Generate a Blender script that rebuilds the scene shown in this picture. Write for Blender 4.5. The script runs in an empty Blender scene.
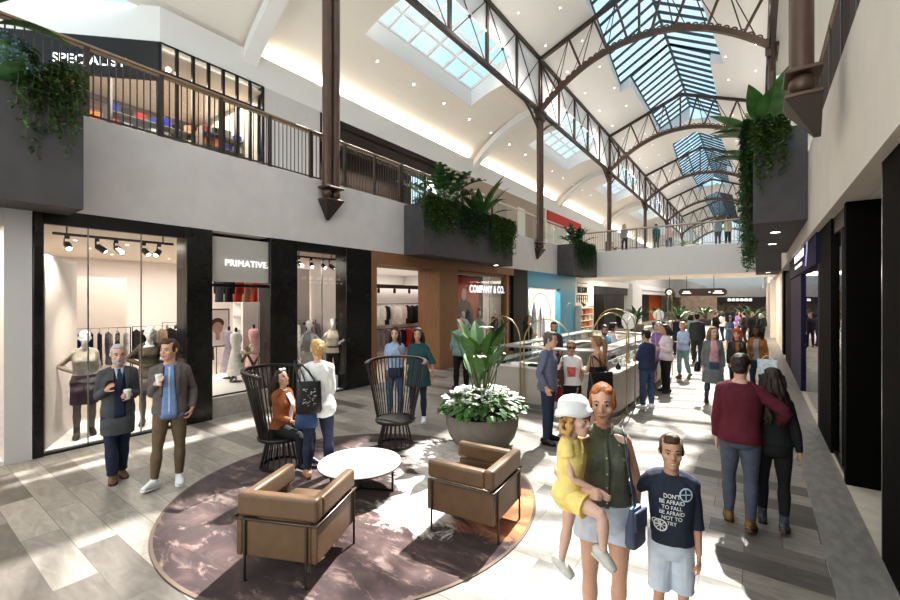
import bpy, bmesh, math, random
from mathutils import Vector, Matrix, Euler, noise
random.seed(7)
C = bpy.context.scene.collection
PI = math.pi
V = Vector
FOC = 425.0; TH = math.atan(307/425.0); CT = math.cos(TH); ST = math.sin(TH); EYE = 2.35

# ---------------------------------------------------------------- surveying: photo pixel -> place
def floor_at(px, py, z=0.0):
    d = FOC*(z-EYE)/(300-py); xc = (px-450)/FOC*d
    return V((xc*CT-d*ST, xc*ST+d*CT, z))
def on_x(px, X):
    t = (px-450)/FOC
    return X*(CT+ST*t)/(t*CT-ST)

# ---------------------------------------------------------------- materials
MATS = {}
def mat(name, col, rough=0.6, metal=0.0, var=0.0, scale=8.0, bump=0.0, emis=None, estr=0.0, stretch=None, spec=0.5, sheen=0.0, col2=None, coat=0.0):
    if name in MATS: return MATS[name]
    m = bpy.data.materials.new(name); m.use_nodes = True
    nt = m.node_tree; b = nt.nodes['Principled BSDF']
    c = (col[0], col[1], col[2], 1)
    b.inputs['Base Color'].default_value = c
    b.inputs['Roughness'].default_value = rough
    b.inputs['Metallic'].default_value = metal
    b.inputs['Specular IOR Level'].default_value = spec
    if coat: b.inputs['Coat Weight'].default_value = coat
    if sheen: b.inputs['Sheen Weight'].default_value = sheen
    if emis:
        b.inputs['Emission Color'].default_value = (*emis, 1); b.inputs['Emission Strength'].default_value = estr
    if var or bump or col2:
        tc = nt.nodes.new('ShaderNodeTexCoord'); mp = nt.nodes.new('ShaderNodeMapping')
        nt.links.new(tc.outputs['Object'], mp.inputs['Vector'])
        if stretch: mp.inputs['Scale'].default_value = stretch
        n = nt.nodes.new('ShaderNodeTexNoise'); n.inputs['Scale'].default_value = scale
        n.inputs['Detail'].default_value = 5
        nt.links.new(mp.outputs[0], n.inputs['Vector'])
        if var or col2:
            r = nt.nodes.new('ShaderNodeValToRGB')
            r.color_ramp.elements[0].position = 0.3; r.color_ramp.elements[1].position = 0.7
            if col2:
                r.color_ramp.elements[0].color = c; r.color_ramp.elements[1].color = (*col2, 1)
            else:
                r.color_ramp.elements[0].color = tuple(max(0, k*(1-var)) for k in col)+(1,)
                r.color_ramp.elements[1].color = tuple(min(1, k*(1+var)) for k in col)+(1,)
            nt.links.new(n.outputs['Fac'], r.inputs['Fac']); nt.links.new(r.outputs['Color'], b.inputs['Base Color'])
        if bump:
            bp = nt.nodes.new('ShaderNodeBump'); bp.inputs['Strength'].default_value = bump; bp.inputs['Distance'].default_value = 0.02
            nt.links.new(n.outputs['Fac'], bp.inputs['Height']); nt.links.new(bp.outputs[0], b.inputs['Normal'])
    MATS[name] = m
    return m
def glass_mat(name, tint=(1, 1, 1), refl=0.5, rough=0.0):
    m = bpy.data.materials.new(name); m.use_nodes = True; nt = m.node_tree
    nt.nodes.remove(nt.nodes['Principled BSDF']); out = nt.nodes['Material Output']
    tr = nt.nodes.new('ShaderNodeBsdfTransparent'); tr.inputs[0].default_value = (*tint, 1)
    gl = nt.nodes.new('ShaderNodeBsdfGlossy'); gl.inputs['Roughness'].default_value = rough
    lw = nt.nodes.new('ShaderNodeLayerWeight'); lw.inputs['Blend'].default_value = 0.5
    pw = nt.nodes.new('ShaderNodeMath'); pw.operation = 'POWER'; pw.inputs[1].default_value = 5.0
    sc_ = nt.nodes.new('ShaderNodeMath'); sc_.operation = 'MULTIPLY_ADD'; sc_.inputs[1].default_value = 0.9; sc_.inputs[2].default_value = 0.05
    mu = nt.nodes.new('ShaderNodeMath'); mu.operation = 'MULTIPLY'; mu.inputs[1].default_value = refl; mu.use_clamp = True
    nt.links.new(lw.outputs['Facing'], pw.inputs[0]); nt.links.new(pw.outputs[0], sc_.inputs[0])
    mx = nt.nodes.new('ShaderNodeMixShader')
    nt.links.new(sc_.outputs[0], mu.inputs[0]); nt.links.new(mu.outputs[0], mx.inputs[0])
    nt.links.new(tr.outputs[0], mx.inputs[1]); nt.links.new(gl.outputs[0], mx.inputs[2]); nt.links.new(mx.outputs[0], out.inputs[0])
    MATS[name] = m; return m

# ---------------------------------------------------------------- mesh builder
M_chrome = mat('steel', (0.5,0.5,0.5), 0.25, metal=1.0)
class MB:
    def __init__(s): s.v = []; s.f = []; s.m = []; s.cur = 0
    def add(s, vs, fs):
        o = len(s.v); s.v += [tuple(v) for v in vs]; s.f += [tuple(i+o for i in f) for f in fs]; s.m += [s.cur]*len(fs)
    def box(s, a, b):
        x0, x1 = sorted((a[0], b[0])); y0, y1 = sorted((a[1], b[1])); z0, z1 = sorted((a[2], b[2]))
        s.add([(x0,y0,z0),(x1,y0,z0),(x1,y1,z0),(x0,y1,z0),(x0,y0,z1),(x1,y0,z1),(x1,y1,z1),(x0,y1,z1)],
              [(0,3,2,1),(4,5,6,7),(0,1,5,4),(1,2,6,5),(2,3,7,6),(3,0,4,7)])
    def cbox(s, c, d, rz=0.0, M=None):
        hx, hy, hz = d[0]/2, d[1]/2, d[2]/2
        vs = [V((x,y,z)) for z in (-hz,hz) for (x,y) in ((-hx,-hy),(hx,-hy),(hx,hy),(-hx,hy))]
        R = M if M is not None else Matrix.Rotation(rz, 3, 'Z')
        s.add([R@v+V(c) for v in vs], [(0,3,2,1),(4,5,6,7),(0,1,5,4),(1,2,6,5),(2,3,7,6),(3,0,4,7)])
    def bar(s, p, q, w, h, up=(0,0,1)):
        p = V(p); q = V(q); d = (q-p); L = d.length
        if L < 1e-6: return
        d /= L; u = V(up); sx = d.cross(u)
        if sx.length < 1e-4: sx = d.cross(V((1,0,0)))
        sx.normalize(); u = sx.cross(d)
        vs = []
        for e in (p, q):
            vs += [e-sx*w/2-u*h/2, e+sx*w/2-u*h/2, e+sx*w/2+u*h/2, e-sx*w/2+u*h/2]
        s.add(vs, [(0,1,2,3),(7,6,5,4),(0,4,5,1),(1,5,6,2),(2,6,7,3),(3,7,4,0)])
    def sweep(s, pts, w, h, up=(0,0,1), closed=False):
        pts = [V(p) for p in pts]; n = len(pts); vs = []
        for i, p in enumerate(pts):
            if closed: d = pts[(i+1) % n]-pts[i-1]
            else: d = pts[min(i+1, n-1)]-pts[max(i-1, 0)]
            d.normalize(); sx = d.cross(V(up))
            if sx.length < 1e-4: sx = V((1,0,0))
            sx.normalize(); u = sx.cross(d)
            vs += [p-sx*w/2-u*h/2, p+sx*w/2-u*h/2, p+sx*w/2+u*h/2, p-sx*w/2+u*h/2]
        fs = []
        for i in range(n if closed else n-1):
            a = 4*i; b = 4*((i+1) % n)
            for k in range(4): fs.append((a+k, b+k, b+(k+1) % 4, a+(k+1) % 4)[::-1])
        if not closed: fs += [(0,1,2,3), tuple(4*(n-1)+k for k in (3,2,1,0))]
        s.add(vs, fs)
    def tube(s, pts, r, n=8, caps=True, closed=False, ell=None):
        pts = [V(p) for p in pts]; N = len(pts)
        rs = r if isinstance(r, (list, tuple)) else [r]*N
        d0 = (pts[1]-pts[0]).normalized()
        ref = V((0,0,1)) if abs(d0.z) < 0.9 else V((0,1,0))
        u = d0.cross(ref).normalized(); vs = []
        for i, p in enumerate(pts):
            if closed: d = (pts[(i+1) % N]-pts[i-1]).normalized()
            else: d = (pts[min(i+1, N-1)]-pts[max(i-1, 0)]).normalized()
            u = (u-d*u.dot(d)).normalized(); w = d.cross(u)
            for k in range(n):
                a = 2*PI*k/n; e = rs[i]
                if isinstance(e, tuple): vs.append(p+u*math.cos(a)*e[0]+w*math.sin(a)*e[1])
                else: vs.append(p+(u*math.cos(a)+w*math.sin(a))*e)
        fs = []
        for i in range(N if closed else N-1):
            a = i*n; b = ((i+1) % N)*n
            for k in range(n): fs.append((a+k, a+(k+1) % n, b+(k+1) % n, b+k))
        if caps and not closed: fs += [tuple(range(n))[::-1], tuple((N-1)*n+k for k in range(n))]
        s.add(vs, fs)
    def lathe(s, prof, c=(0,0,0), n=24, cap=True, sy=1.0):
        vs = []; fs = []
        for (r, z) in prof:
            for k in range(n):
                a = 2*PI*k/n; vs.append((c[0]+r*math.cos(a), c[1]+r*sy*math.sin(a), c[2]+z))
        for i in range(len(prof)-1):
            for k in range(n): fs.append((i*n+k, i*n+(k+1) % n, (i+1)*n+(k+1) % n, (i+1)*n+k))
        if cap: fs += [tuple(range(n))[::-1], tuple((len(prof)-1)*n+k for k in range(n))]
        s.add(vs, fs)
    def ball(s, c, r, n=12, m=8):
        rx, ry, rz = r if isinstance(r, tuple) else (r, r, r)
        vs = [V((c[0], c[1], c[2]-rz))]; fs = []
        for i in range(1, m):
            a = -PI/2+PI*i/m
            for k in range(n):
                b = 2*PI*k/n; vs.append(V((c[0]+rx*math.cos(a)*math.cos(b), c[1]+ry*math.cos(a)*math.sin(b), c[2]+rz*math.sin(a))))
        vs.append(V((c[0], c[1], c[2]+rz)))
        for k in range(n): fs.append((0, 1+(k+1) % n, 1+k))
        for i in range(m-2):
            for k in range(n):
                a = 1+i*n; fs.append((a+k, a+(k+1) % n, a+n+(k+1) % n, a+n+k))
        t = len(vs)-1; a = 1+(m-2)*n
        for k in range(n): fs.append((a+k, a+(k+1) % n, t))
        s.add(vs, fs)
    def prism(s, poly, d, M=None):
        """poly: list of 3D points (planar); d: extrusion vector"""
        n = len(poly); d = V(d); vs = [V(p) for p in poly]+[V(p)+d for p in poly]
        s.add(vs, [tuple(range(n))[::-1], tuple(range(n, 2*n))]+[(k, (k+1) % n, n+(k+1) % n, n+k) for k in range(n)])
    def quad(s, *ps): s.add([V(p) for p in ps], [tuple(range(len(ps)))])
    def obj(s, name, m=None, parent=None, smooth=None, bevel=0.0, bseg=2, solid=0.0, sub=0):
        me = bpy.data.meshes.new(name); me.from_pydata(s.v, [], s.f); me.validate()
        mats = m if isinstance(m, (list, tuple)) else [m]
        for k in mats:
            if k: me.materials.append(k)
        if len(mats) > 1 and len(me.polygons) == len(s.m): me.polygons.foreach_set('material_index', s.m)
        bm = bmesh.new(); bm.from_mesh(me); bmesh.ops.recalc_face_normals(bm, faces=bm.faces); bm.to_mesh(me); bm.free()
        if smooth is not None:
            me.shade_smooth()
            if smooth < 180: me.set_sharp_from_angle(angle=math.radians(smooth))
        o = bpy.data.objects.new(name, me); C.objects.link(o)
        if parent: o.parent = parent
        if bevel:
            b = o.modifiers.new('bevel', 'BEVEL'); b.width = bevel; b.segments = bseg; b.limit_method = 'ANGLE'; b.angle_limit = math.radians(40)
            if smooth is None: me.shade_smooth(); me.set_sharp_from_angle(angle=math.radians(35))
        if solid:
            b = o.modifiers.new('solid', 'SOLIDIFY'); b.thickness = solid; b.offset = 0
        if sub:
            b = o.modifiers.new('sub', 'SUBSURF'); b.levels = sub; b.render_levels = sub
        return o

def tag(o, label=None, cat=None, group=None, kind=None):
    if label: o['label'] = label
    if cat: o['category'] = cat
    if group: o['group'] = group
    if kind: o['kind'] = kind
    return o
def empty(name, loc=(0,0,0), rz=0.0, label=None, cat=None, group=None, kind=None):
    o = bpy.data.objects.new(name, None); C.objects.link(o); o.location = loc; o.rotation_euler = (0,0,rz); o.empty_display_size = 0.1
    return tag(o, label, cat, group, kind)
def box(name, a, b, m, parent=None, bevel=0.0):
    q = MB(); q.box(a, b); return q.obj(name, m, parent, bevel=bevel)
def struct(name, q, m, **k):
    o = q.obj(name, m, **k); o['kind'] = 'structure'; return o
def sbox(name, a, b, m, **k):
    q = MB(); q.box(a, b); return struct(name, q, m, **k)
def dup(o, loc=None, rz=None, label=None, group=None, parent=None, scale=None):
    c = o.copy(); C.objects.link(c)
    if parent is not None: c.parent = parent
    if loc is not None: c.location = loc
    if rz is not None: c.rotation_euler = (0,0,rz)
    if scale is not None: c.scale = scale
    if label: c['label'] = label
    if group: c['group'] = group
    for ch in list(o.children): dup(ch, parent=c)
    return c
def text_obj(name, s, size, m, loc, rot, parent=None, ext=0.01, spacing=1.0, align='CENTER', bold=0.0):
    cu = bpy.data.curves.new(name, 'FONT'); cu.body = s; cu.size = size; cu.extrude = ext; cu.align_x = align; cu.align_y = 'CENTER'
    cu.space_character = spacing; cu.offset = bold
    t = bpy.data.objects.new(name, cu); C.objects.link(t)
    dg = bpy.context.evaluated_depsgraph_get(); me = bpy.data.meshes.new_from_object(t.evaluated_get(dg)); bpy.data.objects.remove(t)
    me.materials.clear(); me.materials.append(m)
    o = bpy.data.objects.new(name, me); C.objects.link(o)
    o.location = loc; o.rotation_euler = rot
    if parent: o.parent = parent
    return o
def light(name, typ, loc, energy, col=(1,1,1), rot=(0,0,0), **k):
    l = bpy.data.lights.new(name, typ); l.energy = energy; l.color = col
    for a, b in k.items(): setattr(l, a, b)
    o = bpy.data.objects.new(name, l); C.objects.link(o); o.location = loc; o.rotation_euler = rot
    return o
# ---------------------------------------------------------------- figures: body lofted limb by limb, fused into one skin
SK = {}
def skin(name, col): SK[name] = mat('skin_'+name, col, .5, var=.06, scale=12); return SK[name]
skin('fair', (.62,.37,.27)); skin('tan', (.50,.29,.195)); skin('olive', (.50,.29,.20)); skin('dark', (.13,.065,.042)); skin('pale', (.66,.43,.34))
M_eyew = mat('eye_white', (.62,.60,.58), .25); M_iris = mat('iris_dark', (.03,.018,.012), .2); M_lip = mat('lip_rose', (.42,.13,.11), .45); M_brow = mat('brow_dark', (.06,.035,.022), .8)
def cloth(name, col, var=.12, rough=.85, **k): return mat('fabric_'+name, col, rough, var=var, scale=16, bump=.08, **k)
def hairm(name, col): return mat('hair_'+name, col, .55, var=.45, scale=26, stretch=(3,3,.35), bump=.35)
def fuse(q, vox, it=3, fold=0.0, fs=7.0, seed=0):
    """fuse overlapping closed shapes into one continuous surface"""
    me = bpy.data.meshes.new('tmp'); me.from_pydata(q.v, [], q.f)
    bm = bmesh.new(); bm.from_mesh(me); bmesh.ops.recalc_face_normals(bm, faces=bm.faces); bm.to_mesh(me); bm.free()
    o = bpy.data.objects.new('tmp', me); C.objects.link(o)
    m = o.modifiers.new('r', 'REMESH'); m.mode = 'VOXEL'; m.voxel_size = vox; m.adaptivity = 0
    if it: s = o.modifiers.new('s', 'SMOOTH'); s.iterations = it; s.factor = .5
    dg = bpy.context.evaluated_depsgraph_get(); r = bpy.data.meshes.new_from_object(o.evaluated_get(dg))
    bpy.data.objects.remove(o); bpy.data.meshes.remove(me)
    if fold:
        n = len(r.vertices); co = [0.0]*(3*n); no = [0.0]*(3*n)
        r.vertices.foreach_get('co', co); r.vertex_normals.foreach_get('vector', no)
        ox, oy = seed*3.1, seed*1.7
        for i in range(0, 3*n, 3):
            p = V((co[i]*fs+ox, co[i+1]*fs+oy, co[i+2]*fs*.55)); a = fold*(noise.noise(p)+.5*noise.noise(p*2.3))
            co[i] += no[i]*a; co[i+1] += no[i+1]*a; co[i+2] += no[i+2]*a
        r.vertices.foreach_set('co', co); r.update()
    r.shade_smooth(); return r
def mobj(name, me, m, parent=None):
    me.materials.clear(); me.materials.append(m); o = bpy.data.objects.new(name, me); C.objects.link(o)
    if parent: o.parent = parent
    return o
#        z     half-width  half-depth  y-offset   (for a 1.75 m figure)
TM = [(.80,.125,.100,-.01),(.86,.165,.120,-.012),(.93,.172,.125,-.012),(1.00,.160,.112,-.004),(1.07,.152,.104,.004),(1.16,.160,.110,.008),(1.26,.172,.120,.008),(1.33,.172,.120,.0),(1.38,.155,.106,-.008),(1.425,.118,.085,-.014),(1.465,.080,.066,-.016),(1.50,.060,.060,-.010)]
TF = [(.80,.130,.105,-.015),(.86,.170,.125,-.018),(.93,.172,.122,-.014),(1.00,.148,.104,-.004),(1.07,.128,.092,.004),(1.16,.138,.098,.008),(1.26,.148,.110,.010),(1.33,.146,.106,.0),(1.38,.132,.094,-.008),(1.425,.098,.076,-.014),(1.465,.066,.058,-.016),(1.50,.050,.052,-.010)]
def lerp_rows(rows, z):
    if z <= rows[0][0]: return rows[0][1:]
    for a, b in zip(rows[:-1], rows[1:]):
        if z <= b[0]:
            t = (z-a[0])/(b[0]-a[0]); return tuple(a[i]+(b[i]-a[i])*t for i in (1,2,3))
    return rows[-1][1:]
class Fig:
    def __init__(s, loc, d, h, sex='f', lean=0.0, side=0.0, twist=0.0, head=(0,0), arms=None, legs=None, girth=1.0, headk=1.05, legk=1.0, skin='fair', vox=.012, root=None, label='', group=None, name='person', cat='person', fingers=True, curl=(.35,.35), face=True, bare=False):
        s.k = k = h/1.75; s.sex = sex; s.vox = vox; s.g = girth; s.hk = headk; s.rows = TM if sex == 'm' else TF; s.lean, s.side, s.tw = lean, side, twist
        s.skin = SK[skin] if isinstance(skin, str) else skin; s.legk = legk; s.n = 0
        arms = arms or {}; legs = legs or {}
        HZ = .90
        s.hip = {i: V((i*.085*girth, 0, HZ)) for i in (-1,1)}
        # spine
        s.sp = []; p = V((0,0,.78)); N = 60
        for i in range(N+1):
            z = .78+.80*i/N; t = min(1, max(0, (z-.92)/.36)); R = Euler((-lean*t, side*t, twist*t)).to_matrix()
            s.sp.append((z, p.copy(), R)); p = p+R@V((0,0,.80/N))
        sw = (.152 if sex == 'm' else .132)*girth**.5
        c, R = s.at(1.385); s.sh = {i: c+R@V((i*sw,-.012,0)) for i in (-1,1)}
        s.R = R
        s.arm = {}; s.leg = {}
        for i in (-1,1):
            ul, ll, ft = legs.get(i, ((i*.03,.01,-1),(i*.0,-.04,-1),(i*.18,1,0)))
            kn = s.hip[i]+V(ul).normalized()*.42*legk; an = kn+V(ll).normalized()*.40*legk
            s.leg[i] = (s.hip[i], kn, an, V(ft).normalized())
        low = min(s.leg[i][2].z-max(0,-s.leg[i][3].z)*.10 for i in (-1,1))
        s.dz = (-low+.075) if root is None else root/k-HZ
        RZ_ = Matrix.Rotation(-(math.atan2(d[1],d[0])-PI/2), 3, 'Z')
        for i in (-1,1):
            a_ = arms.get(i, ((i*.14,.02,-1),(i*.05,.16,-1),(0,.12,-1)))
            if a_[0] == 'to':          # reach for a point in the room: two-bone arm
                T = RZ_@(V(a_[1])-V(loc))/k-V((0,0,s.dz)); hd = V(a_[3]).normalized(); T = T-hd*.06; D = T-s.sh[i]; L = min(D.length, .53); u = D.normalized()
                ca = (.285**2+L**2-.25**2)/(2*.285*L); h_ = V(a_[2]); h_ = (h_-u*h_.dot(u)).normalized()
                e = s.sh[i]+u*(.285*ca)+h_*(.285*math.sqrt(max(0,1-ca*ca))); s.arm[i] = (s.sh[i], e, s.sh[i]+u*L, hd); continue
            ua, fa, hd = a_; e = s.sh[i]+V(ua).normalized()*.285; w_ = e+V(fa).normalized()*.25
            s.arm[i] = (s.sh[i], e, w_, V(hd).normalized())
        # head frame
        c, R = s.at(1.50); yaw, pitch = head; s.HR = R@Euler((pitch,0,yaw)).to_matrix(); s.HC = c+R@V((0,.014,.006))+s.HR@V((0,.014,.128*headk))
        s.obj = bpy.data.objects.new(name, None)   # placeholder, replaced by body mesh
        s.curl = dict(zip((-1,1), curl)); s.fingers = fingers
        q = MB(); s.torso(q, .80, 1.50, 0.0); s.buttocks(q, 0)
        for i in (-1,1): s.armtube(q, i, 0, 2, 0); s.legtube(q, i, 0, 2, 0); s.hand(q, i); s.foot(q, i, 0)
        c, R = s.at(1.45); q.tube([s.S(c), s.S(c+R@V((0,.012,.06))), s.S(s.HC+s.HR@V((0,-.022*headk,-.05*headk)))], [.062*k*(1 if sex=='m' else .86), .056*k*(1 if sex=='m' else .84), .054*k*(1 if sex=='m' else .84)], 14)
        s.headmesh(q)
        me = fuse(q, vox, 2)
        o = mobj(name, me, s.skin); o.location = V(loc); o.rotation_euler = (0,0,math.atan2(d[1],d[0])-PI/2)
        bpy.data.objects.remove(s.obj); s.obj = o; tag(o, label, cat, group)
        if face: s.features()
    def S(s, p): return V((p.x, p.y, p.z+s.dz))*s.k
    def at(s, z):
        i = min(59, max(0, int((z-.78)/.80*60))); z0, p, R = s.sp[i]; z1, p1, R1 = s.sp[i+1]; t = (z-z0)/(z1-z0)
        return p.lerp(p1, max(0,min(1,t))) if .78 <= z <= 1.58 else (s.sp[0][1]+V((0,0,z-.78)) if z < .78 else s.sp[-1][1]), R
    def ring(s, z, off, n=24, ext=None):
        a, b, y = lerp_rows(s.rows, z) if ext is None else ext
        c, R = s.at(z); P = []
        for j in range(n):
            t = 2*PI*j/n; ct, st = math.cos(t), math.sin(t); e = .86
            x_ = (abs(ct)**e)*(1 if ct > 0 else -1)*(a*s.g+off); y_ = (abs(st)**e)*(1 if st > 0 else -1)*(b*s.g+off)+y
            P.append(s.S(c+R@V((x_,y_,0))))
        return P
    def loft(s, q, rings):
        n = len(rings[0]); vs = [p for r in rings for p in r]; fs = []
        for i in range(len(rings)-1):
            for j in range(n): fs.append((i*n+j, i*n+(j+1) % n, (i+1)*n+(j+1) % n, (i+1)*n+j))
        fs += [tuple(range(n))[::-1], tuple((len(rings)-1)*n+j for j in range(n))]; q.add(vs, fs)
    def torso(s, q, z0, z1, off):
        m_ = 12; s.loft(q, [s.ring(z0+(z1-z0)*i/m_, off) for i in range(m_+1)])
        if s.sex == 'f' and z1 > 1.3:
            for i in (-1,1):
                c, R = s.at(1.265); q.ball(s.S(c+R@V((i*.068,.072,0))), (.062+off)*s.k, 12, 8)
        if z1 > 1.39:
            for i in (-1,1):
                c, R = s.at(1.40); q.tube([s.S(c+R@V((i*.02,-.012,.045))), s.S(c+R@V((i*.085,-.012,.018))), s.S(s.sh[i])], [(.044+off)*s.k,(.044+off)*s.k,(.048+off)*s.k], 10); q.ball(s.S(s.sh[i]), (.050 if s.sex=='m' else .043)*s.k+off*s.k, 10, 8)
    def buttocks(s, q, off):
        for i in (-1,1): q.ball(s.S(V((i*.078*s.g,-.045,.885))), (.086*s.g+off)*s.k, 12, 8)
    def limb(s, J, prof, t0, t1):
        a, b, c = J; P = []; Rr = []
        ts = [t0]+[t for (t, r) in prof if t0 < t < t1]+[t1]
        for t in ts:
            P.append(s.S(a.lerp(b, t) if t <= 1 else b.lerp(c, t-1)))
            for (u0, r0), (u1, r1) in zip(prof[:-1], prof[1:]):
                if u0 <= t <= u1: Rr.append(r0+(r1-r0)*(t-u0)/(u1-u0)); break
        return P, Rr
    def armtube(s, q, i, t0, t1, off, flare=0.0):
        m_ = 1 if s.sex == 'm' else .82
        prof = [(0,.055*m_),(.25,.050*m_),(.5,.047*m_),(.8,.041*m_),(.95,.037*m_),(1.05,.038*m_),(1.25,.041*m_),(1.6,.034*m_),(2.0,.026*m_)]
        P, R = s.limb(s.arm[i][:3], prof, t0, t1); n = len(R); g = s.g**.5
        q.tube(P, [(r*g+off+flare*(j/(n-1))**2)*s.k for j, r in enumerate(R)], 12)
    def legtube(s, q, i, t0, t1, off, flare=0.0):
        m_ = 1 if s.sex == 'm' else .95
        prof = [(0,.088*m_),(.2,.088*m_),(.5,.076*m_),(.8,.060*m_),(.95,.053*m_),(1.08,.050*m_),(1.3,.056*m_),(1.55,.047*m_),(1.85,.034*m_),(2.0,.035*m_)]
        P, R = s.limb(s.leg[i][:3], prof, t0, t1); n = len(R); g = s.g
        q.tube(P, [(r*g+off+flare*(j/(n-1))**2)*s.k for j, r in enumerate(R)], 14)
    def footpath(s, i, off):
        an, f = s.leg[i][2], s.leg[i][3]; dn = V((0,0,-1)); side = f.cross(dn).normalized(); dn = side.cross(f).normalized()
        if dn.z > 0: dn = -dn
        rows = [(-.078,.020,.022),(-.066,.032,.040),(-.02,.036,.050),(.035,.037,.044),(.08,.041,.034),(.12,.041,.025),(.150,.033,.019),(.167,.014,.012)]
        P = []; R = []
        for (x, a, b) in rows:
            P.append(s.S(an+f*x+dn*(.075-b-off*.4))); R.append(((a+off)*s.k,(b+off)*s.k))
        return P, R, f, dn
    def foot(s, q, i, off):
        P, R, f, dn = s.footpath(i, off); q.tube(P, R, 12); q.tube([s.S(s.leg[i][2]+V((0,0,.03))), s.S(s.leg[i][2]+dn*.03)], (.036+off)*s.k, 10)
    def hand(s, q, i):
        w_, d = s.arm[i][2], s.arm[i][3]; fa = (s.arm[i][2]-s.arm[i][1]).normalized()
        inn = V((-i,0,0)); n = (inn-d*inn.dot(d))
        if n.length < .2: n = V((0,0,-1))-d*(-d.z)
        n.normalize(); t = n.cross(d)*(i)          # towards the thumb
        if t.y < -.2 and abs(d.y) < .8: t = -t
        if getattr(s, 'thumb', {}).get(i): t = s.thumb[i]
        K = 1.0 if s.hk < 1.1 else 1.08
        if s.sex == 'f': K *= .93
        A = lambda x, y, z: s.S(w_+(d*x+t*y+n*z)*K)
        q.tube([A(-.01,0,0),A(.03,.002,0),A(.065,.002,0),A(.095,0,.002)], [(.026*s.k,.020*s.k),(.036*s.k,.017*s.k),(.041*s.k,.0145*s.k),(.038*s.k,.012*s.k)], 12) if False else None
        for yy in (-.030,-.012,.008,.028): q.tube([A(0,yy*.45,0),A(.05,yy*.9,0),A(.092,yy,0)], [.015*s.k,.0165*s.k,.0115*s.k], 8)
        cu = s.curl[i]
        for yy, L in ((.031,.068),(.0105,.078),(-.0105,.073),(-.031,.056)):
            p = V((.088,yy,0)); ang = cu*.4; pts = [A(*p)]
            for j, f_ in enumerate((.45,.32,.23)):
                p = p+V((math.cos(ang),yy*.12,math.sin(ang)))*L*f_; pts.append(A(*p)); ang += cu*1.1
            q.tube(pts, [.0095*s.k,.0088*s.k,.008*s.k,.0062*s.k], 8)
        q.tube([A(.02,.022,.004),A(.05,.050,.012),A(.075,.062,.02+.02*cu),A(.095,.064,.026+.03*cu)], [.014*s.k,.0115*s.k,.0095*s.k,.007*s.k], 8)
    HR_ = [(-.120,.020,.060,.018),(-.112,.034,.050,.034),(-.095,.046,.034,.056),(-.07,.056,.018,.074),(-.04,.064,.006,.086),(-.01,.069,-.002,.092),(.02,.073,-.006,.096),(.05,.074,-.008,.096),(.08,.066,-.010,.086),(.10,.052,-.010,.068),(.114,.030,-.010,.040),(.120,.010,-.010,.014)]
    def H(s, x, y, z): return s.S(s.HC+s.HR@V((x,y,z))*s.hk)
    def headmesh(s, q):
        wide = 1.0 if s.sex == 'm' else .96; ch = 1.0 if s.sex == 'm' else .90
        rings = []
        for (z, a, c, d) in s.HR_:
            a2 = a*wide*(ch if z < -.06 else 1)
            rings.append([s.H(a2*math.cos(2*PI*j/20), c+d*math.sin(2*PI*j/20)*(1 if math.sin(2*PI*j/20) > 0 else 1), z) for j in range(20)])
        s.loft(q, rings); kk = s.k*s.hk
        nz = .9 if s.sex == 'm' else .78
        q.tube([s.H(0,.084,.016), s.H(0,.096,-.012), s.H(0,.106,-.030), s.H(0,.094,-.040)], [.0085*kk*nz,.0105*kk*nz,.0135*kk*nz,.010*kk*nz], 8)
        for i in (-1,1):
            q.ball(s.H(i*.0125*nz,.094,-.036), .009*kk*nz, 8, 6)
            q.tube([s.H(i*.014,.0865,.019), s.H(i*.034,.081,.022), s.H(i*.050,.066,.014)], .0085*kk, 8)
            q.ball(s.H(i*.040,.058,-.030), (.024*kk,.024*kk,.022*kk), 10, 6)
            q.tube([s.H(i*.070,.000,.016), s.H(i*.079,-.010,.014), s.H(i*.082,-.014,-.004), s.H(i*.076,-.006,-.030)], [.007*kk,.010*kk,.010*kk,.007*kk], 8)
        q.ball(s.H(0,.077,-.098), .017*kk, 10, 6)
        q.tube([s.H(-.018,.086,-.068), s.H(0,.092,-.066), s.H(.018,.086,-.068)], .0085*kk, 8)
    def features(s, lip=True):
        kk = s.k*s.hk
        for i in (-1,1):
            q = MB(); q.ball(s.H(i*.031,.0765,.000), (.0135*kk,.0120*kk,.0062*kk), 12, 8); e = q.obj('eye', M_eyew, s.obj, smooth=180)
            q = MB(); q.ball(s.H(i*.0305,.0835,.000), .0068*kk, 10, 6); q.obj('iris', M_iris, e, smooth=180)
            q = MB(); q.tube([s.H(i*.0165,.0855,.002), s.H(i*.031,.0900,.0068), s.H(i*.0455,.0800,.002)], [.0010*kk,.0019*kk,.0012*kk], 6); q.obj('lash_line', M_brow, e, smooth=180)
            q = MB(); q.tube([s.H(i*.016,.0925,.022), s.H(i*.033,.0895,.028), s.H(i*.050,.075,.021)], [.0035*kk,.0042*kk,.0025*kk], 6); q.obj('eyebrow', getattr(s,'brow',M_brow), s.obj, smooth=180)
        q = MB(); q.tube([s.H(-.024,.084,-.067), s.H(-.010,.0965,-.064), s.H(0,.0975,-.0655), s.H(.010,.0965,-.064), s.H(.024,.084,-.067)], [.002*kk,.0048*kk,.0045*kk,.0048*kk,.002*kk], 8)
        q.tube([s.H(-.020,.086,-.071), s.H(0,.0965,-.0745), s.H(.020,.086,-.071)], [.002*kk,.006*kk,.002*kk], 8); q.obj('lips', M_lip, s.obj, smooth=180)
    # ---- clothes
    def part(s, name, q, m, it=3, fold=.006, vox=None, label=None):
        s.n += 1; o = mobj(name, fuse(q, vox or s.vox*1.05, it, fold*s.k, 8, s.n+len(bpy.data.objects)), m, s.obj)
        if label: o['label'] = label
        return o
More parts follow.
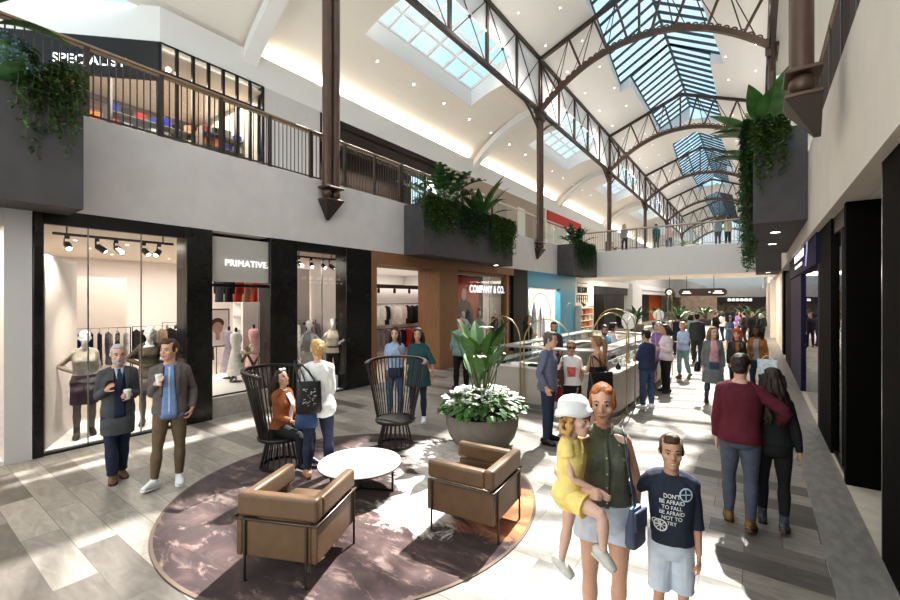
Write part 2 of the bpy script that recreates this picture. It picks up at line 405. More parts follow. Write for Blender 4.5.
    def top(s, m, hem=.90, sleeve=2.0, off=.016, name='shirt', flare=.012, neck=1.47, cuff=.0, fold=.006, skirt=None, label=None):
        q = MB()
        z0 = max(hem, .80); m_ = 14
        rings = [s.ring(z0+(neck-z0)*i/m_, off+flare*(1-i/m_)**2) for i in range(m_+1)]
        if hem < .80:
            a, b, y = lerp_rows(s.rows, .86); low = []
            n = 6
            for i in range(n):
                z = hem+(.80-hem)*i/n; t = (.80-z)/.4; low.append(s.ring(z, off+flare, ext=(a+(skirt or .02)*t, b+.03+(skirt or .02)*t, y)))
            rings[0] = s.ring(.80, off+flare, ext=(a,b+.02,y)); rings = low+rings
        s.loft(q, rings)
        if hem < .83: s.buttocks(q, off+.005)
        if s.sex == 'f' and neck > 1.3:
            for i in (-1,1):
                c, R = s.at(1.265); q.ball(s.S(c+R@V((i*.066,.066,0))), (.064+off)*s.k, 12, 8)
        if sleeve > 0:
            for i in (-1,1):
                c, R = s.at(1.40); q.tube([s.S(c+R@V((i*.03,-.012,.036))), s.S(c+R@V((i*.085,-.012,.018))), s.S(s.sh[i])], [(.038+off)*s.k,(.044+off)*s.k,(.048+off)*s.k], 10)
                q.ball(s.S(s.sh[i]), ((.050 if s.sex=='m' else .043)+off)*s.k, 10, 8); s.armtube(q, i, 0, sleeve, off*.75, cuff)
        elif sleeve == 0 and neck > 1.42:
            for i in (-1,1):
                c, R = s.at(1.40); q.tube([s.S(c+R@V((i*.03,-.012,.036))), s.S(c+R@V((i*.085,-.012,.016))), s.S(s.sh[i]+V((-i*.012,0,.0)))], [(.038+off)*s.k,(.044+off)*s.k,(.044+off)*s.k], 10)
        return s.part(name, q, m, fold=fold, label=label)
    def pants(s, m, length=1.95, off=.009, flare=.012, waist=1.0, name='trousers', fold=.006, label=None):
        q = MB(); s.loft(q, [s.ring(.80+(waist-.80)*i/6, off) for i in range(7)]); s.buttocks(q, off*.6)
        for i in (-1,1): s.legtube(q, i, 0, length, off, flare)
        return s.part(name, q, m, fold=fold, label=label)
    def shoes(s, m, sole=None, tall=0.0, off=.008, name='shoe'):
        for i in (-1,1):
            q = MB(); P, R, f, dn = s.footpath(i, off); q.tube(P, R, 14); an = s.leg[i][2]
            q.tube([s.S(an+V((0,0,.03+tall))), s.S(an+dn*.04)], (.037+off)*s.k, 12)
            o = s.part(name, q, m, fold=0, vox=max(.005, s.vox*.7))
            if sole:
                q = MB(); P = [p+s.k*dn*(r[1]/s.k-.006) for p, r in zip(P, R)]; q.tube(P, [(r[0]+.002, .011*s.k) for r in R], 12); q.obj('sole', sole, o, smooth=50)
    def front(s, name, m, z0, z1, w0, w1, off=.022, n=10, x0=0.0, shape=None, parent=None, thick=.006, label=None):
        """a strip lying on the front of the clothes (shirt front, tie, lapels)"""
        P = []
        for i in range(n+1):
            t = i/n; z = z0+(z1-z0)*t; w_ = shape(t) if shape else w0+(w1-w0)*t; a, b, y = lerp_rows(s.rows, z); c, R = s.at(z); row = []
            if s.sex == 'f' and 1.15 < z < 1.36: b += .03*math.sin((z-1.15)/.21*PI)
            for j in range(7):
                x = x0+(j/6*2-1)*w_; aa = a*s.g+off; bb = b*s.g+off; u = min(.98, abs(x)/aa); yy = bb*(1-u**2.3)**(1/2.3)+y; row.append(s.S(c+R@V((x,yy,0))))
            P.append(row)
        q = MB(); vs = [p for r in P for p in r]; fs = [(i*7+j, i*7+j+1, (i+1)*7+j+1, (i+1)*7+j) for i in range(n) for j in range(6)]; q.add(vs, fs)
        o = q.obj(name, m, parent or s.obj, smooth=60, solid=thick)
        if label: o['label'] = label
        return o
    def fpoint(s, x, z, off=.03):
        a, b, y = lerp_rows(s.rows, z); c, R = s.at(z); return s.S(c+R@V((x,b*s.g+off+y,0)))
    def skirt(s, m, hem, waist=1.02, off=.012, flare=.03, name='skirt', fold=.006):
        q = MB(); a, b, y = lerp_rows(s.rows, .86); R_ = []
        for i in range(14):
            z = hem+(waist-hem)*i/13
            if z < .86: t = (.86-z)/.4; R_.append(s.ring(z, off, ext=(a+flare*t, b+.02+flare*t, y)))
            else: R_.append(s.ring(z, off+.004))
        s.loft(q, R_); return s.part(name, q, m, fold=fold)
    def surf(s, x, z, off):
        a, b, y = lerp_rows(s.rows, z); c, R = s.at(z); aa = a*s.g+off; bb = b*s.g+off; u = min(.98, abs(x)/aa)
        return s.S(c+R@V((x, bb*(1-u**2.3)**(1/2.3)+y, 0)))
    def print_text(s, lines, z0, dz, size, m, name='printed_text', off=.026, x0=0.0, sx=1.0):
        for j, tx in enumerate(lines):
            o = text_obj(name, tx, size, m, (0,0,0), (0,0,0), ext=0.0, bold=.0006)
            for v in o.data.vertices: v.co = s.surf(-(v.co.x*sx+x0), z0-j*dz+v.co.y, off)
            o.parent = s.obj
    def print_shape(s, pts, m, name, off=.026):
        q = MB(); P = [s.surf(-x, z, off) for x, z in pts]; q.add(P, [tuple(range(len(P)))]); return q.obj(name, m, s.obj)
    def print_ring(s, x, z, r, w_, m, name, off=.026, spokes=0):
        q = MB(); n = 24
        vs = [s.surf(-(x+rr*math.cos(2*PI*k/n)), z+rr*math.sin(2*PI*k/n), off) for k in range(n) for rr in (r-w_, r)]
        q.add(vs, [(2*k, 2*k+1, (2*k+3) % (2*n), (2*k+2) % (2*n)) for k in range(n)])
        for k in range(spokes):
            a = PI*k/spokes; dx, dz = r*math.cos(a), r*math.sin(a); nx, nz_ = -w_*.3*math.sin(a), w_*.3*math.cos(a)
            q.add([s.surf(-(x+sx*dx+t*nx), z+sx*dz+t*nz_, off) for (sx, t) in ((-1,-1),(1,-1),(1,1),(-1,1))], [(0,1,2,3)])
        return q.obj(name, m, s.obj)
    # ---- hair
    def hair(s, m, style='short', length=.25, beard=None, vol=1.0):
        q = MB(); kk = s.k*s.hk
        def E(x, y, z, rx, ry, rz):
            n, m_ = 16, 12; vs = []; 
            t = MB(); t.ball((0,0,0), 1.0, n, m_); q.add([s.H(x+v[0]*rx*vol, y+v[1]*ry*vol, z+v[2]*rz*vol) for v in t.v], t.f)
        E(0,-.024,.034,.080,.094,.095)
        if style == 'short':
            E(0,.020,.090,.063,.062,.036); E(0,-.05,-.02,.069,.056,.064)
            for i in (-1,1): E(i*.068,.012,.022,.012,.03,.05)
        elif style == 'quiff':
            E(0,.036,.100,.058,.050,.034); E(0,-.05,-.02,.069,.056,.064); E(.015,.046,.112,.038,.036,.024); E(.004,.052,.084,.056,.036,.026)
            for i in (-1,1): E(i*.068,.010,.022,.012,.03,.05)
        elif style in ('long','wavy','loose'):
            E(0,.012,.086,.070,.066,.040)
            for i in (-1,1): E(i*.036,.040,.080,.036,.036,.026)
            L = length
            E(0,-.055,-.03,.074,.055,.085); E(0,-.070,-.02-L*.28,.066,.034,L*.46)
            for i in (-1,1):
                for (x, y) in ((.070,.010),(.074,-.025),(.060,-.062),(.034,-.085),(.008,-.092)):
                    P = [s.H(i*x,y,.05)]; n = 7
                    c = s.HC+s.HR@V((i*x,y,.05))*s.hk
                    for j in range(1, n+1):
                        t = j/n; wv = .014*math.sin(j*1.9+x*90+i) if style == 'wavy' else .004*math.sin(j*1.3+x*60)
                        spread = (.035 if style == 'wavy' else .018)*math.sin(t*PI*.8)
                        back = -.035*min(1,t*1.6) if y < .02 else (.0)
                        P.append(s.S(c+V((i*(spread+wv),back+wv*.5-(.03*t if y < 0 else 0),-L*t)+(()))*s.hk))
                    q.tube(P, [.024*kk]+[.031*kk*vol]*(n-2)+[.026*kk,.010*kk], 8)
        elif style == 'bun':
            E(0,.020,.082,.072,.066,.046); E(0,-.105,.015,.045,.042,.045); E(0,-.05,-.03,.068,.055,.06)
            for i in (-1,1): E(i*.070,.016,.005,.014,.034,.055)
        elif style == 'back':     # drawn back, centre parting, tied behind
            E(0,.012,.088,.066,.062,.036)
            for i in (-1,1): E(i*.030,.046,.083,.034,.034,.022); E(i*.069,.010,.012,.011,.034,.058)
            E(0,-.05,-.03,.068,.055,.06); E(0,-.10,-.03,.034,.035,.055)
        elif style == 'pony':
            E(0,.018,.080,.070,.066,.044); E(0,-.05,-.02,.068,.055,.06)
            c = s.HC+s.HR@V((0,-.11,.06))*s.hk
            q.tube([s.S(c+V((0,.03,0))), s.S(c+V((0,-.03,-.01))), s.S(c+V((.005,-.055,-.10))), s.S(c+V((.012,-.05,-.22))), s.S(c+V((.0,-.04,-length)))], [.022*kk,.030*kk,.042*kk,.036*kk,.010*kk], 10)
        elif style in ('curly','under_hat'):
            r = random.Random(s.n+5); uh = style == 'under_hat'
            for j in range(60):
                a = r.uniform(0,2*PI); zz = r.uniform(-length,.015 if uh else .11); rr = .085 if zz > -.02 else .080
                if math.sin(a) > .35 and zz < .065: continue
                E(rr*math.cos(a)*(.9 if zz > .08 else 1), rr*1.05*math.sin(a)-.02, zz, .022,.022,.024)
            if not uh: E(0,.020,.082,.072,.066,.046)
        elif style == 'bald':
            q = MB()
            for i in (-1,1): E(i*.066,-.035,.0,.014,.05,.035)
            E(0,-.092,-.01,.05,.016,.035)
        o = mobj('hair', fuse(q, max(.006, s.vox*.8), 2, .004*kk, 40, s.n), m, s.obj)
        if beard:
            q = MB()
            def B(x, y, z, rx, ry, rz):
                t = MB(); t.ball((0,0,0), 1.0, 12, 8); q.add([s.H(x+v[0]*rx, y+v[1]*ry, z+v[2]*rz) for v in t.v], t.f)
            B(0,.070,-.100,.034,.030,.026); B(0,.090,-.0545,.024,.010,.006)
            for i in (-1,1): B(i*.040,.050,-.085,.018,.030,.028); B(i*.056,.022,-.055,.014,.024,.036); B(i*.026,.083,-.068,.006,.010,.016)
            mobj('beard', fuse(q, .005, 1), beard, s.obj)
        return o
    def wpos(s, p):        # local figure point -> world
        return s.obj.matrix_basis @ V(p)
    def handpos(s, i): return s.wpos(s.S(s.arm[i][2]+s.arm[i][3]*.075))
# ---------------------------------------------------------------- the people
RT = V((CT,ST,0)); FW = V((-ST,CT,0))           # right and forward as seen from the entrance
def toc(px, turn=0.0): v = -(RT*((px-450)/FOC)+FW); v.normalize(); return Matrix.Rotation(turn,3,'Z')@v    # facing the viewer's side of the hall
def dr(a, b): return RT*a+FW*b                   # facing: a to the right, b away
def cam_at(px, d, z=0.0): 
    p = RT*((px-450)/FOC*d)+FW*d; return V((p.x, p.y, z))
hang = lambda i, o=.16: ((i*o,.0,-1),(i*.04,.18,-1),(0,.12,-1))
pocket = lambda i: ((i*.34,-.30,-1),(-i*.02,.55,-1),(-i*.35,.3,-1))
hold = lambda i, up=.15: ((i*.16,-.06,-1),(-i*.32,.9,up),(-i*.45,.8,.12))
fold_ = lambda i: ((i*.22,.30,-1),(-i*1,.45,.12),(-i*1,.1,.1))
hip_ = lambda i: ((i*.75,-.35,-.8),(-i*.85,.45,-.45),(-i*.6,.3,-.7))
step = lambda i, f, up=0.0: ((i*.03,.22*f,-1),(0,-.06 if f > 0 else -.42,-1),(i*.14,1,up if f > 0 else -.35))
stand = lambda i, o=.06: ((i*o,.01,-1),(i*.01,-.03,-1),(i*.28,1,0))
def arms(r, l): return {1:r, -1:l}
F = {k: cloth(k, c, **kw) for k, c, kw in [('charcoal',(.075,.078,.085),{}),('navy',(.022,.030,.065),{}),('navytrouser',(.024,.033,.068),{}),('shirtblue',(.19,.29,.52),{}),('greybrown',(.135,.115,.110),{}),('khaki',(.16,.115,.07),{}),('rust',(.26,.085,.030),{}),('black',(.012,.012,.014),{}),('white',(.74,.73,.72),{'var':.05}),('jeans',(.050,.082,.155),{'var':.3}),('jeansmid',(.075,.125,.22),{'var':.3}),('jeansdark',(.025,.038,.075),{}),('paleblue',(.32,.42,.60),{}),('teal',(.022,.075,.085),{}),('chambray',(.125,.142,.205),{}),('olive',(.115,.125,.09),{}),('palejean',(.60,.66,.76),{'var':.08}),('yellow',(.84,.66,.24),{'var':.1}),('boynavy',(.028,.036,.058),{}),('maroon',(.105,.012,.024),{}),('slate',(.085,.095,.135),{}),('coatgrey',(.17,.18,.185),{}),('pink',(.60,.33,.34),{}),('mustard',(.30,.13,.03),{}),('leather',(.018,.018,.020),{'rough':.4}),('sweater',(.032,.045,.10),{}),('blouse',(.66,.55,.58),{}),('purple',(.25,.14,.36),{}),('mint',(.22,.36,.33),{}),('lightblue',(.44,.53,.70),{}),('suitnavy',(.020,.026,.055),{}),('suitgrey',(.045,.048,.052),{}),('sage',(.20,.30,.28),{}),('denim',(.16,.26,.40),{}),('beige',(.50,.42,.34),{}),('aubergine',(.045,.025,.045),{}),('oliveb',(.085,.065,.045),{}),('stone',(.42,.38,.34),{}),('lilacgrey',(.30,.29,.31),{})]}
HB = {k: hairm(k, c) for k, c in [('black',(.012,.010,.009)),('dark',(.030,.018,.012)),('brown',(.075,.042,.022)),('light',(.22,.125,.055)),('blonde',(.42,.26,.10)),('ginger',(.36,.125,.035)),('grey',(.42,.42,.42)),('greydark',(.10,.095,.09)),('redhat',(.45,.10,.03)),('straw',(.50,.30,.12))]}
W_sole = mat('sole_white', (.8,.79,.77), .6); W_shoe = mat('shoe_white', (.78,.80,.83), .55); B_shoe = mat('shoe_black', (.012,.012,.012), .35); BR_shoe = mat('shoe_brown', (.13,.065,.03), .5); M_blackm = mat('bag_black', (.014,.013,.013), .45); M_paper = mat('cup_paper', (.84,.83,.80), .6)
def cup(fig, i, label, off=(0,.02,.0)):
    p = fig.handpos(i); t = empty('coffee_cup', (p.x,p.y,p.z-.05), 0, label, 'cup')
    q = MB(); q.lathe([(.028,0),(.029,.002),(.040,.105),(.041,.108)], n=20); q.obj('cup_body', M_paper, t, smooth=40)
    q = MB(); q.lathe([(.043,.106),(.044,.112),(.040,.118),(.037,.126),(.001,.126)], n=20); q.obj('lid', W_sole, t, smooth=40)
def bag(name, loc, w_, h, d, rz, m, label, cat='bag', strap=None, taper=.85, flap=None, strapm=None, sr=.008):
    t = empty(name, loc, rz, label, cat); q = MB(); a, b = w_/2, d/2
    R_ = []
    for z, k, kd in ((0,.92,.8),(h*.08,1,1),(h*.5,.97,.9),(h*.95,taper,.45),(h,taper*.98,.35)): 
        R_.append([V((a*k*math.copysign(abs(math.cos(u))**.5,math.cos(u)), b*kd*math.copysign(abs(math.sin(u))**.5,math.sin(u)), z)) for u in [2*PI*j/20 for j in range(20)]])
    vs = [p for r in R_ for p in r]; fs = [(i*20+j, i*20+(j+1) % 20, (i+1)*20+(j+1) % 20, (i+1)*20+j) for i in range(4) for j in range(20)]+[tuple(range(20))[::-1], tuple(80+j for j in range(20))]
    q.add(vs, fs); q.obj('bag_body', m, t, smooth=50)
    if strap:
        for s_ in (-1,1) if len(strap) == 2 else (1,):
            q = MB(); top = V(strap[0]); wd = strap[1] if len(strap) == 2 else .0
            q.tube([(-a*.6,s_*b*.5,h*.9), (-a*.45+top.x*.5,s_*b*.5+top.y*.5,h*.9+top.z*.55), (top.x-wd,top.y+s_*.012,h*.9+top.z), (top.x+wd,top.y+s_*.012,h*.9+top.z), (a*.45+top.x*.5,s_*b*.5+top.y*.5,h*.9+top.z*.55), (a*.6,s_*b*.5,h*.9)], sr, 6); q.obj('strap', strapm or m, t, smooth=60)
    if flap:
        q = MB(); q.box((-a*.9,b*.55,h*.45),(a*.9,b*1.08,h*.97)); q.obj('flap', flap, t, bevel=.01)
    return t

# 1 older man in a long coat
f = Fig(floor_at(118,480), toc(118,.12), 1.76, 'm', skin='fair', vox=.007, head=(-.02,-.06), girth=.95, arms=arms(((.20,-.05,-1),(-.25,.75,.42),(-.2,.75,.6)),((-.17,-.05,-1),(.35,.85,.10),(.5,.8,.1))), legs={1:((-.01,.10,-1),(-.05,-.06,-1),(.1,1,0)),-1:((.05,-.10,-1),(.03,-.22,-1),(-.2,1,-.12))}, curl=(.7,.8), label='older grey-bearded man in a long charcoal coat, holding a phone and a cup')
f.pants(F['navytrouser'], off=.014, flare=.018); f.top(F['navy'], hem=.90, sleeve=0, off=.012, name='waistcoat', flare=0)
f.top(F['charcoal'], hem=.62, sleeve=1.98, off=.020, name='coat', skirt=-.005, neck=1.46, flare=.004)
f.front('suit_front', F['navy'], .82, 1.44, .062, .05, off=.029); f.front('shirt_front', F['lightblue'], 1.20, 1.47, .006, .050, off=.035); f.front('tie', F['jeansdark'], 1.10, 1.46, .020, .022, off=.042, shape=lambda t: .006+.022*math.sin(min(1,t*1.6)*PI*.55) if t < .85 else .016)
for s_ in (-1,1): f.front('lapel', F['charcoal'], 1.14, 1.45, .012, .030, off=.038, x0=s_*.080)
f.shoes(BR_shoe, B_shoe); f.brow = HB['grey']; f.hair(HB['grey'], 'short', beard=HB['grey'])
cup(f, -1, 'white paper coffee cup in the hand of the older man in the coat')
p = f.handpos(1); t = empty('mobile_phone', p+V((0,0,.02)), f.obj.rotation_euler.z, 'dark phone held up by the older man in the coat', 'phone')
q = MB(); q.cbox((0,.01,.02),(.07,.009,.14),0,Euler((-.9,0,.2)).to_matrix()); q.obj('phone_body', B_shoe, t, bevel=.004)
q = MB(); q.cbox((0,.004,.024),(.062,.003,.125),0,Euler((-.9,0,.2)).to_matrix()); q.obj('screen', mat('phone_screen',(.05,.06,.08),.1), t)
# 2 younger man in a blazer
f = Fig(floor_at(170,484), toc(170,-.05), 1.84, 'm', skin='fair', vox=.007, head=(-.62,.02), girth=.95, arms=arms(((.14,-.1,-1),(-.22,.72,.62),(-.4,.6,.5)), pocket(-1)), legs={1:((.10,.10,-1),(.08,.02,-1),(.62,.85,.20)),-1:((-.05,-.02,-1),(.02,-.05,-1),(-.1,1,0))}, curl=(.8,.2), label='young man in a grey-brown blazer and untucked blue shirt, looking at the older man')
f.pants(F['khaki'], length=1.9, flare=.004, off=.008); f.top(F['shirtblue'], hem=.82, sleeve=0, off=.009, flare=.006)
f.top(F['greybrown'], hem=.88, sleeve=1.95, off=.021, name='blazer', neck=1.455, flare=.006)
f.front('shirt_front', F['shirtblue'], .83, 1.46, .085, .045, off=.031, shape=lambda t: .086-.043*t); f.front('button_placket', F['lightblue'], .88, 1.44, .010, .010, off=.036)
for s_ in (-1,1): f.front('lapel', F['greybrown'], 1.10, 1.45, .012, .026, off=.036, x0=s_*.085)
f.shoes(W_shoe, W_sole); f.brow = HB['brown']; f.hair(HB['brown'], 'quiff')
cup(f, 1, 'white paper coffee cup in the hand of the young man in the blazer')
# 3 seated woman
cs = V((-5.46,3.48,.0125)); d3 = dr(.93,-.36)
f = Fig(cs+V((.02,.02,0)), d3, 1.66, 'f', skin='olive', vox=.008, lean=-.04, head=(-.1,.32), root=.53, arms=arms(((.12,.22,-1),(-.22,.9,-.25),(-.15,.9,-.4)),((-.12,.25,-1),(.25,.9,-.22),(.2,.9,-.3))), legs={1:((.10,1,-.10),(.02,.10,-1),(.1,1,0)),-1:((-.10,1,-.10),(.02,-.05,-1),(-.1,1,0))}, label='woman in a rust jacket and black trousers sitting in the spindle chair, looking up')
f.pants(F['black'], off=.012); f.top(F['white'], hem=.95, sleeve=0, off=.012, name='vest_top', flare=0); f.top(F['rust'], hem=.92, sleeve=1.85, off=.026, name='jacket', neck=1.46); f.front('vest_front', F['white'], .98, 1.42, .03, .045, off=.038)
f.shoes(B_shoe, W_sole); f.hair(HB['dark'], 'long', .42)
t = empty('sunglasses', f.wpos(f.H(0,.055,.105)), f.obj.rotation_euler.z, 'sunglasses pushed up on the hair of the seated woman', 'sunglasses')
q = MB()
for s_ in (-1,1): q.cbox((s_*.035,.0,.012),(.052,.008,.034),0,Euler((.9,0,0)).to_matrix())
q.obj('lenses', mat('lens_pale',(.45,.55,.65),.1), t, bevel=.004); q = MB(); q.tube([(-.066,-.09,-.01),(-.064,0,.012),(.064,0,.012),(.066,-.09,-.01)], .004, 6); q.obj('frame', B_shoe, t)
# 4 blonde woman from behind
f = Fig(floor_at(318,476,.0125), dr(-.30,1), 1.80, 'f', skin='fair', vox=.008, head=(.35,-.05), arms=arms(((.10,.1,-1),(-.2,.8,-.3),(-.2,.8,-.2)),((-.10,.15,-1),(.2,.8,-.2),(.2,.8,0))), legs={1:stand(1,.09),-1:stand(-1,.07)}, girth=1.06, label='blonde woman in a white top and navy trousers standing with her back turned')
f.pants(F['navytrouser'], length=1.9, off=.012, flare=.006); f.top(F['white'], hem=.80, sleeve=1.8, off=.030, flare=.02, fold=.010, cuff=.02)
f.shoes(mat('sandal_tan',(.42,.23,.13),.5), BR_shoe); f.hair(HB['blonde'], 'bun')
sh = f.wpos(f.S(f.sh[1])); bz = f.obj.rotation_euler.z
bag('tote_bag', f.wpos((-.11,-.20,.90)), .32, .40, .14, bz, M_blackm, 'black printed tote bag hanging on the back of the blonde woman', strap=((-.16,.08,.30),.02), taper=.92)
q = MB(); r = random.Random(4); zt = f.wpos((-.02,-.30,.98))
bt = [o for o in bpy.data.objects if o.name.startswith('tote_bag')][0]
for k in range(34): a = r.uniform(0,2*PI); q.cbox((r.uniform(-.07,.09),-.068,.20+r.uniform(-.10,.12)),(r.uniform(.01,.035),.003,.006),0,Euler((0,r.uniform(-1,1),0)).to_matrix())
q.obj('print', mat('bag_print',(.45,.46,.48),.6), bt)
bag('shoulder_bag', f.wpos((-.14,-.20,.715)), .28, .21, .15, bz, mat('bag_blue',(.022,.05,.125),.55,var=.2), 'blue handbag hanging below the black tote of the blonde woman', strap=((-.10,.12,.55),.02), taper=.8, sr=.006)
# 5, 6 two women by the empty spindle chair
f = Fig(floor_at(395,418), toc(395,.1), 1.80, 'f', skin='fair', vox=.010, head=(-.25,-.02), arms=arms(hang(1,.2),((-.05,.25,-1),(.35,.45,1),(.25,.2,1))), legs={1:stand(1,.03),-1:stand(-1,.04)}, label='laughing dark-haired woman in a pale blue tee and jeans with her hand at her mouth')
f.pants(F['jeansmid'], off=.008, flare=.0); f.top(F['paleblue'], hem=.95, sleeve=.55, off=.018, fold=.009); f.front('tied_jacket', F['jeansdark'], .82, 1.0, .14, .14, off=.034); f.shoes(W_shoe, W_sole); f.hair(HB['dark'], 'long', .50)
f = Fig(floor_at(418,421), toc(418,-.35), 1.80, 'f', skin='olive', vox=.010, head=(.25,0), arms=arms(((.15,-.1,-1),(.1,.3,-1),(0,.1,-1)),((-.5,-.2,-1),(-.1,.1,-1),(0,.1,-1))), legs={1:stand(1,.04),-1:stand(-1,.05)}, girth=1.05, label='woman in a dark teal cowl top with shoulder-length black hair, leaning towards her friend')
f.pants(F['jeansdark'], off=.008, flare=.0); f.top(F['teal'], hem=.68, sleeve=1.2, off=.028, skirt=.05, flare=.02, fold=.010, cuff=.03)
q = MB(); c0, R0 = f.at(1.43); q.tube([f.S(c0+R0@V((.10*math.cos(a),.085*math.sin(a)+.012,-.03*math.sin(a)))) for a in [2*PI*k/16 for k in range(16)]], .036, 8, closed=True); f.part('cowl', q, F['teal'], fold=.004)
f.shoes(W_shoe, W_sole); f.hair(HB['black'], 'long', .30)
# 7 man in blue shirt, profile
f = Fig(floor_at(548,442), dr(.75,-.35), 1.82, 'm', skin='fair', vox=.009, head=(-.08,-.1), arms=arms(pocket(1), hang(-1)), legs={1:stand(1,.05),-1:stand(-1,.07)}, label='man in a chambray blue shirt and jeans standing in profile in front of the kiosk')
f.pants(F['jeansdark'], off=.012, flare=.01); f.top(F['chambray'], hem=.84, sleeve=1.85, off=.022, flare=.012, fold=.009); f.shoes(B_shoe, B_shoe); f.brow = HB['greydark']; f.hair(HB['greydark'], 'short', vol=1.03)
bag('shopping_bag', f.wpos((-.28,.10,.62)), .22, .26, .09, f.obj.rotation_euler.z+1.2, mat('bag_maroon',(.20,.025,.03),.5), 'dark red paper bag held beside the man in the blue shirt', strap=((0,0,.14),.02), taper=1)
# 8 woman in printed tee
f = Fig(floor_at(571,432), toc(571,.05), 1.62, 'f', skin='tan', vox=.009, head=(.1,-.02), arms=arms(((.25,-.1,-1),(-.1,.7,.75),(0,.5,.8)),((-.3,-.1,-1),(.35,.4,-1),(.3,.4,-1))), legs={1:stand(1),-1:stand(-1)}, girth=1.05, label='woman in sunglasses and a white tee with a red square print')
f.pants(F['black'], off=.012); f.top(F['white'], hem=.92, sleeve=.6, off=.022, cuff=.015); f.shoes(B_shoe); f.hair(HB['light'], 'back')
f.print_shape([(-.075,1.09),(.075,1.09),(.08,1.28),(-.08,1.28)], mat('print_red',(.62,.13,.12),.7,var=.6,scale=40), 'tee_print', off=.040)
kk = f.k*f.hk
q = MB()
for s_ in (-1,1): q.ball(f.H(s_*.033,.088,.0), (.026*kk,.014*kk,.021*kk), 12, 8)
q.tube([f.H(-.076,.01,.006),f.H(-.062,.075,.008),f.H(0,.099,.006),f.H(.062,.075,.008),f.H(.076,.01,.006)], .004*kk, 6); t = q.obj('sunglasses', B_shoe, None, smooth=60); t.location = f.obj.location; t.rotation_euler = f.obj.rotation_euler; tag(t, 'dark sunglasses worn by the woman in the printed tee', 'sunglasses')
bag('shoulder_bag', f.wpos((.22,.12,.86)), .20, .26, .10, f.obj.rotation_euler.z, mat('bag_brown',(.10,.055,.03),.5), 'brown leather bag hanging from the shoulder of the woman in the printed tee', strap=((-.06,-.06,.30),.015), taper=.9)
# 9 woman with ponytail and black tote, back turned
f = Fig(floor_at(598,436), dr(-.35,1), 1.74, 'f', skin='tan', vox=.009, head=(.3,0), arms=arms(hang(1,.2),((-.15,.35,-1),(-.1,.9,.2),(0,.9,.1))), legs={1:stand(1),-1:stand(-1)}, face=True, label='woman with a light brown ponytail and bare back carrying a black tote')
f.skirt(F['black'], .45, waist=1.22, off=.012, name='dress'); f.shoes(B_shoe); f.hair(HB['light'], 'pony', .40)
q = MB()
for s_ in (-1,1): q.tube([f.surf(s_*.05,1.25,.012), f.S(f.at(1.36)[0]+V((s_*.045,-.125,0))), f.S(f.at(1.42)[0]+V((s_*.06,-.09,.02))), f.S(f.at(1.40)[0]+V((s_*.06,.07,.02)))], .006, 6) if False else q.tube([f.S(f.at(1.20)[0]+V((s_*.05,-.115,0))), f.S(f.at(1.34)[0]+V((s_*.055,-.128,0))), f.S(f.at(1.43)[0]+V((s_*.06,-.085,.022)))], .006, 6)
q.obj('dress_strap', F['black'], f.obj)
bag('tote_bag', f.wpos((-.10,-.20,.80)), .46, .34, .16, f.obj.rotation_euler.z, M_blackm, 'large black leather tote on the back of the woman with the ponytail', strap=((-.08,.12,.30),.02), taper=1.02)
# 10 mother, 11 toddler, 12 boy
MO = cam_at(605,2.90)
fm = Fig(MO, toc(605,.10), 1.77, 'f', skin='fair', vox=.0055, head=(-.16,.02), side=.03, arms=arms(('to',cam_at(589,2.60,1.17),(1,-.2,-.6),(-.8,.5,.1)),('to',cam_at(639,2.98,.80),(-1,-.5,0),(-.1,.1,-1))), legs={1:((.03,.03,-1),(.0,-.05,-1),(.2,1,0)),-1:((-.02,-.02,-1),(.03,-.08,-1),(-.2,1,0))}, curl=(.45,.6), label='red-haired mother in an olive sleeveless shirt and pale shorts carrying a toddler on her hip')
fm.pants(F['palejean'], length=.38, off=.022, flare=.022, waist=.985, name='shorts'); fm.top(F['olive'], hem=.94, sleeve=0, off=.014, flare=.0, fold=.007)
q = MB(); c0, R0 = fm.at(1.455)
for s_ in (-1,1): q.prism([fm.S(c0+R0@V(p)) for p in ((s_*.004,.075,-.035),(s_*.055,.060,-.015),(s_*.066,.0,.03),(s_*.045,-.01,.045),(s_*.02,.052,.02))], (0,.008,.006))
q.obj('collar', F['olive'], fm.obj, bevel=.002); fm.front('button_placket', F['olive'], .985, 1.42, .012, .012, off=.030)
for z in (1.02,1.12,1.22,1.32): q = MB(); q.ball(fm.surf(0,z,.034 if z < 1.15 else .058), .006, 8, 6); q.obj('button', mat('button_pale',(.6,.55,.45),.4), fm.obj)
fm.shoes(mat('sandal_tan',(.42,.23,.13),.5)); fm.brow = HB['brown']; fm.hair(HB['ginger'], 'back')
wr = fm.wpos(fm.S(fm.arm[1][2]-(fm.arm[1][2]-fm.arm[1][1]).normalized()*.03)); t = empty('wristwatch', wr, 0, 'dark wristwatch on the right arm of the mother', 'watch')
dv_ = (fm.obj.rotation_euler.to_matrix()@(fm.arm[1][2]-fm.arm[1][1])).normalized(); M_ = dv_.to_track_quat('Z','Y').to_matrix()
q = MB(); q.lathe([(.034,-.011),(.036,-.011),(.036,.011),(.034,.011)], n=20, cap=False); o = q.obj('strap', B_shoe, t, smooth=40); o.rotation_euler = M_.to_euler()
q = MB(); q.tube([(0,.033,0),(0,.044,0)], .017, 14); o2 = q.obj('watch_case', M_chrome if 'M_chrome' in globals() else B_shoe, t); o2.rotation_euler = M_.to_euler()
bz = fm.obj.rotation_euler.z
bt = bag('crossbody_bag', fm.wpos((-.165,.17,.80)), .17, .24, .08, bz+.95, mat('bag_slate',(.085,.105,.165),.5), 'slate blue crossbody bag hanging at the left hip of the mother', taper=.7, flap=mat('bag_slate_flap',(.07,.088,.145),.45))
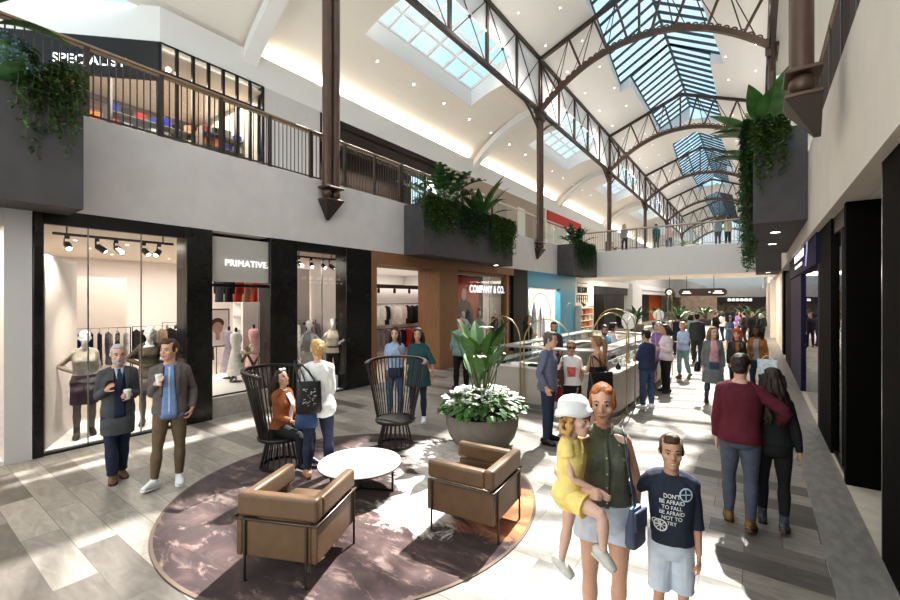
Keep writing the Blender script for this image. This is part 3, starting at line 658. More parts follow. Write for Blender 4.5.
q = MB(); a = fm.wpos(fm.S(fm.sh[-1]+V((.055,0,.075)))); Mi = bt.matrix_basis.inverted() if False else None
P = [fm.wpos((-.165,.17,1.02)), fm.wpos((-.140,.175,1.20)), fm.wpos((-.120,.145,1.34)), fm.wpos((-.120,.06,1.46)), fm.wpos((-.115,-.03,1.475)), fm.wpos((-.12,-.12,1.38)), fm.wpos((-.19,-.13,1.1)), fm.wpos((-.20,.02,1.0)), fm.wpos((-.175,.16,1.01))]
rm = Matrix.Rotation(-(bz+.95),3,'Z'); q.sweep([rm@(p-bt.location) for p in P], .028, .004, up=(0,1,.2)); q.obj('strap', mat('bag_slate',(0,0,0)), bt)
# toddler on the hip
ft = Fig(cam_at(570,2.72,0), dr(.80,-.45), 1.08, 'f', skin='pale', vox=.0055, headk=1.42, legk=.92, girth=1.10, root=1.12, lean=.06, head=(-.30,-.04), arms=arms(('to',cam_at(602,2.58,1.17),(.5,-1,-.2),(-.1,.8,-.5)),((-.85,.35,.0),(-.12,1,.12),(.1,1,-.2))), legs={1:((.34,1,-.16),(-.08,.0,-1),(.05,1,-.65)),-1:((.10,-.10,-1),(.12,-.15,-1),(.2,1,-.45))}, label='curly-haired toddler in a yellow romper and white hat, carried on her mother\'s hip')
ft.pants(F['yellow'], length=.55, off=.024, flare=.030, waist=1.0, name='romper_bottom', fold=.010); ft.top(F['yellow'], hem=.90, sleeve=.22, off=.022, name='romper_top', fold=.010, cuff=.02)
ft.shoes(mat('shoe_cream',(.62,.60,.56),.7), W_sole, off=.012); ft.brow = HB['ginger']; ft.hair(HB['straw'], 'under_hat', .12)
q = MB(); n = 28
prof = [(.136,-.012),(.130,.014),(.116,.034),(.112,.060),(.100,.092),(.066,.116),(.02,.124),(.001,.124)]
o = empty('sun_hat', ft.wpos(ft.H(0,-.025,.030)), 0, 'white floppy sun hat on the toddler', 'hat'); kk = ft.k*ft.hk
vs = []; 
for (r_, z) in prof:
    for k in range(n): a = 2*PI*k/n; rr = r_*(1+(.05*math.sin(5*a) if z < .03 else 0)); vs.append((rr*math.cos(a)*kk*.92, rr*math.sin(a)*kk, z*kk*1.05+(.008*math.sin(4*a+1) if z < .03 else 0)))
q.add(vs, [(i*n+k, i*n+(k+1) % n, (i+1)*n+(k+1) % n, (i+1)*n+k) for i in range(len(prof)-1) for k in range(n)]); h_ = q.obj('crown', F['white'], o, smooth=70, solid=.004)
o.rotation_euler = (ft.obj.rotation_euler.to_matrix()@ft.HR@Euler((.22,0,0)).to_matrix()).to_euler()
# boy
fb = Fig(cam_at(671,2.83), toc(671,.08), 1.44, 'm', skin=skin('boy',(.56,.33,.225)), vox=.0055, headk=1.10, girth=.84, head=(.04,.05), arms=arms(('to',cam_at(641,2.95,.80),(1,-.6,.2),(.5,-.3,-.8)),((-.14,-.02,-1),(-.06,.16,-1),(.0,.15,-1))), legs={1:((.04,.03,-1),(.02,-.05,-1),(.15,1,0)),-1:((-.04,-.02,-1),(-.02,-.05,-1),(-.15,1,0))}, curl=(.7,.3), label='smiling boy in a navy printed sweatshirt and pale denim shorts holding his mother\'s hand')
fb.pants(F['palejean'], length=.88, off=.022, flare=.018, waist=1.0, name='shorts', fold=.008); fb.top(F['boynavy'], hem=.92, sleeve=1.25, off=.026, flare=.0, fold=.007); fb.shoes(W_shoe, W_sole); fb.brow = HB['dark']; fb.hair(HB['brown'], 'quiff')
M_print = mat('print_white', (.82,.82,.82), .7)
fb.print_text(["DON'T","BE AFRAID","TO FALL","BE AFRAID","NOT TO","TRY"], 1.325, .043, .044, M_print, off=.036, x0=-.005, sx=.86)
fb.print_ring(.095,1.345,.048,.010,mat('print_paleblue',(.55,.65,.75),.7),'wheel_print',off=.036,spokes=2); fb.print_ring(-.085,1.085,.050,.011,M_print,'wheel_print',off=.040,spokes=4); fb.print_ring(-.118,1.105,.028,.008,M_print,'wheel_print',off=.040)
q = MB()
for s_ in (-1,1): pass
q.tube([fb.H(-.018,.0975,-.065),fb.H(0,.100,-.0695),fb.H(.018,.0975,-.065)], [.001,.0045,.001], 8); q.obj('teeth', W_sole, fb.obj)
# 13, 14 couple from behind
f = Fig(floor_at(740,522), dr(.62,.80), 1.77, 'm', skin='fair', vox=.007, head=(-.15,-.02), arms=arms(('to',cam_at(783,4.40,1.02),(1,-.3,-.5),(.5,.3,-.6)),hang(-1,.18)), legs={1:step(1,-.4),-1:step(-1,.3)}, face=True, label='man in a maroon sweater and slate trousers walking away with his arm round a woman')
f.pants(F['slate'], length=1.94, off=.010, flare=.004); f.top(F['maroon'], hem=.86, sleeve=1.95, off=.024, flare=.004, fold=.008); f.shoes(mat('shoe_tan',(.20,.11,.04),.6), BR_shoe); f.hair(HB['dark'], 'short')
f = Fig(floor_at(773,524), dr(.62,.80), 1.62, 'f', skin='olive', vox=.007, head=(.12,0), arms=arms(((.26,-.05,-1),(.12,.02,-1),(.1,.1,-1)),((-.2,.1,-1),(.1,.5,-1),(0,.3,-1))), legs={1:step(1,-.35),-1:step(-1,.35)}, label='woman in black with long wavy dark hair walking away beside the man in maroon')
f.pants(F['black'], length=1.9, off=.008, flare=.0); f.top(F['black'], hem=.93, sleeve=1.95, off=.016); f.shoes(mat('boot_slate',(.07,.075,.09),.5), B_shoe, tall=.06); f.hair(HB['dark'], 'wavy', .52, vol=1.05)
# 15-17 three women approaching
f = Fig(floor_at(713,404), toc(713,.15), 1.74, 'f', skin='pale', vox=.010, head=(.35,.02), arms=arms(hang(1,.22),hang(-1,.2)), legs={1:step(1,-.6),-1:step(-1,.7)}, label='woman in a long grey coat, pink jumper and jeans, leftmost of three walking towards us')
f.pants(F['jeans'], off=.008, flare=.0); f.top(F['pink'], hem=.96, sleeve=0, off=.016); f.top(F['coatgrey'], hem=.50, sleeve=1.95, off=.028, name='coat', skirt=.0, neck=1.45, flare=.004); f.front('jumper_front', F['pink'], .97, 1.45, .095, .06, off=.040); f.front('jeans_front', F['jeans'], .62, .97, .085, .095, off=.052); f.shoes(B_shoe, tall=.07); f.hair(HB['light'], 'loose', .34)
bag('shoulder_bag', f.wpos((.30,-.05,.72)), .26, .22, .12, f.obj.rotation_euler.z+1.3, M_blackm, 'black slouchy bag at the side of the woman in the long grey coat', strap=((0,0,.25),.02), taper=.8)
f = Fig(floor_at(737,397), toc(737,.05), 1.64, 'f', skin='pale', vox=.010, head=(-.25,-.05), arms=arms(hang(1,.18),hold(-1,-.1)), legs={1:step(1,.6),-1:step(-1,-.5)}, label='woman with an orange knitted hat and black leather jacket, middle of three walking towards us')
f.pants(F['black'], off=.010, flare=.0); f.top(F['leather'], hem=.90, sleeve=1.95, off=.024, name='jacket'); f.front('scarf', F['mustard'], 1.0, 1.44, .03, .045, off=.040); f.shoes(B_shoe, tall=.06); f.hair(HB['redhat'], 'loose', .22)
q = MB(); kk = f.k*f.hk; q.ball(f.H(0,-.02,.055), (.098*kk,.108*kk,.088*kk), 16, 10); h_ = q.obj('knitted_hat', mat('knit_orange',(.42,.10,.03),.9,var=.2,scale=40), None, smooth=180); h_.location = f.obj.location; h_.rotation_euler = f.obj.rotation_euler; tag(h_, 'orange knitted hat on the middle woman of the three walking', 'hat')
f = Fig(floor_at(757,397), toc(757,-.15), 1.72, 'f', skin='dark', vox=.010, head=(-.3,.0), arms=arms(hold(1,-.15),((-.2,-.05,-1),(-.02,.55,-.8),(0,.4,-.9))), legs={1:step(1,-.5),-1:step(-1,.6)}, label='dark-skinned woman with long black hair and a mustard jacket, rightmost of three walking')
f.pants(F['jeansdark'], off=.008, flare=.0); f.top(F['lilacgrey'], hem=.92, sleeve=0, off=.016); f.top(F['mustard'], hem=.92, sleeve=1.9, off=.026, name='jacket'); f.front('top_front', F['lilacgrey'], .94, 1.44, .07, .05, off=.040); f.shoes(B_shoe); f.hair(HB['black'], 'wavy', .40)
bt = bag('gift_bag', f.wpos((-.24,.26,.60)), .40, .36, .14, f.obj.rotation_euler.z, mat('bag_pattern',(.80,.84,.86),.6,scale=14,col2=(.45,.55,.62)), 'white patterned shopping bag carried by the woman in the mustard jacket', strap=((0,0,.12),.03), taper=1.0)
# 18-24 strollers beside and beyond the kiosk
f = Fig(floor_at(647,408), dr(-.45,1), 1.70, 'm', skin='olive', vox=.010, head=(.1,-.05), arms=arms(fold_(1),fold_(-1)), legs={1:stand(1,.10),-1:stand(-1,.10)}, label='man in a navy sweater and jeans with folded arms, his back turned, by the kiosk')
f.pants(F['jeans'], off=.014, flare=.01); f.top(F['sweater'], hem=.88, sleeve=1.9, off=.026, fold=.009); f.front('collar', F['white'], 1.45, 1.49, .05, .05, off=.02); f.shoes(W_shoe, W_sole); f.hair(HB['black'], 'short')
f = Fig(floor_at(666,392), dr(-1,.05), 1.72, 'f', skin='olive', vox=.012, arms=arms(hang(1,.1),hold(-1)), legs={1:stand(1,.03),-1:stand(-1,.04)}, label='dark-haired woman in a pale pink blouse and black trousers standing in profile')
f.pants(F['black'], off=.010); f.top(F['blouse'], hem=.84, sleeve=1.8, off=.026, cuff=.02); f.shoes(B_shoe); f.hair(HB['dark'], 'long', .22)
f = Fig(floor_at(659,386), dr(-.6,-.8), 1.74, 'f', skin='fair', vox=.012, arms=arms(hold(1),hang(-1)), legs={1:stand(1),-1:stand(-1)}, label='white-haired woman in a purple coat half hidden behind the pink blouse')
f.pants(F['black']); f.top(F['purple'], hem=.70, sleeve=1.9, off=.026, name='coat', skirt=.04); f.shoes(B_shoe); f.hair(HB['grey'], 'loose', .14, vol=1.08)
f = Fig(floor_at(678,355), dr(.4,1), 1.72, 'm', skin='fair', vox=.014, arms=arms(hang(1),hang(-1)), legs={1:stand(1),-1:stand(-1)}, girth=1.1, label='man in a navy suit with his back turned, beyond the pink blouse')
f.pants(F['suitnavy'], off=.014); f.top(F['suitnavy'], hem=.84, sleeve=1.95, off=.026, name='suit_jacket'); f.shoes(B_shoe); f.hair(HB['dark'], 'short')
f = Fig(floor_at(683,378), dr(-.8,-.4), 1.68, 'f', skin='pale', vox=.012, arms=arms(hang(1,.1),fold_(-1)), legs={1:step(1,.5),-1:step(-1,-.4)}, label='blonde woman in a light blue shirt and mint green trousers')
f.pants(F['mint'], length=1.85, off=.012, flare=.01); f.top(F['lightblue'], hem=.88, sleeve=1.9, off=.022); f.shoes(mat('shoe_khaki',(.2,.18,.1),.6)); f.hair(HB['blonde'], 'loose', .14, vol=1.06)
f = Fig(floor_at(697,363), dr(.5,1), 1.84, 'm', skin='fair', vox=.013, girth=1.1, arms=arms(hang(1),hang(-1)), legs={1:step(1,.3),-1:step(-1,-.3)}, label='man in a dark grey suit walking away in the middle distance')
f.pants(F['suitgrey'], off=.016); f.top(F['suitgrey'], hem=.82, sleeve=1.95, off=.028, name='suit_jacket'); f.shoes(B_shoe); f.hair(HB['black'], 'short')
f = Fig(floor_at(730,352), dr(-.2,-1), 1.62, 'f', skin='fair', vox=.016, arms=arms(hold(1),hold(-1)), legs={1:stand(1),-1:stand(-1)}, label='long-haired woman in a denim dress far down the mall')
f.skirt(F['denim'], .55, waist=1.1); f.top(F['denim'], hem=.95, sleeve=1.2, off=.02); f.shoes(B_shoe); f.hair(HB['dark'], 'long', .4)
f = Fig(floor_at(752,344), dr(-.2,-1), 1.72, 'm', skin='olive', vox=.018, arms=arms(hang(1),hang(-1)), legs={1:stand(1),-1:stand(-1)}, label='man in black far down the mall, left of a pair near the right wall')
f.pants(F['black']); f.top(F['black'], hem=.86, sleeve=1.9, off=.026); f.shoes(B_shoe); f.hair(HB['black'], 'short')
f = Fig(floor_at(761,346), dr(.1,1), 1.66, 'f', skin='pale', vox=.018, arms=arms(hang(1),hang(-1)), legs={1:stand(1),-1:stand(-1)}, label='woman with pale hair and a dark backpack far down the mall by the right wall')
f.pants(F['jeansdark']); f.top(F['suitgrey'], hem=.86, sleeve=1.9, off=.026); f.shoes(B_shoe); f.hair(HB['grey'], 'loose', .2)
bag('backpack', f.wpos((0,-.20,1.02)), .30, .42, .18, f.obj.rotation_euler.z, F['suitgrey'], 'dark backpack on the pale-haired woman far down the mall', taper=.7)
f = Fig(floor_at(691,350), dr(.9,.3), 1.66, 'f', skin='olive', vox=.018, arms=arms(hang(1),hold(-1)), legs={1:stand(1),-1:stand(-1)}, label='woman in a pale turquoise top between the two suited men')
f.pants(F['jeans']); f.top(cloth('turq',(.25,.48,.52)), hem=.86, sleeve=1.2, off=.024); f.shoes(B_shoe); f.hair(HB['black'], 'long', .2)
for i, (px, py, sx, top_, hr, lab) in enumerate([(716,343,'m','black','dark','man in a dark jacket far off below the direction sign'),(722,341,'f','white','black','woman in a white top far off below the direction sign'),(738,340,'f','purple','dark','woman in purple far off near the escalators'),(744,343,'m','suitgrey','black','man in grey far off near the escalators')]):
    f = Fig(floor_at(px,py), dr((-1)**i*.4,-1+2*(i % 2)), 1.70, sx, skin=['fair','olive','tan','fair'][i], vox=.022, arms=arms(hang(1),hold(-1)), legs={1:step(1,.4),-1:step(-1,-.4)}, face=False, label=lab)
    f.pants(F['jeansdark']); f.top(F[top_], hem=.86, sleeve=1.9, off=.026); f.shoes(B_shoe); f.hair(HB[hr], 'short' if sx == 'm' else 'long', .25)
# kiosk staff and shoppers around it
f = Fig((-4.15,10.2,0), dr(.1,-1), 1.80, 'm', skin='olive', vox=.012, head=(-.2,-.15), arms=arms(hold(1,-.3),hold(-1,-.3)), label='bearded man in a dark shirt serving behind the kiosk')
f.pants(F['black']); f.top(F['aubergine'], hem=.86, sleeve=1.9, off=.024); f.shoes(B_shoe); f.hair(HB['black'], 'short', beard=HB['black'])
f = Fig((-3.15,11.0,0), dr(.35,-1), 1.72, 'm', skin='olive', vox=.012, head=(-.35,-.25), girth=1.08, arms=arms(hold(1,-.3),hold(-1,-.3)), label='bearded man in a blue denim shirt working behind the kiosk')
f.pants(F['black']); f.top(mat('fabric_denimblue',(.13,.29,.44),.85,var=.1,scale=12), hem=.86, sleeve=1.9, off=.024); f.shoes(B_shoe); f.hair(HB['black'], 'short', beard=HB['black'])
f = Fig((-3.3,12.4,0), dr(.9,-.3), 1.70, 'f', skin='fair', vox=.012, arms=arms(hold(1,-.2),hold(-1,-.2)), label='woman with dark curly hair and a white blouse behind the kiosk')
f.pants(F['black']); f.top(F['white'], hem=.86, sleeve=1.8, off=.022); f.shoes(B_shoe); f.hair(HB['black'], 'curly', .10)
f = Fig((-6.35,9.3,0), dr(-.25,1), 1.86, 'm', skin='tan', vox=.011, head=(.2,-.1), girth=1.1, arms=arms(hang(1),((-.2,.1,-1),(.05,.8,-.4),(0,.8,-.3))), legs={1:stand(1,.08),-1:stand(-1,.08)}, label='bald man in a sage green shirt with his back turned, behind the bowl planter')
f.pants(F['black'], off=.014); f.top(F['sage'], hem=.84, sleeve=1.1, off=.026, flare=.02, cuff=.03); f.shoes(B_shoe); f.hair(HB['dark'], 'bald')
f = Fig((-6.2,13.0,0), dr(.8,-.5), 1.84, 'f', skin='olive', vox=.013, arms=arms(hold(1),hold(-1)), legs={1:stand(1),-1:stand(-1)}, label='woman in black in front of the cream product shelving')
f.pants(F['black']); f.top(F['black'], hem=.86, sleeve=1.9, off=.022); f.shoes(B_shoe); f.hair(HB['dark'], 'long', .25)
# people on the upper level
GZ = 5.26
for i, (px, X, Y, sx, top_, bot, hr, lab) in enumerate([(0,-6.55,27.2,'f','lilacgrey','black','grey','pale-clothed person behind the left end of the bridge rail'),(0,-4.95,28.2,'m','teal','suitgrey','dark','dark-clothed person behind the bridge rail right of the square column'),(0,-4.3,28.5,'f','pink','jeans','dark','person in a pink top and jeans behind the bridge rail'),(0,-1.75,27.6,'f','sage','jeansdark','brown','person in a green top behind the bridge rail, right part'),(0,-1.3,27.9,'m','beige','black','dark','person in a tan jacket behind the bridge rail near the hanging ivy')]):
    f = Fig((X,Y,GZ), dr(-.1,[-1,1,-1,1,1][i]), 1.72, sx, skin='fair', vox=.020, arms=arms(hang(1),hold(-1)), legs={1:stand(1),-1:stand(-1)}, face=False, label=lab)
    f.pants(F[bot]); f.top(F[top_], hem=.86, sleeve=1.5, off=.024); f.shoes(B_shoe); f.hair(HB[hr], 'short' if sx == 'm' else 'long', .25)
f = Fig((-9.6,12.3,5.12), dr(.3,1), 1.75, 'm', skin='fair', vox=.014, arms=arms(hang(1),hang(-1)), legs={1:stand(1),-1:stand(-1)}, face=False, label='person in a navy shirt and white trousers upstairs behind the monstera')
f.pants(F['white']); f.top(F['navy'], hem=.86, sleeve=1.2, off=.024); f.shoes(B_shoe); f.hair(HB['dark'], 'short')
# ---------------------------------------------------------------- shop-window mannequins
M_manq = mat('mannequin_white', (.80,.78,.75), .35)
def mannequin(loc, d, h, label, sex='f', a=None, lg=None, head=(0,0), vox=.010):
    return Fig(loc, d, h, sex, skin=M_manq, vox=vox, head=head, arms=a or arms(hip_(1),hip_(-1)), legs=lg or {1:step(1,.3),-1:step(-1,-.1)}, face=False, label=label, name='mannequin', cat='mannequin')
f = mannequin((-9.14,2.19,.052), toc(86,.05), 1.78, 'white mannequin in a taupe knit top and dark pencil skirt, big shop window', a=arms(hip_(1),hang(-1,.2)))
f.pants(F['greybrown'], length=2.0, off=.003, flare=0, name='tights', fold=0); f.top(F['stone'], hem=.98, sleeve=1.9, off=.012, fold=.003, flare=0); f.skirt(F['aubergine'], .56, waist=1.04, off=.014, flare=0); f.shoes(B_shoe, tall=.12)
f = mannequin((-9.12,3.12,.052), toc(150,.0), 1.80, 'white mannequin in a belted brown dress in the big shop window', a=arms(hip_(1),hip_(-1)))
f.pants(F['greybrown'], length=2.0, off=.003, flare=0, name='tights', fold=0); f.top(F['oliveb'], hem=.62, sleeve=1.9, off=.014, name='dress', skirt=.02, fold=.003, neck=1.40); f.front('belt', F['khaki'], 1.06, 1.10, .14, .14, off=.026); f.shoes(B_shoe)
YM = on_x(309,-9.15)
f = mannequin((-9.15,YM,.052), dr(.5,-1), 1.78, 'white mannequin in a grey shell top, left one in the narrow window', a=arms(hang(1,.3),hip_(-1))); f.top(F['lilacgrey'], hem=.80, sleeve=0, off=.014, flare=.0); f.skirt(F['stone'], .30, waist=1.0, flare=.06)
f = mannequin((-9.12,on_x(333,-9.12),.052), dr(.2,-1), 1.80, 'white mannequin in a beige top and black leggings, in the narrow window', a=arms(hip_(1),((-.5,.5,-.5),(.3,.9,-.1),(.2,.9,-.1))))
f.pants(F['black'], length=2.0, off=.004, flare=0, name='leggings', fold=0); f.top(F['beige'], hem=.88, sleeve=0, off=.014); f.front('belt', B_shoe, 1.02, 1.06, .13, .13, off=.028); f.shoes(B_shoe)
for i, (px, c1, c2, lab) in enumerate([(463,'white','lilacgrey','white mannequin in a pale shirt before the red poster'),(479,'stone','black','white mannequin in a grey dress and dark jacket, middle of the wood-framed window'),(494,'suitgrey','black','slim mannequin in a dark waistcoat at the right of the wood-framed window')]):
    f = mannequin((-9.16,on_x(px,-9.16),.13), dr(.4,-1), 1.78, lab, vox=.014, a=arms(hang(1,.25),hip_(-1)), sex=['m','f','m'][i])
    f.pants(F[c2], off=.010); f.top(F[c1], hem=.84, sleeve=[1.8,0,0][i], off=.018); f.shoes(B_shoe)
# ---------------------------------------------------------------- camera, sky, sun
cam = bpy.data.cameras.new('camera'); camo = bpy.data.objects.new('camera', cam); C.objects.link(camo)
cam.sensor_width = 36; cam.lens = 17.0; cam.clip_start = 0.05; cam.clip_end = 300
camo.location = (0,0,EYE); camo.rotation_euler = (PI/2, 0, TH); bpy.context.scene.camera = camo
w = bpy.data.worlds.new('sky'); bpy.context.scene.world = w; w.use_nodes = True; nt = w.node_tree
bg = nt.nodes['Background']
tc = nt.nodes.new('ShaderNodeTexCoord'); nz = nt.nodes.new('ShaderNodeTexNoise'); nz.inputs['Scale'].default_value = 3.0; nz.inputs['Detail'].default_value = 6
rp = nt.nodes.new('ShaderNodeValToRGB'); rp.color_ramp.elements[0].position = 0.45; rp.color_ramp.elements[0].color = (0.58,0.85,0.97,1)
rp.color_ramp.elements[1].position = 0.72; rp.color_ramp.elements[1].color = (0.95,0.98,1.0,1)
nt.links.new(tc.outputs['Generated'], nz.inputs['Vector']); nt.links.new(nz.outputs['Fac'], rp.inputs['Fac']); nt.links.new(rp.outputs['Color'], bg.inputs['Color'])
bg.inputs['Strength'].default_value = 1.3
sun = light('sun', 'SUN', (0,40,40), 18.0, (1.0,0.94,0.85), angle=math.radians(0.8))
sdir = V((-0.07, 0.60, 0.80)).normalized()          # towards the sun: ahead along the mall, high
sun.rotation_euler = sdir.to_track_quat('Z', 'Y').to_euler()
sc = bpy.context.scene
sc.view_settings.view_transform = 'Standard'; sc.view_settings.look = 'Medium High Contrast'; sc.view_settings.exposure = -0.33
sc.cycles.max_bounces = 7; sc.cycles.diffuse_bounces = 4; sc.cycles.glossy_bounces = 3; sc.cycles.transparent_max_bounces = 24
sc.cycles.transmission_bounces = 4
sc.cycles.sample_clamp_indirect = 6.0; sc.cycles.caustics_reflective = False; sc.cycles.caustics_refractive = False

# ---------------------------------------------------------------- materials of the building
M_fascia = mat('fascia_render', (0.64,0.60,0.59), 0.75, var=0.05, scale=2.2, bump=0.03)
M_white = mat('white_paint', (0.80,0.79,0.78), 0.8)
M_ceil = mat('ceiling_paint', (0.82,0.79,0.75), 0.85)
M_vault = mat('vault_paint', (0.80,0.76,0.70), 0.85)
M_dark = mat('planter_charcoal', (0.085,0.08,0.085), 0.75, var=0.1, scale=3)
M_black = mat('black_metal', (0.012,0.012,0.012), 0.35)
M_pier = mat('polished_black_stone', (0.016,0.0145,0.0135), 0.22, var=0.22, scale=5, bump=0.0)
M_iron = mat('brown_ironwork', (0.115,0.073,0.055), 0.38, metal=0.35, var=0.12, scale=4)
M_irond = mat('dark_ironwork', (0.06,0.045,0.038), 0.45, metal=0.2)
M_wood = mat('oak_veneer', (0.22,0.11,0.05), 0.5, scale=5, stretch=(14,14,0.8), col2=(0.33,0.175,0.085), bump=0.05)
M_rail = mat('handrail_oak', (0.30,0.205,0.135), 0.45, var=0.15, scale=6)
M_glass = glass_mat('shop_glass', (0.97,0.985,0.98), 0.8)
M_sky = glass_mat('skylight_glass', (0.90,0.96,1.0), 0.5)
M_stone2 = mat('cream_shop_floor', (0.60,0.53,0.45), 0.5, var=0.08, scale=6)
M_lamp = mat('lamp_white', (1,1,1), 0.5, emis=(1,0.96,0.88), estr=14)
M_warm = mat('lamp_warm', (1,0.9,0.7), 0.5, emis=(1,0.80,0.52), estr=5)
M_sign = mat('sign_white', (1,1,1), 0.4, emis=(1,1,1), estr=1.3)
M_cream = mat('cream_plaster', (0.78,0.70,0.60), 0.7)
M_brass = mat('brass', (0.50,0.38,0.20), 0.3, metal=0.9)


def floor_material(name, width, axis_x=True):
    m = bpy.data.materials.new(name); m.use_nodes = True; nt = m.node_tree; b = nt.nodes['Principled BSDF']; L = nt.links
    tc = nt.nodes.new('ShaderNodeTexCoord'); mp = nt.nodes.new('ShaderNodeMapping'); mp.inputs['Location'].default_value = (-0.2, -0.0, 0)
    L.new(tc.outputs['Object'], mp.inputs[0])
    br = nt.nodes.new('ShaderNodeTexBrick'); br.offset = 0.5; br.inputs['Scale'].default_value = 1
    br.inputs['Brick Width'].default_value = width; br.inputs['Row Height'].default_value = 0.3
    br.inputs['Mortar Size'].default_value = 0.0032; br.inputs['Mortar Smooth'].default_value = 0.1; br.inputs['Bias'].default_value = 0.0
    br.inputs['Color1'].default_value = (0,0,0,1); br.inputs['Color2'].default_value = (1,1,1,1); br.inputs['Mortar'].default_value = (0.5,0.5,0.5,1)
    L.new(mp.outputs[0], br.inputs['Vector'])
    rp = nt.nodes.new('ShaderNodeValToRGB'); e = rp.color_ramp.elements
    e[0].position = 0.0; e[0].color = (0.115,0.100,0.090,1); e[1].position = 1.0; e[1].color = (0.36,0.325,0.288,1)
    e2 = rp.color_ramp.elements.new(0.13); e2.color = (0.145,0.128,0.115,1)
    e3 = rp.color_ramp.elements.new(0.24); e3.color = (0.255,0.228,0.202,1)
    L.new(br.outputs['Color'], rp.inputs[0])
    # veins
    ad = nt.nodes.new('ShaderNodeVectorMath'); ad.operation = 'ADD'
    cm = nt.nodes.new('ShaderNodeVectorMath'); cm.operation = 'SCALE'; cm.inputs['Scale'].default_value = 9.0
    L.new(br.outputs['Color'], cm.inputs[0]); L.new(tc.outputs['Object'], ad.inputs[0]); L.new(cm.outputs[0], ad.inputs[1])
    m2 = nt.nodes.new('ShaderNodeMapping'); m2.inputs['Rotation'].default_value = (0,0,0.35); m2.inputs['Scale'].default_value = (1.6,5.5,1)
    L.new(ad.outputs[0], m2.inputs[0])
    n1 = nt.nodes.new('ShaderNodeTexNoise'); n1.inputs['Scale'].default_value = 1.5; n1.inputs['Detail'].default_value = 9; n1.inputs['Distortion'].default_value = 1.4
    n1.inputs['Roughness'].default_value = 0.62
    L.new(m2.outputs[0], n1.inputs['Vector'])
    vr = nt.nodes.new('ShaderNodeMapRange'); vr.inputs['From Min'].default_value = 0.25; vr.inputs['From Max'].default_value = 0.75; vr.inputs['To Min'].default_value = 0.72; vr.inputs['To Max'].default_value = 1.34
    L.new(n1.outputs['Fac'], vr.inputs[0])
    mu = nt.nodes.new('ShaderNodeMix'); mu.data_type = 'RGBA'; mu.blend_type = 'MULTIPLY'; mu.inputs[0].default_value = 1.0
    L.new(rp.outputs[0], mu.inputs[6]); L.new(vr.outputs[0], mu.inputs[7])
    mo = nt.nodes.new('ShaderNodeMix'); mo.data_type = 'RGBA'; mo.inputs[7].default_value = (0.11,0.10,0.095,1)
    L.new(br.outputs['Fac'], mo.inputs[0]); L.new(mu.outputs[2], mo.inputs[6]); L.new(mo.outputs[2], b.inputs['Base Color'])
    b.inputs['Roughness'].default_value = 0.42
    bp = nt.nodes.new('ShaderNodeBump'); bp.inputs['Strength'].default_value = 0.25; bp.inputs['Distance'].default_value = 0.003; bp.invert = True
    L.new(br.outputs['Fac'], bp.inputs['Height']); L.new(bp.outputs[0], b.inputs['Normal'])
    return m
M_floorA = floor_material('grey_stone_planks_long', 1.2)
M_floorB = floor_material('grey_stone_planks_short', 0.6)
M_border = mat('border_stone', (0.20,0.185,0.17), 0.45, scale=5, col2=(0.30,0.28,0.26), stretch=(2.5,1,1))

# ---------------------------------------------------------------- floors
XL, XR, XU = -8.67, 0.92, -12.2
Z1, Z2 = 3.72, 5.28           # underside of the gallery, top of its parapet
YE = 104.0; Y0 = -7.0
q = MB(); q.box((XL,Y0,-0.1),(-2.2,YE,0.0)); struct('floor', q, M_floorA)
q = MB(); q.box((-2.2,Y0,-0.1),(0.51,YE,0.0)); struct('floor', q, M_floorB)
q = MB(); q.box((0.51,Y0,-0.1),(XR,YE,0.0)); struct('floor', q, M_border)
q = MB(); q.box((-16.5,Y0,-0.12),(XL,YE,0.0)); struct('floor', q, M_stone2)
q = MB(); q.box((XR,Y0,-0.12),(4.2,YE,0.0)); struct('floor', q, M_stone2)

# ---------------------------------------------------------------- gallery slabs and parapets
q = MB(); q.box((XL,Y0,Z1),(XL-0.30,25.9,Z2)); struct('wall_left', q, M_fascia)
M_cr = mat('right_fascia_cream', (.68,.62,.56), .75, var=.04, scale=2)
q = MB(); q.box((0.82,Y0,Z1-0.12),(1.12,25.9,Z2)); struct('wall_right', q, M_cr)
q = MB(); q.box((XL-0.3,Y0,Z1),(-16.5,YE,Z2-0.16)); struct('floor_gallery_left', q, M_white)
q = MB(); q.box((1.12,Y0,Z1-0.12),(6.0,YE,Z2-0.16)); struct('floor_gallery_right', q, M_white)
# bridge across the mall
q = MB(); q.box((XL-0.3,25.9,Z1),(1.12,31.5,Z2-0.02)); struct('floor_bridge', q, M_white)
q = MB(); q.box((XL,31.5,Z1),(XL-0.3,YE,Z2)); struct('wall_left', q, M_fascia)
q = MB(); q.box((0.82,31.5,Z1),(1.12,YE,Z2)); struct('wall_right', q, M_white)

# ---------------------------------------------------------------- upper shop wall band, vaults
ZB0, ZB1 = 8.85, 9.75
YK = 4.4
q = MB(); q.box((XU,YK,ZB0),(XU-0.4,YE,ZB1)); struct('wall_left_band', q, M_white)
K2 = (-14.6,2.0)
q = MB(); q.prism([(XU,YK,ZB0),(K2[0],K2[1],ZB0),(K2[0]-.3,K2[1]+.3,ZB0),(XU-.4,YK,ZB0)], (0,0,ZB1-ZB0)); struct('wall_left_band', q, M_white)
q = MB(); q.box((K2[0],K2[1],ZB0),(K2[0]-.4,Y0,ZB1)); struct('wall_left_band', q, M_white)

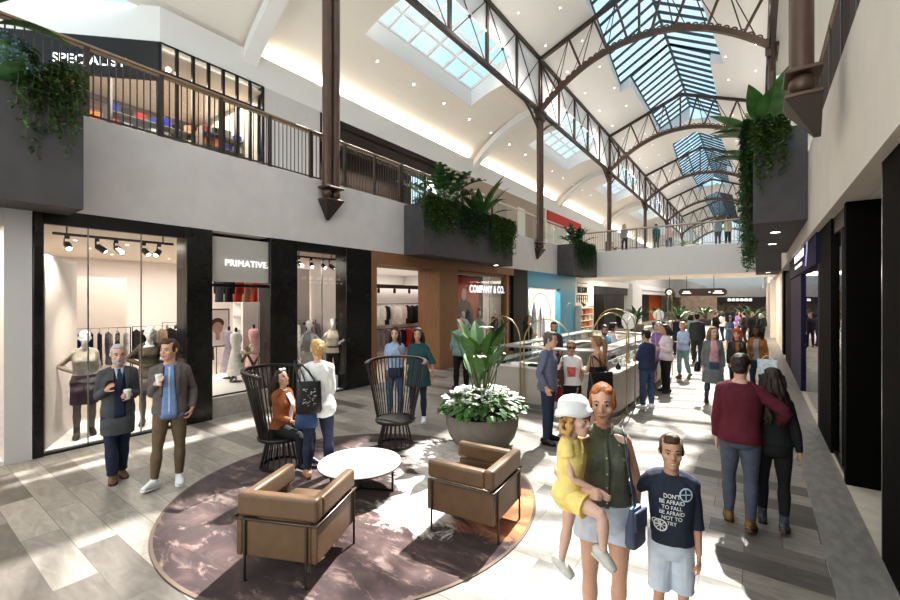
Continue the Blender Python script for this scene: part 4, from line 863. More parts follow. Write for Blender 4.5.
COLX_L, COLX_R = -8.5, 0.44
COLS = [6.77, 19.2, 31.1, 43.0, 55.0, 67.0, 79.0, 91.0]
ZCH0, ZCH1, ZAP = 11.45, 13.95, 15.7
def vault_z(u):           # u: 0 at the shop wall, 1 at the column line
    return ZB1-0.05 + 1.95*math.sin(u*PI/2)**0.85
def vault(side, y0, y1, hole):
    """vault strip between two column lines with a skylight opening; built as one ceiling mesh"""
    xa, xb = (XU-0.35, COLX_L) if side < 0 else (4.9, COLX_R)
    NU = 16; us = [i/NU for i in range(NU+1)]
    uh = 0.50
    q = MB()
    ys = [y0, y0+3.0, y1-3.0, y1] if hole else [y0, y1]
    for j in range(len(ys)-1):
        for i in range(NU):
            if hole and j == 1 and us[i] >= uh: continue
            P = [(xa+(xb-xa)*u, y, vault_z(u)) for (u, y) in ((us[i],ys[j]),(us[i+1],ys[j]),(us[i+1],ys[j+1]),(us[i],ys[j+1]))]
            q.quad(*P)
    if hole:    # white reveals around the opening
        xh = xa+(xb-xa)*uh; zh = vault_z(uh); zg0, zg1 = 11.95, 12.8; x1 = xb-(0.1 if side < 0 else -0.1)
        q.cur = 1
        q.quad((xh,ys[1],zh),(xh,ys[2],zh),(xh,ys[2],zg0),(xh,ys[1],zg0))
        for y in (ys[1], ys[2]):
            q.quad(*[(xa+(xb-xa)*u, y, vault_z(u)) for u in us if u >= uh], (xb,y,zg1), (xh,y,zg0))
    o = struct('ceiling_vault', q, [M_vault, M_white], smooth=40)
    if hole:
        q = MB(); q.quad((xh,ys[1],zg0),(xh,ys[2],zg0),(xb,ys[2],zg1),(xb,ys[1],zg1)); g = struct('window_roof_glass', q, M_sky)
        q = MB(); n = 6
        for k in range(n+1):
            y = ys[1]+(ys[2]-ys[1])*k/n; q.bar((xh,y,zg0-0.03),(xb,y,zg1-0.03),0.10,0.10)
        for k in range(4):
            t = k/3; q.bar((xh+(xb-xh)*t,ys[1],zg0+(zg1-zg0)*t-.03),(xh+(xb-xh)*t,ys[2],zg0+(zg1-zg0)*t-.03),0.07,0.08)
        struct('window_roof_bars', q, M_white)
    return o
YS = [-5.2]+COLS
for a, b in zip(YS[:-1], YS[1:]):
    vault(-1, a, b, True); vault(1, a, b, True)
# ribs between the bays (arched)
for y in COLS[:6]:
    q = MB()
    for i in range(24):
        u0, u1 = i/24, (i+1)/24
        P = []
        for u in (u0, u1):
            x = XU+(COLX_L-XU)*u; z = vault_z(u)-0.02; d = 0.30
            P.append([(x,y-0.22,z+.05),(x,y+0.22,z+.05),(x,y+0.22,z-d),(x,y-0.22,z-d)])
        a, b = P
        for k in range(4): q.quad(a[k], a[(k+1) % 4], b[(k+1) % 4], b[k])
    struct('ceiling_rib', q, M_white, smooth=40)
# cove lips: warm light grazing the vault from the top of the band
for a, b in zip(YS[1:-1], YS[2:]):
    if a > 60: break
    light('cove_light', 'AREA', (XU-0.05, (a+b)/2, ZB1+0.10), 190, (1.0,0.84,0.64), rot=(0, math.radians(180-25), 0), shape='RECTANGLE', size=0.2, size_y=b-a-1)

# ---------------------------------------------------------------- nave roof: sloping soffit, lantern skylight
def zr(x):               # soffit height
    t = (x-COLX_L)/(COLX_R-COLX_L); return ZCH1+0.08+(ZAP-ZCH1)*(1-abs(2*t-1))
XC = (COLX_L+COLX_R)/2
WN, WW = 1.6, 2.4
segs = [(-5.2,16.6,2.75,2.75),(16.6,26.6,1.75,2.62),(26.6,36.0,2.0,2.0),(36.0,39.0,0,0),(39.0,50.5,1.7,2.3),(50.5,58.0,1.6,1.6),(58,62,0,0),(62.0,91.0,1.6,1.6)]  # unseen first bay widened so the sunlit floor strip comes out wider
UP = 0.55
q = MB(); qg = MB(); qb = MB()
for (a, b, wa, wb) in segs:
    for s in (-1, 1):
        xo = COLX_L if s < 0 else COLX_R
        q.cur = 0
        q.quad((xo,a,zr(xo)),(xo,b,zr(xo)),(XC+s*wb,b,zr(XC+s*wb)),(XC+s*wa,a,zr(XC+s*wa)))
        if wa:
            q.cur = 1; up = UP
            ea = V((XC+s*wa,a,zr(XC+s*wa))); eb = V((XC+s*wb,b,zr(XC+s*wb)))
            q.quad(ea, eb, eb+V((0,0,up)), ea+V((0,0,up)))
            ra = V((XC,a,16.75)); rb = V((XC,b,16.75))
            qg.quad(ea+V((0,0,up)), eb+V((0,0,up)), rb, ra)
            n = max(2, int((b-a)/0.78))
            for k in range(n+1):
                t = k/n; qb.bar(ea.lerp(eb,t)+V((0,0,up)), ra.lerp(rb,t), 0.06, 0.12)
            qb.bar(ea+V((0,0,up)), eb+V((0,0,up)), 0.08, 0.12)
            if s > 0: qb.bar(ra, rb, 0.10, 0.14)
            # gable ends, only where the skylight stops
            q.cur = 1; k_ = segs.index((a,b,wa,wb))
            if k_ > 0 and segs[k_-1][2] == 0: qg.quad(ea, ea+V((0,0,up)), ra, V((XC,a,zr(XC))))
            if k_ < len(segs)-1 and segs[k_+1][2] == 0: qg.quad(eb, eb+V((0,0,up)), rb, V((XC,b,zr(XC))))
    if wa:
        for (y, w) in ((a,wa),(b,wb)):
            for s in (-1,1):
                e = V((XC+s*w,y,zr(XC+s*w)+UP)); qb.bar(e, (XC,y,16.75), 0.07, 0.12)
# steps where the opening changes width: close the ends in glass-height white
for i in range(len(segs)-1):
    y = segs[i][1]; w0 = segs[i][3]; w1 = segs[i+1][2]
    if abs(w0-w1) > 0.01:
        lo, hi = sorted((w0, w1))
        for s in (-1, 1):
            q.cur = 1
            zt = lambda w, ww: zr(XC+s*ww)+UP+(16.75-zr(XC+s*ww)-UP)*(1-w/ww) if ww else zr(XC)
            q.quad((XC+s*lo,y,zr(XC+s*lo)),(XC+s*hi,y,zr(XC+s*hi)),(XC+s*hi,y,zr(XC+s*hi)+UP),(XC+s*lo,y,zt(lo,hi)))
struct('ceiling_nave', q, [M_ceil, M_white])
struct('window_ridge_glass', qg, M_sky)
struct('window_ridge_bars', qb, mat('skylight_bar', (0.06,0.075,0.09), 0.5))
# vertical infill between vault and nave soffit, just behind the long trusses
for x, t in ((COLX_L-0.02, -0.015), (COLX_R+0.02, 0.015)):
    q2 = MB(); y = Y0
    for a, b in zip(YS[:-1], YS[1:]):
        q2.box((x,a,12.72),(x+t,b,ZCH1+0.12)); q2.box((x,a,vault_z(1)-.05),(x+t,a+3,12.72)); q2.box((x,b-3,vault_z(1)-.05),(x+t,b,12.72))
    struct('wall_clerestory', q2, M_white)
q = MB(); q.box((-16.5,YE,0),(6,YE+.3,17)); struct('wall_end', q, M_white)
q = MB(); q.box((-16.5,16.8,0),(-16.6,YE,Z1)); struct('wall_left_back', q, M_white)
q = MB(); q.box((4.2,Y0,0),(4.3,YE,Z1)); struct('wall_right_back', q, M_white)

# hall lamps: wide downlights in the soffit, plus added fill around the bridge
for y in (3.0, 9.0, 15.0, 21.0, 28.0, 38.0, 50.0):
    for x in (-7.4, -0.5):
        light('hall_spot','SPOT',(x,y,13.9),430,(1,.93,.86),spot_size=math.radians(150),spot_blend=1.0,shadow_soft_size=0.12)
light('bridge_fill','AREA',(-4,28.7,Z1-.02),950,(1,.88,.72),shape='RECTANGLE',size=8,size_y=4)  # added area lamp to brighten the space under the bridge
light('bridge_fill','AREA',(-4,45,Z1+4),900,(1,.93,.85),shape='RECTANGLE',size=7,size_y=10)  # added fill in mid-air beyond the bridge

light('rear_fill','AREA',(-3.9,-6.6,6.0),700,(1,.93,.84),rot=(math.radians(80),0,0),shape='RECTANGLE',size=9,size_y=5)  # added fill behind the camera to brighten faces, no fitting there

for a, b in zip(YS[:6], YS[1:7]):      # added upward fill by the long girders, brightens the soffit
    for x, t in ((COLX_L+.35, -.25), (COLX_R-.35, .25)):
        light('soffit_fill','AREA',(x,(a+b)/2,11.6),80,(1,.95,.90),rot=(PI,t,0),shape='RECTANGLE',size=.25,size_y=b-a-2)
light('bridge_uplight','AREA',(-4,28.7,.02+2.4),260,(1,.88,.74),rot=(PI,0,0),shape='RECTANGLE',size=.3,size_y=3) if False else None
# ---------------------------------------------------------------- columns, trusses
ORD = ['first','second','third','fourth','fifth','sixth','seventh','eighth']
def column(x, y, zb, label, sgn, z_top=ZCH1):
    t = empty('iron_column', (x,y,zb), 0, label, 'column')
    corb = zb < 5
    z0 = 0.78 if corb else 0
    q = MB()
    for dy in (-0.125, 0.125): q.lathe([(0.115,z0),(0.115,ZCH0-zb-0.35)], (0,dy,0), 16)
    q.box((-0.03,-0.125,z0),(0.03,0.125,ZCH0-zb-0.3))
    q.obj('shaft', M_iron, t, smooth=40)
    if corb:
        q = MB(); w0 = -.17 if sgn < 0 else -.17; w1 = .17 if sgn < 0 else .19; q.box((w0,-0.27,0.74),(w1,0.27,0.79)); q.box((w0,-0.27,0.44),(w1,0.27,0.49)); q.obj('corbel_plate', M_iron, t, bevel=0.01)
        q = MB(); q.ball((0,-0.125,0.62),(0.135,0.12,0.13)); q.ball((0,0.125,0.62),(0.135,0.12,0.13)); q.obj('corbel_ball', M_iron, t, smooth=180)
        q = MB()
        a0, a1 = (-.165,.165) if sgn < 0 else (-.165,.185); t0, t1 = (-.165,-.11) if sgn < 0 else (.12,.185)
        A = [(a0,-.25,.44),(a1,-.25,.44),(a1,.25,.44),(a0,.25,.44)]; T = [(t0,-.03,0),(t1,-.03,0),(t1,.03,0),(t0,.03,0)]
        for i in range(4):
            j = (i+1) % 4; q.quad(T[i], T[j], A[j], A[i])
        q.quad(*A); q.quad(*T[::-1]); q.obj('corbel_wedge', M_irond, t)
    else:
        q = MB(); q.box((-0.26,-0.38,0),(0.26,0.38,0.12)); q.box((-0.2,-0.32,.12),(0.2,0.32,1.2)); q.obj('plinth', M_iron, t, bevel=0.02)
    c = ZCH0-zb
    q = MB(); q.box((-0.17,-0.30,c-0.42),(0.17,0.30,c-0.36)); q.box((-0.14,-0.26,c-0.36),(0.14,0.26,c-0.12)); q.box((-0.2,-0.34,c-0.12),(0.2,0.34,c+0.02)); q.box((-0.13,-0.24,c-0.5),(0.13,0.24,c-0.46)); q.obj('capital', M_iron, t, bevel=0.015)
    q = MB()
    for dy in (-0.11, 0.11): q.box((-0.07,dy-0.03,c),(0.07,dy+0.03,ZCH1-zb+0.1))
    q.box((-0.02,-0.11,c),(0.02,0.11,ZCH1-zb))
    q.obj('upper_post', M_iron, t)
    return t
side_word = {-1:'left', 1:'right'}
where_col = {(-1,0):'twin-tube brown iron column on a corbel above the shop with mannequins',
             (-1,1):'slim brown iron column on a corbel on the white wall above the blue shop',
             (-1,2):'brown iron column rising through the gallery just past the bridge rail, first seen behind the bridge',
             (-1,3):'brown iron column with a square plinth behind the bridge rail',
             (1,0):'thick brown iron column with ball corbel beside the upper right railing',
             (1,1):'brown iron column rising behind the hanging plants on the right'}
for i, y in enumerate(COLS[:6]):
    for s, x in ((-1,COLX_L),(1,COLX_R)):
        if s > 0 and i > 2 and False: continue
        lab = where_col.get((s,i)) or 'brown iron column, %s along the %s row counted from the camera' % (ORD[i], side_word[s])
        on_deck = y > 25.9
        column(x, y, Z2 if on_deck else 4.33, lab, s)
def arch_z(x):
    t = (x-XC)/4.5; return ZCH0+2.0*(1-abs(t)**2.1)
def chord_z(x):
    t = abs(x-XC)/4.55; return ZCH1+(ZAP-ZCH1)*(1-t)
def cross_truss(y, lab):
    t = empty('arched_truss', (XC,y,ZCH0), 0, lab, 'roof truss')
    P = lambda x, z: V((x-XC, 0, z-ZCH0))
    for s in (-1,1):
        q = MB(); q.bar(P(XC+s*4.5,ZCH1), P(XC,ZAP), 0.16, 0.17); q.obj('top_chord', M_irond, t)
    q = MB(); q.sweep([P(XC+4.42*k/20, arch_z(XC+4.42*k/20)) for k in range(-20,21)], 0.17, 0.20); q.obj('arch_rib', M_iron, t, smooth=40)
    q = MB()
    for k in range(-17,18):
        x = XC+k*0.255; z = arch_z(x)+0.09; sl = math.atan((arch_z(x+.05)-arch_z(x-.05))/.1)
        q.sweep([P(x+0.115*math.cos(a)*math.cos(sl)-0.11*math.sin(a)*math.sin(sl), z+0.11*math.sin(a)*math.cos(sl)+0.115*math.cos(a)*math.sin(sl)) for a in [PI*j/6 for j in range(7)]], 0.05, 0.028, up=(0,1,0))
    q.obj('scallop_trim', M_iron, t)
    tops = [4.5,3.05,1.9,0.95]; bots = [3.6,2.45,1.3,0.45]
    for s in (-1,1):
        for j in range(4):
            a = XC+s*tops[j]; b = XC+s*bots[j]
            q = MB(); q.bar(P(a,chord_z(a)-.05), P(b,arch_z(b)), 0.10, 0.09); q.obj('web_post', M_iron, t)
            if j < 3:
                c = XC+s*tops[j+1]
                q = MB(); q.tube([P(c,chord_z(c)-.05), P(b,arch_z(b)+.05)], 0.022, 6); q.obj('tie_rod', M_irond, t)
                q = MB(); q.tube([P(c,chord_z(c)-.05), P(XC+s*(bots[j]+.45),arch_z(XC+s*(bots[j]+.45))+.05)], 0.018, 6); q.obj('tie_rod', M_irond, t)
    q = MB(); q.bar(P(XC,ZAP-.05), P(XC,arch_z(XC)), 0.09, 0.09); q.obj('king_post', M_iron, t)
    return t
for i, y in enumerate(COLS[:7]):
    cross_truss(y, ['arched brown iron roof truss overhead, out at the top of the view','large arched iron roof truss with scalloped rib, nearest one in view','arched iron roof truss, next one beyond the nearest arch','arched iron roof truss above the bridge railing, third arch in view','arched iron roof truss far down the mall, fourth arch in view','small far arched iron truss, fifth arch in view','farthest small arched iron truss by the end skylight'][i])
def long_truss(x, y0, y1, lab):
    t = empty('lattice_girder', (x,y0,ZCH0), 0, lab, 'girder'); L = y1-y0
    q = MB(); q.box((-.08,0,ZCH1-ZCH0-.08),(.08,L,ZCH1-ZCH0+.08)); q.obj('top_chord', M_irond, t)
    q = MB(); q.box((-.09,0,-.08),(.09,L,.06)); q.obj('bottom_chord', M_irond, t)
    h = ZCH1-ZCH0
    for k in range(1,5): 
        q = MB(); q.box((-.06,L*k/5-.06,0),(.06,L*k/5+.06,h)); q.obj('web_post', M_irond, t)
    for k in range(5):
        a, b = L*k/5, L*(k+1)/5
        q = MB(); q.tube([(0,a+.05,0),(0,b-.05,h)], 0.02, 6); q.tube([(0,a+.05,h),(0,b-.05,0)], 0.02, 6); q.ball((0,(a+b)/2,h/2),0.07,8,6); q.obj('cross_tie', M_irond, t)
    for s, y in ((1,0.15),(-1,L-.15)):
        q = MB(); q.sweep([(0,y+s*(1.9*k/8),-.95+.9*math.sin(k/8*PI/2)) for k in range(9)], .07, .09, up=(1,0,0)); q.obj('haunch_brace', M_irond, t)
    return t
for i in range(5):
    long_truss(COLX_L, COLS[i], COLS[i+1], 'cross-braced dark iron girder along the left columns, %s bay from the camera' % ORD[i])
    if i < 3: long_truss(COLX_R, COLS[i], COLS[i+1], 'cross-braced dark iron girder along the right columns, %s bay from the camera' % ORD[i])

# ---------------------------------------------------------------- downlights
def downlight(loc, nrm, label, group, proto=[None]):
    if proto[0] is None:
        t = empty('downlight', (0,0,0)); t['category'] = 'ceiling light'
        q = MB(); q.lathe([(0.034,-0.010),(0.048,-0.012),(0.052,0.0)], n=12, cap=False); q.obj('trim_ring', M_white, t, smooth=60)
        q = MB(); q.lathe([(0.034,-0.008),(0.001,-0.008)], n=12, cap=False); q.obj('lens', M_lamp, t)
        proto[0] = t; o = t; o['label'] = label; o['group'] = group
    else: o = dup(proto[0], label=label, group=group)
    o.location = loc; o.rotation_euler = V(nrm).to_track_quat('Z','Y').to_euler()
    return o
for X in (-8.0,-6.75,-1.3,-.05):
    for k in range(13):
        y = 15.9+2.8*k+(1.4 if X in (-6.75,-1.3) else 0)
        sl = (ZAP-ZCH1)/4.55*(1 if X < XC else -1)
        downlight((X,y,zr(X)-0.005), (-sl,0,1), 'tiny round downlight in the sloping soffit beside the ridge skylight', 'soffit downlights')
for k in range(14):
    y = 8.8+2.0*k; u = 0.38; x = XU-.35+(COLX_L-XU+.35)*u
    dz = (vault_z(u+.02)-vault_z(u-.02))/(.04*(COLX_L-XU+.35))
    downlight((x,y,vault_z(u)-.012), (-dz,0,1), 'tiny round downlight in the curved cove vault over the gallery', 'vault downlights')

# ---------------------------------------------------------------- balcony railings
def railing(p0, p1, label, posts=5, gap=0.1, rail=M_rail, balm=M_irond, zb=Z2, h=1.2, post=True):
    p0 = V((p0[0],p0[1],zb)); p1 = V((p1[0],p1[1],zb)); d = p1-p0; L = d.length
    t = empty('balcony_railing', p0, math.atan2(d.y, d.x), label, 'railing')
    q = MB(); q.box((0,-.035,h-.05),(L,.035,h)); q.obj('handrail', rail, t, bevel=.012)
    q = MB(); q.box((0,-.02,h-.10),(L,.02,h-.06)); q.obj('sub_rail', mat('rail_underside',(.24,.165,.10),.45), t)
    q = MB(); q.box((0,-.02,.05),(L,.02,.08)); q.obj('bottom_rail', balm, t)
    for k in range(posts+1):
        q = MB(); x = L*k/posts; q.box((x-.035,-.03,0),(x+.035,.03,h-.05)); q.obj('post', balm, t)
    n = int(L/gap); pr = None
    for k in range(1, n):
        x = L*k/n
        if min(abs(x-L*j/posts) for j in range(posts+1)) < .06: continue
        if pr is None:
            q = MB(); q.lathe([(.011,.08),(.011,h-.10)], n=6); pr = q.obj('baluster', balm, t); pr.location = (x,0,0)
        else: dup(pr, loc=(x,0,0), parent=t)
    return t
railing((XL-.1,0.0), (XL-.1,9.55), 'dark baluster railing with oak handrail above the mannequin shop', posts=9)
railing((XL-.1,9.65), (XL-.1,15.1), 'dark baluster railing behind the plants of the middle left planter', posts=5, gap=.12)
railing((XL-.15,25.95), (0.9,25.95), 'pale baluster railing along the front edge of the bridge', posts=6, gap=.13, rail=mat('pale_rail',(.6,.55,.5),.4), balm=mat('grey_baluster',(.22,.2,.19),.4,metal=.5))
railing((0.98,25.0), (0.98,19.0), 'baluster railing on the right gallery beyond the planter', posts=5, gap=.12)
railing((0.90,10.6), (0.90,2.0), 'dark baluster railing with brass underside on the upper right gallery', posts=8, gap=.1)
# glazed balustrade section
t = empty('glass_balustrade', (XL-.1,15.2,Z2), PI/2, 'glass balustrade with pale handrail above the blue shop', 'railing')
q = MB(); q.box((0,-.03,1.15),(10.6,.03,1.2)); q.obj('handrail', MATS['pale_rail'], t)
for k in range(5):
    q = MB(); q.box((.05+k*2.12,-.008,.02),(2.08+k*2.12,.008,1.14)); q.obj('glass_panel', M_glass, t)
# ---------------------------------------------------------------- greenery
M_leaf = mat('leaf_green', (0.07,0.15,0.04), 0.45, var=0.35, scale=5)
M_leaf2 = mat('leaf_deep', (0.04,0.105,0.035), 0.4, var=0.4, scale=5)
M_leaf3 = mat('leaf_light', (0.10,0.20,0.04), 0.5, var=0.3, scale=5)
M_ivy = mat('ivy_green', (0.08,0.145,0.035), 0.55, var=0.4, scale=7)
M_blue = mat('succulent_blue', (0.14,0.22,0.22), 0.6, var=0.25, scale=8)
M_stem = mat('stem_green', (0.09,0.12,0.04), 0.6)
M_soil = mat('soil', (0.03,0.02,0.015), 0.95)
M_petal = mat('petal_white', (0.85,0.84,0.80), 0.6)
rnd = random.Random(3)
def leaf(q, base, d, L, W, droop=0.6, n=7, fold=0.25, split=0, peak=0.4, up=None):
    """one leaf blade: strips either side of the midrib, curving under its own weight"""
    d = V(d).normalized(); base = V(base)
    side = d.cross(V((0,0,1)))
    if side.length < .05: side = V((1,0,0))
    side.normalize()
    p = base.copy(); mid = []; dirs = []
    for i in range(n+1):
        mid.append(p.copy()); dirs.append(d.copy())
        d = (d+V((0,0,-droop/n))).normalized(); p = p+d*(L/n)
    def wid(t):
        return W*0.5*(math.sin(PI*t**(math.log(.5)/math.log(peak))) if 0 < t < 1 else 0.0)
    vs = []; fs = []
    for s in (-1,1):
        o = len(vs)
        for i in range(n+1):
            t = i/n; nrm = side.cross(dirs[i]); w_ = wid(t)
            vs += [mid[i], mid[i]+side*s*w_+nrm*w_*fold]
        for i in range(n):
            if split and i % 2 == 1 and 0 < i < n-1:       # slot cut into the blade
                a = o+2*i; m_ = len(vs); t = (i+.5)/n
                vs += [mid[i]+(vs[a+1]-mid[i])*.45, mid[i+1]+(vs[a+3]-mid[i+1])*.45]
                fs.append((a, m_, m_+1, a+2)); continue
            a = o+2*i; fs.append((a, a+1, a+3, a+2))
    q.add(vs, fs)
def bird_plant(loc, n, L, W, label, group=None, tall=0.5, spread=0.9, m=None, seed=1, bias=None, name='broadleaf_plant', split=0, cat='plant', droop=.8):
    r = random.Random(seed); t = empty(name, loc, 0, label, cat, group)
    ql = MB(); qs = MB()
    for k in range(n):
        a = 2*PI*k/n+r.uniform(-.4,.4); tilt = r.uniform(.15,spread)
        d = V((math.cos(a)*tilt, math.sin(a)*tilt, 1)); 
        if bias: d += V(bias)*r.uniform(.2,1)
        d.normalize(); h = tall*r.uniform(.5,1.15)
        p1 = d*h; qs.tube([(0,0,0), p1*.5+V((0,0,h*.06)), p1], [.014,.011,.008], 6)
        dd = (d+V((math.cos(a)*.5, math.sin(a)*.5, 0))*r.uniform(.2,.9))
        leaf(ql, p1, dd, L*r.uniform(.7,1.1), W*r.uniform(.8,1.1), droop*r.uniform(.5,1.4), split=split, n=9 if split else 7)
    qs.obj('stems', M_stem, t, smooth=60); ql.obj('leaves', m or M_leaf, t, smooth=30)
    return t
def ivy(loc, width, axis, drop, n, label, group=None, seed=1, m=None, size=.10, out=(1,0,0), mound=.25, depth=.35):
    """trailing plant: a leafy mound that spills over the planter edge in hanging strands"""
    r = random.Random(seed); t = empty('trailing_ivy', loc, 0, label, 'plant', group)
    ql = MB(); qs = MB(); ax = V(axis); out = V(out)
    for k in range(n):
        u = r.uniform(-.5,.5)*width; L = drop*(r.random()**1.6*.9+.1)*(1-.6*abs(u/width)**1.5)
        p = ax*u+out*r.uniform(-depth,0.02)+V((0,0,r.uniform(0,mound)))
        pts = [p.copy()]; o = p+out*r.uniform(.06,.16); o.z += r.uniform(0,.05); o = o-out*min(0,0)+out*max(0,-(p.dot(out)))
        pts.append(o)
        z = 0; c = o.copy(); 
        while z < L:
            st = .085; z += st; c = c+V((r.uniform(-.02,.02), r.uniform(-.02,.02), -st)); pts.append(c.copy())
        qs.tube(pts, .004, 4, caps=False)
        for i, c in enumerate(pts):
            for j in range(2 if i > 1 else 5):
                a = r.uniform(0, 2*PI); dd = V((math.cos(a), math.sin(a), r.uniform(-.7,.4)))+out*.5
                leaf(ql, c+V((r.uniform(-.03,.03),r.uniform(-.03,.03),r.uniform(-.02,.04))), dd, size*r.uniform(.7,1.3), size*.75, .5, n=2, peak=.35)
    qs.obj('vines', M_stem, t); ql.obj('leaves', m or M_ivy, t)
    return t
def succulent(loc, r0, n, label, seed=2, group=None):
    r = random.Random(seed); t = empty('blue_succulent', loc, 0, label, 'plant', group); ql = MB()
    for k in range(n):
        th = r.uniform(0,2*PI); ph = r.uniform(-.4,1.4); c = V((math.cos(th)*math.cos(ph), math.sin(th)*math.cos(ph), math.sin(ph)))
        b = c*r0*r.uniform(.75,1)
        for j in range(7):
            a = 2*PI*j/7; s1 = c.orthogonal().normalized(); s2 = c.cross(s1)
            leaf(ql, b, c*.7+s1*math.cos(a)+s2*math.sin(a), .075, .035, -.2, n=2)
    q = MB(); q.ball((0,0,0), (r0*.8,r0*.8,r0*.8), 12, 8); q.obj('stem_mass', M_leaf2, t, smooth=180)
    ql.obj('leaves', M_blue, t); return t
# ---- hanging planter troughs on the gallery edges
def trough(a, b, label):
    t = empty('planter_trough', ((a[0]+b[0])/2,(a[1]+b[1])/2,a[2]), 0, label, 'planter')
    x, y, z = t.location; A = V(a)-V((x,y,z)); B = V(b)-V((x,y,z)); w = .06
    q = MB(); q.box(A, (B.x,B.y,.06)); q.box((A.x,A.y,.06),(A.x+w,B.y,B.z)); q.box((B.x-w,A.y,.06),(B.x,B.y,B.z)); q.box((A.x+w,A.y,.06),(B.x-w,A.y+w,B.z)); q.box((A.x+w,B.y-w,.06),(B.x-w,B.y,B.z))
    q.obj('box_shell', M_dark, t)
    q = MB(); q.box((A.x+w,A.y+w,B.z-.16),(B.x-w,B.y-w,B.z-.1)); q.obj('soil', M_soil, t)
    return t
XP = -7.9
trough((XL+.005,-4.0,3.66),(XP,1.88,5.35), 'charcoal planter box on the gallery edge at the upper left corner')
trough((XL+.005,9.62,3.70),(XP,15.2,5.22), 'long charcoal planter box above the wood-framed shop')
trough((XL+.005,21.8,3.70),(XP+.1,25.85,5.3), 'charcoal planter box beside the bridge, on the left')
trough((-.07,10.96,3.95),(.815,18.3,5.85), 'deep charcoal planter box hanging on the right gallery edge')
trough((-.05,22.2,3.58),(.815,25.85,5.3), 'small charcoal planter box by the right end of the bridge')
for p in ((0.35,12.6,3.945),(0.35,15.2,3.945),(0.4,23.6,3.575)):
    q = MB(); t = empty('downlight', p, 0, 'round downlight set in the underside of the right planter box' if p[1] < 20 else 'round downlight under the small far right planter box', 'ceiling light', 'planter downlights')
    q.lathe([(.09,0),(.1,-.008),(.11,0)], n=16, cap=False); q.obj('trim_ring', M_white, t); q = MB(); q.lathe([(.09,-.004),(.001,-.004)], n=16, cap=False); q.obj('lens', M_lamp, t)
t = empty('downlight', (-8.2,14.4,3.695), 0, 'round downlight under the planter box above the COMPANY sign', 'ceiling light'); q = MB(); q.lathe([(.09,0),(.1,-.008),(.11,0)], n=16, cap=False); q.obj('trim_ring', M_white, t); q = MB(); q.lathe([(.09,-.004),(.001,-.004)], n=16, cap=False); q.obj('lens', M_lamp, t)
# upper left planter
bird_plant((-8.15,.75,5.75), 9, .9, .22, 'broad-leaved plant arching over the upper left planter', seed=4, spread=1.0, bias=(.2,.25,-.1), tall=.55)
succulent((-7.93,1.12,5.45), .34, 90, 'blue-grey succulent cushion on the upper left planter edge')
ivy((-7.92,1.55,5.40), .7, (0,1,0), 1.2, 44, 'green ivy trailing down the upper left planter', seed=8, size=.085, mound=.25)
# middle left planter
bird_plant((-8.25,10.9,5.1), 18, 1.0, .72, 'dark monstera with slotted leaves in the middle left planter', seed=12, tall=1.1, spread=1.1, m=M_leaf2, split=1, name='monstera_plant')
bird_plant((-8.25,13.3,5.1), 20, 1.5, .32, 'large strap-leaved plant in the middle left planter, right of the monstera', seed=21, tall=.5, spread=.9)
ivy((-7.92,10.3,5.2), 1.6, (0,1,0), 1.0, 150, 'bushy ivy hanging from the near end of the middle left planter', seed=3)
ivy((-7.92,12.1,5.18), 1.9, (0,1,0), 1.0, 130, 'ivy hanging from the middle of the middle left planter', seed=5, m=M_leaf2)
ivy((-7.92,14.3,5.2), 1.8, (0,1,0), 1.4, 160, 'ivy cascading from the far end of the middle left planter', seed=6)
succulent((-8.0,12.9,5.3), .25, 40, 'blue-grey succulent in the middle left planter', seed=9)
# planter by the bridge
bird_plant((-8.2,23.4,5.2), 20, .9, .6, 'dark bushy monstera in the planter beside the bridge', seed=31, tall=.7, spread=1.1, m=M_leaf2, split=1, name='monstera_plant')
ivy((-7.82,23.6,5.3), 3.2, (0,1,0), 1.5, 180, 'ivy hanging over the planter beside the bridge', seed=33, size=.09, m=M_leaf2)
# right planter: leaves and ivy spilling over its inner edge
bird_plant((0.18,11.9,5.72), 14, 1.15, .42, 'big glossy broad-leaved plant on the right hanging planter', seed=44, tall=.5, spread=1.0, bias=(-.35,-.15,0))
bird_plant((0.05,13.6,5.72), 12, .95, .36, 'second broad-leaved plant on the right planter, behind the big one', seed=45, tall=.5, spread=1.2, bias=(-.3,0,0), m=M_leaf2)
ivy((-.06,12.0,5.8), 1.9, (0,1,0), 2.2, 230, 'thick ivy curtain at the near corner of the right planter', seed=46, out=(-1,0,0), depth=.5, m=M_leaf2, mound=.4)
ivy((-.06,14.2,5.8), 2.6, (0,1,0), 2.9, 240, 'long ivy curtain along the inner face of the right planter', seed=47, out=(-1,0,0), m=M_leaf2)
ivy((0.2,10.97,5.8), .6, (1,0,0), 1.3, 46, 'short ivy strands hanging on the front face of the right planter', seed=48, out=(0,-1,0), mound=.3)
succulent((0.0,11.3,5.95), .24, 40, 'blue-grey succulent on the right planter', seed=49)
ivy((-.04,24.0,5.3), 2.6, (0,1,0), 1.6, 60, 'ivy hanging on the small far right planter', seed=50, out=(-1,0,0), m=M_leaf2, size=.09)
# tufts on the bridge deck behind the rail
for i, (px, X) in enumerate([(0,-6.9),(1,-3.3),(2,-2.6),(3,-0.6)]):
    bird_plant((X,26.5,Z2-.02), 11, .5, .06, ['spiky dracaena behind the bridge rail at its left end','grass tuft behind the bridge rail by the square column','second grass tuft behind the bridge rail, middle','grass tuft behind the bridge rail near the right planter'][i], seed=60+i, tall=.15, spread=.8, m=M_leaf if i else M_leaf2, name='grass_tuft' if i else 'dracaena_plant')
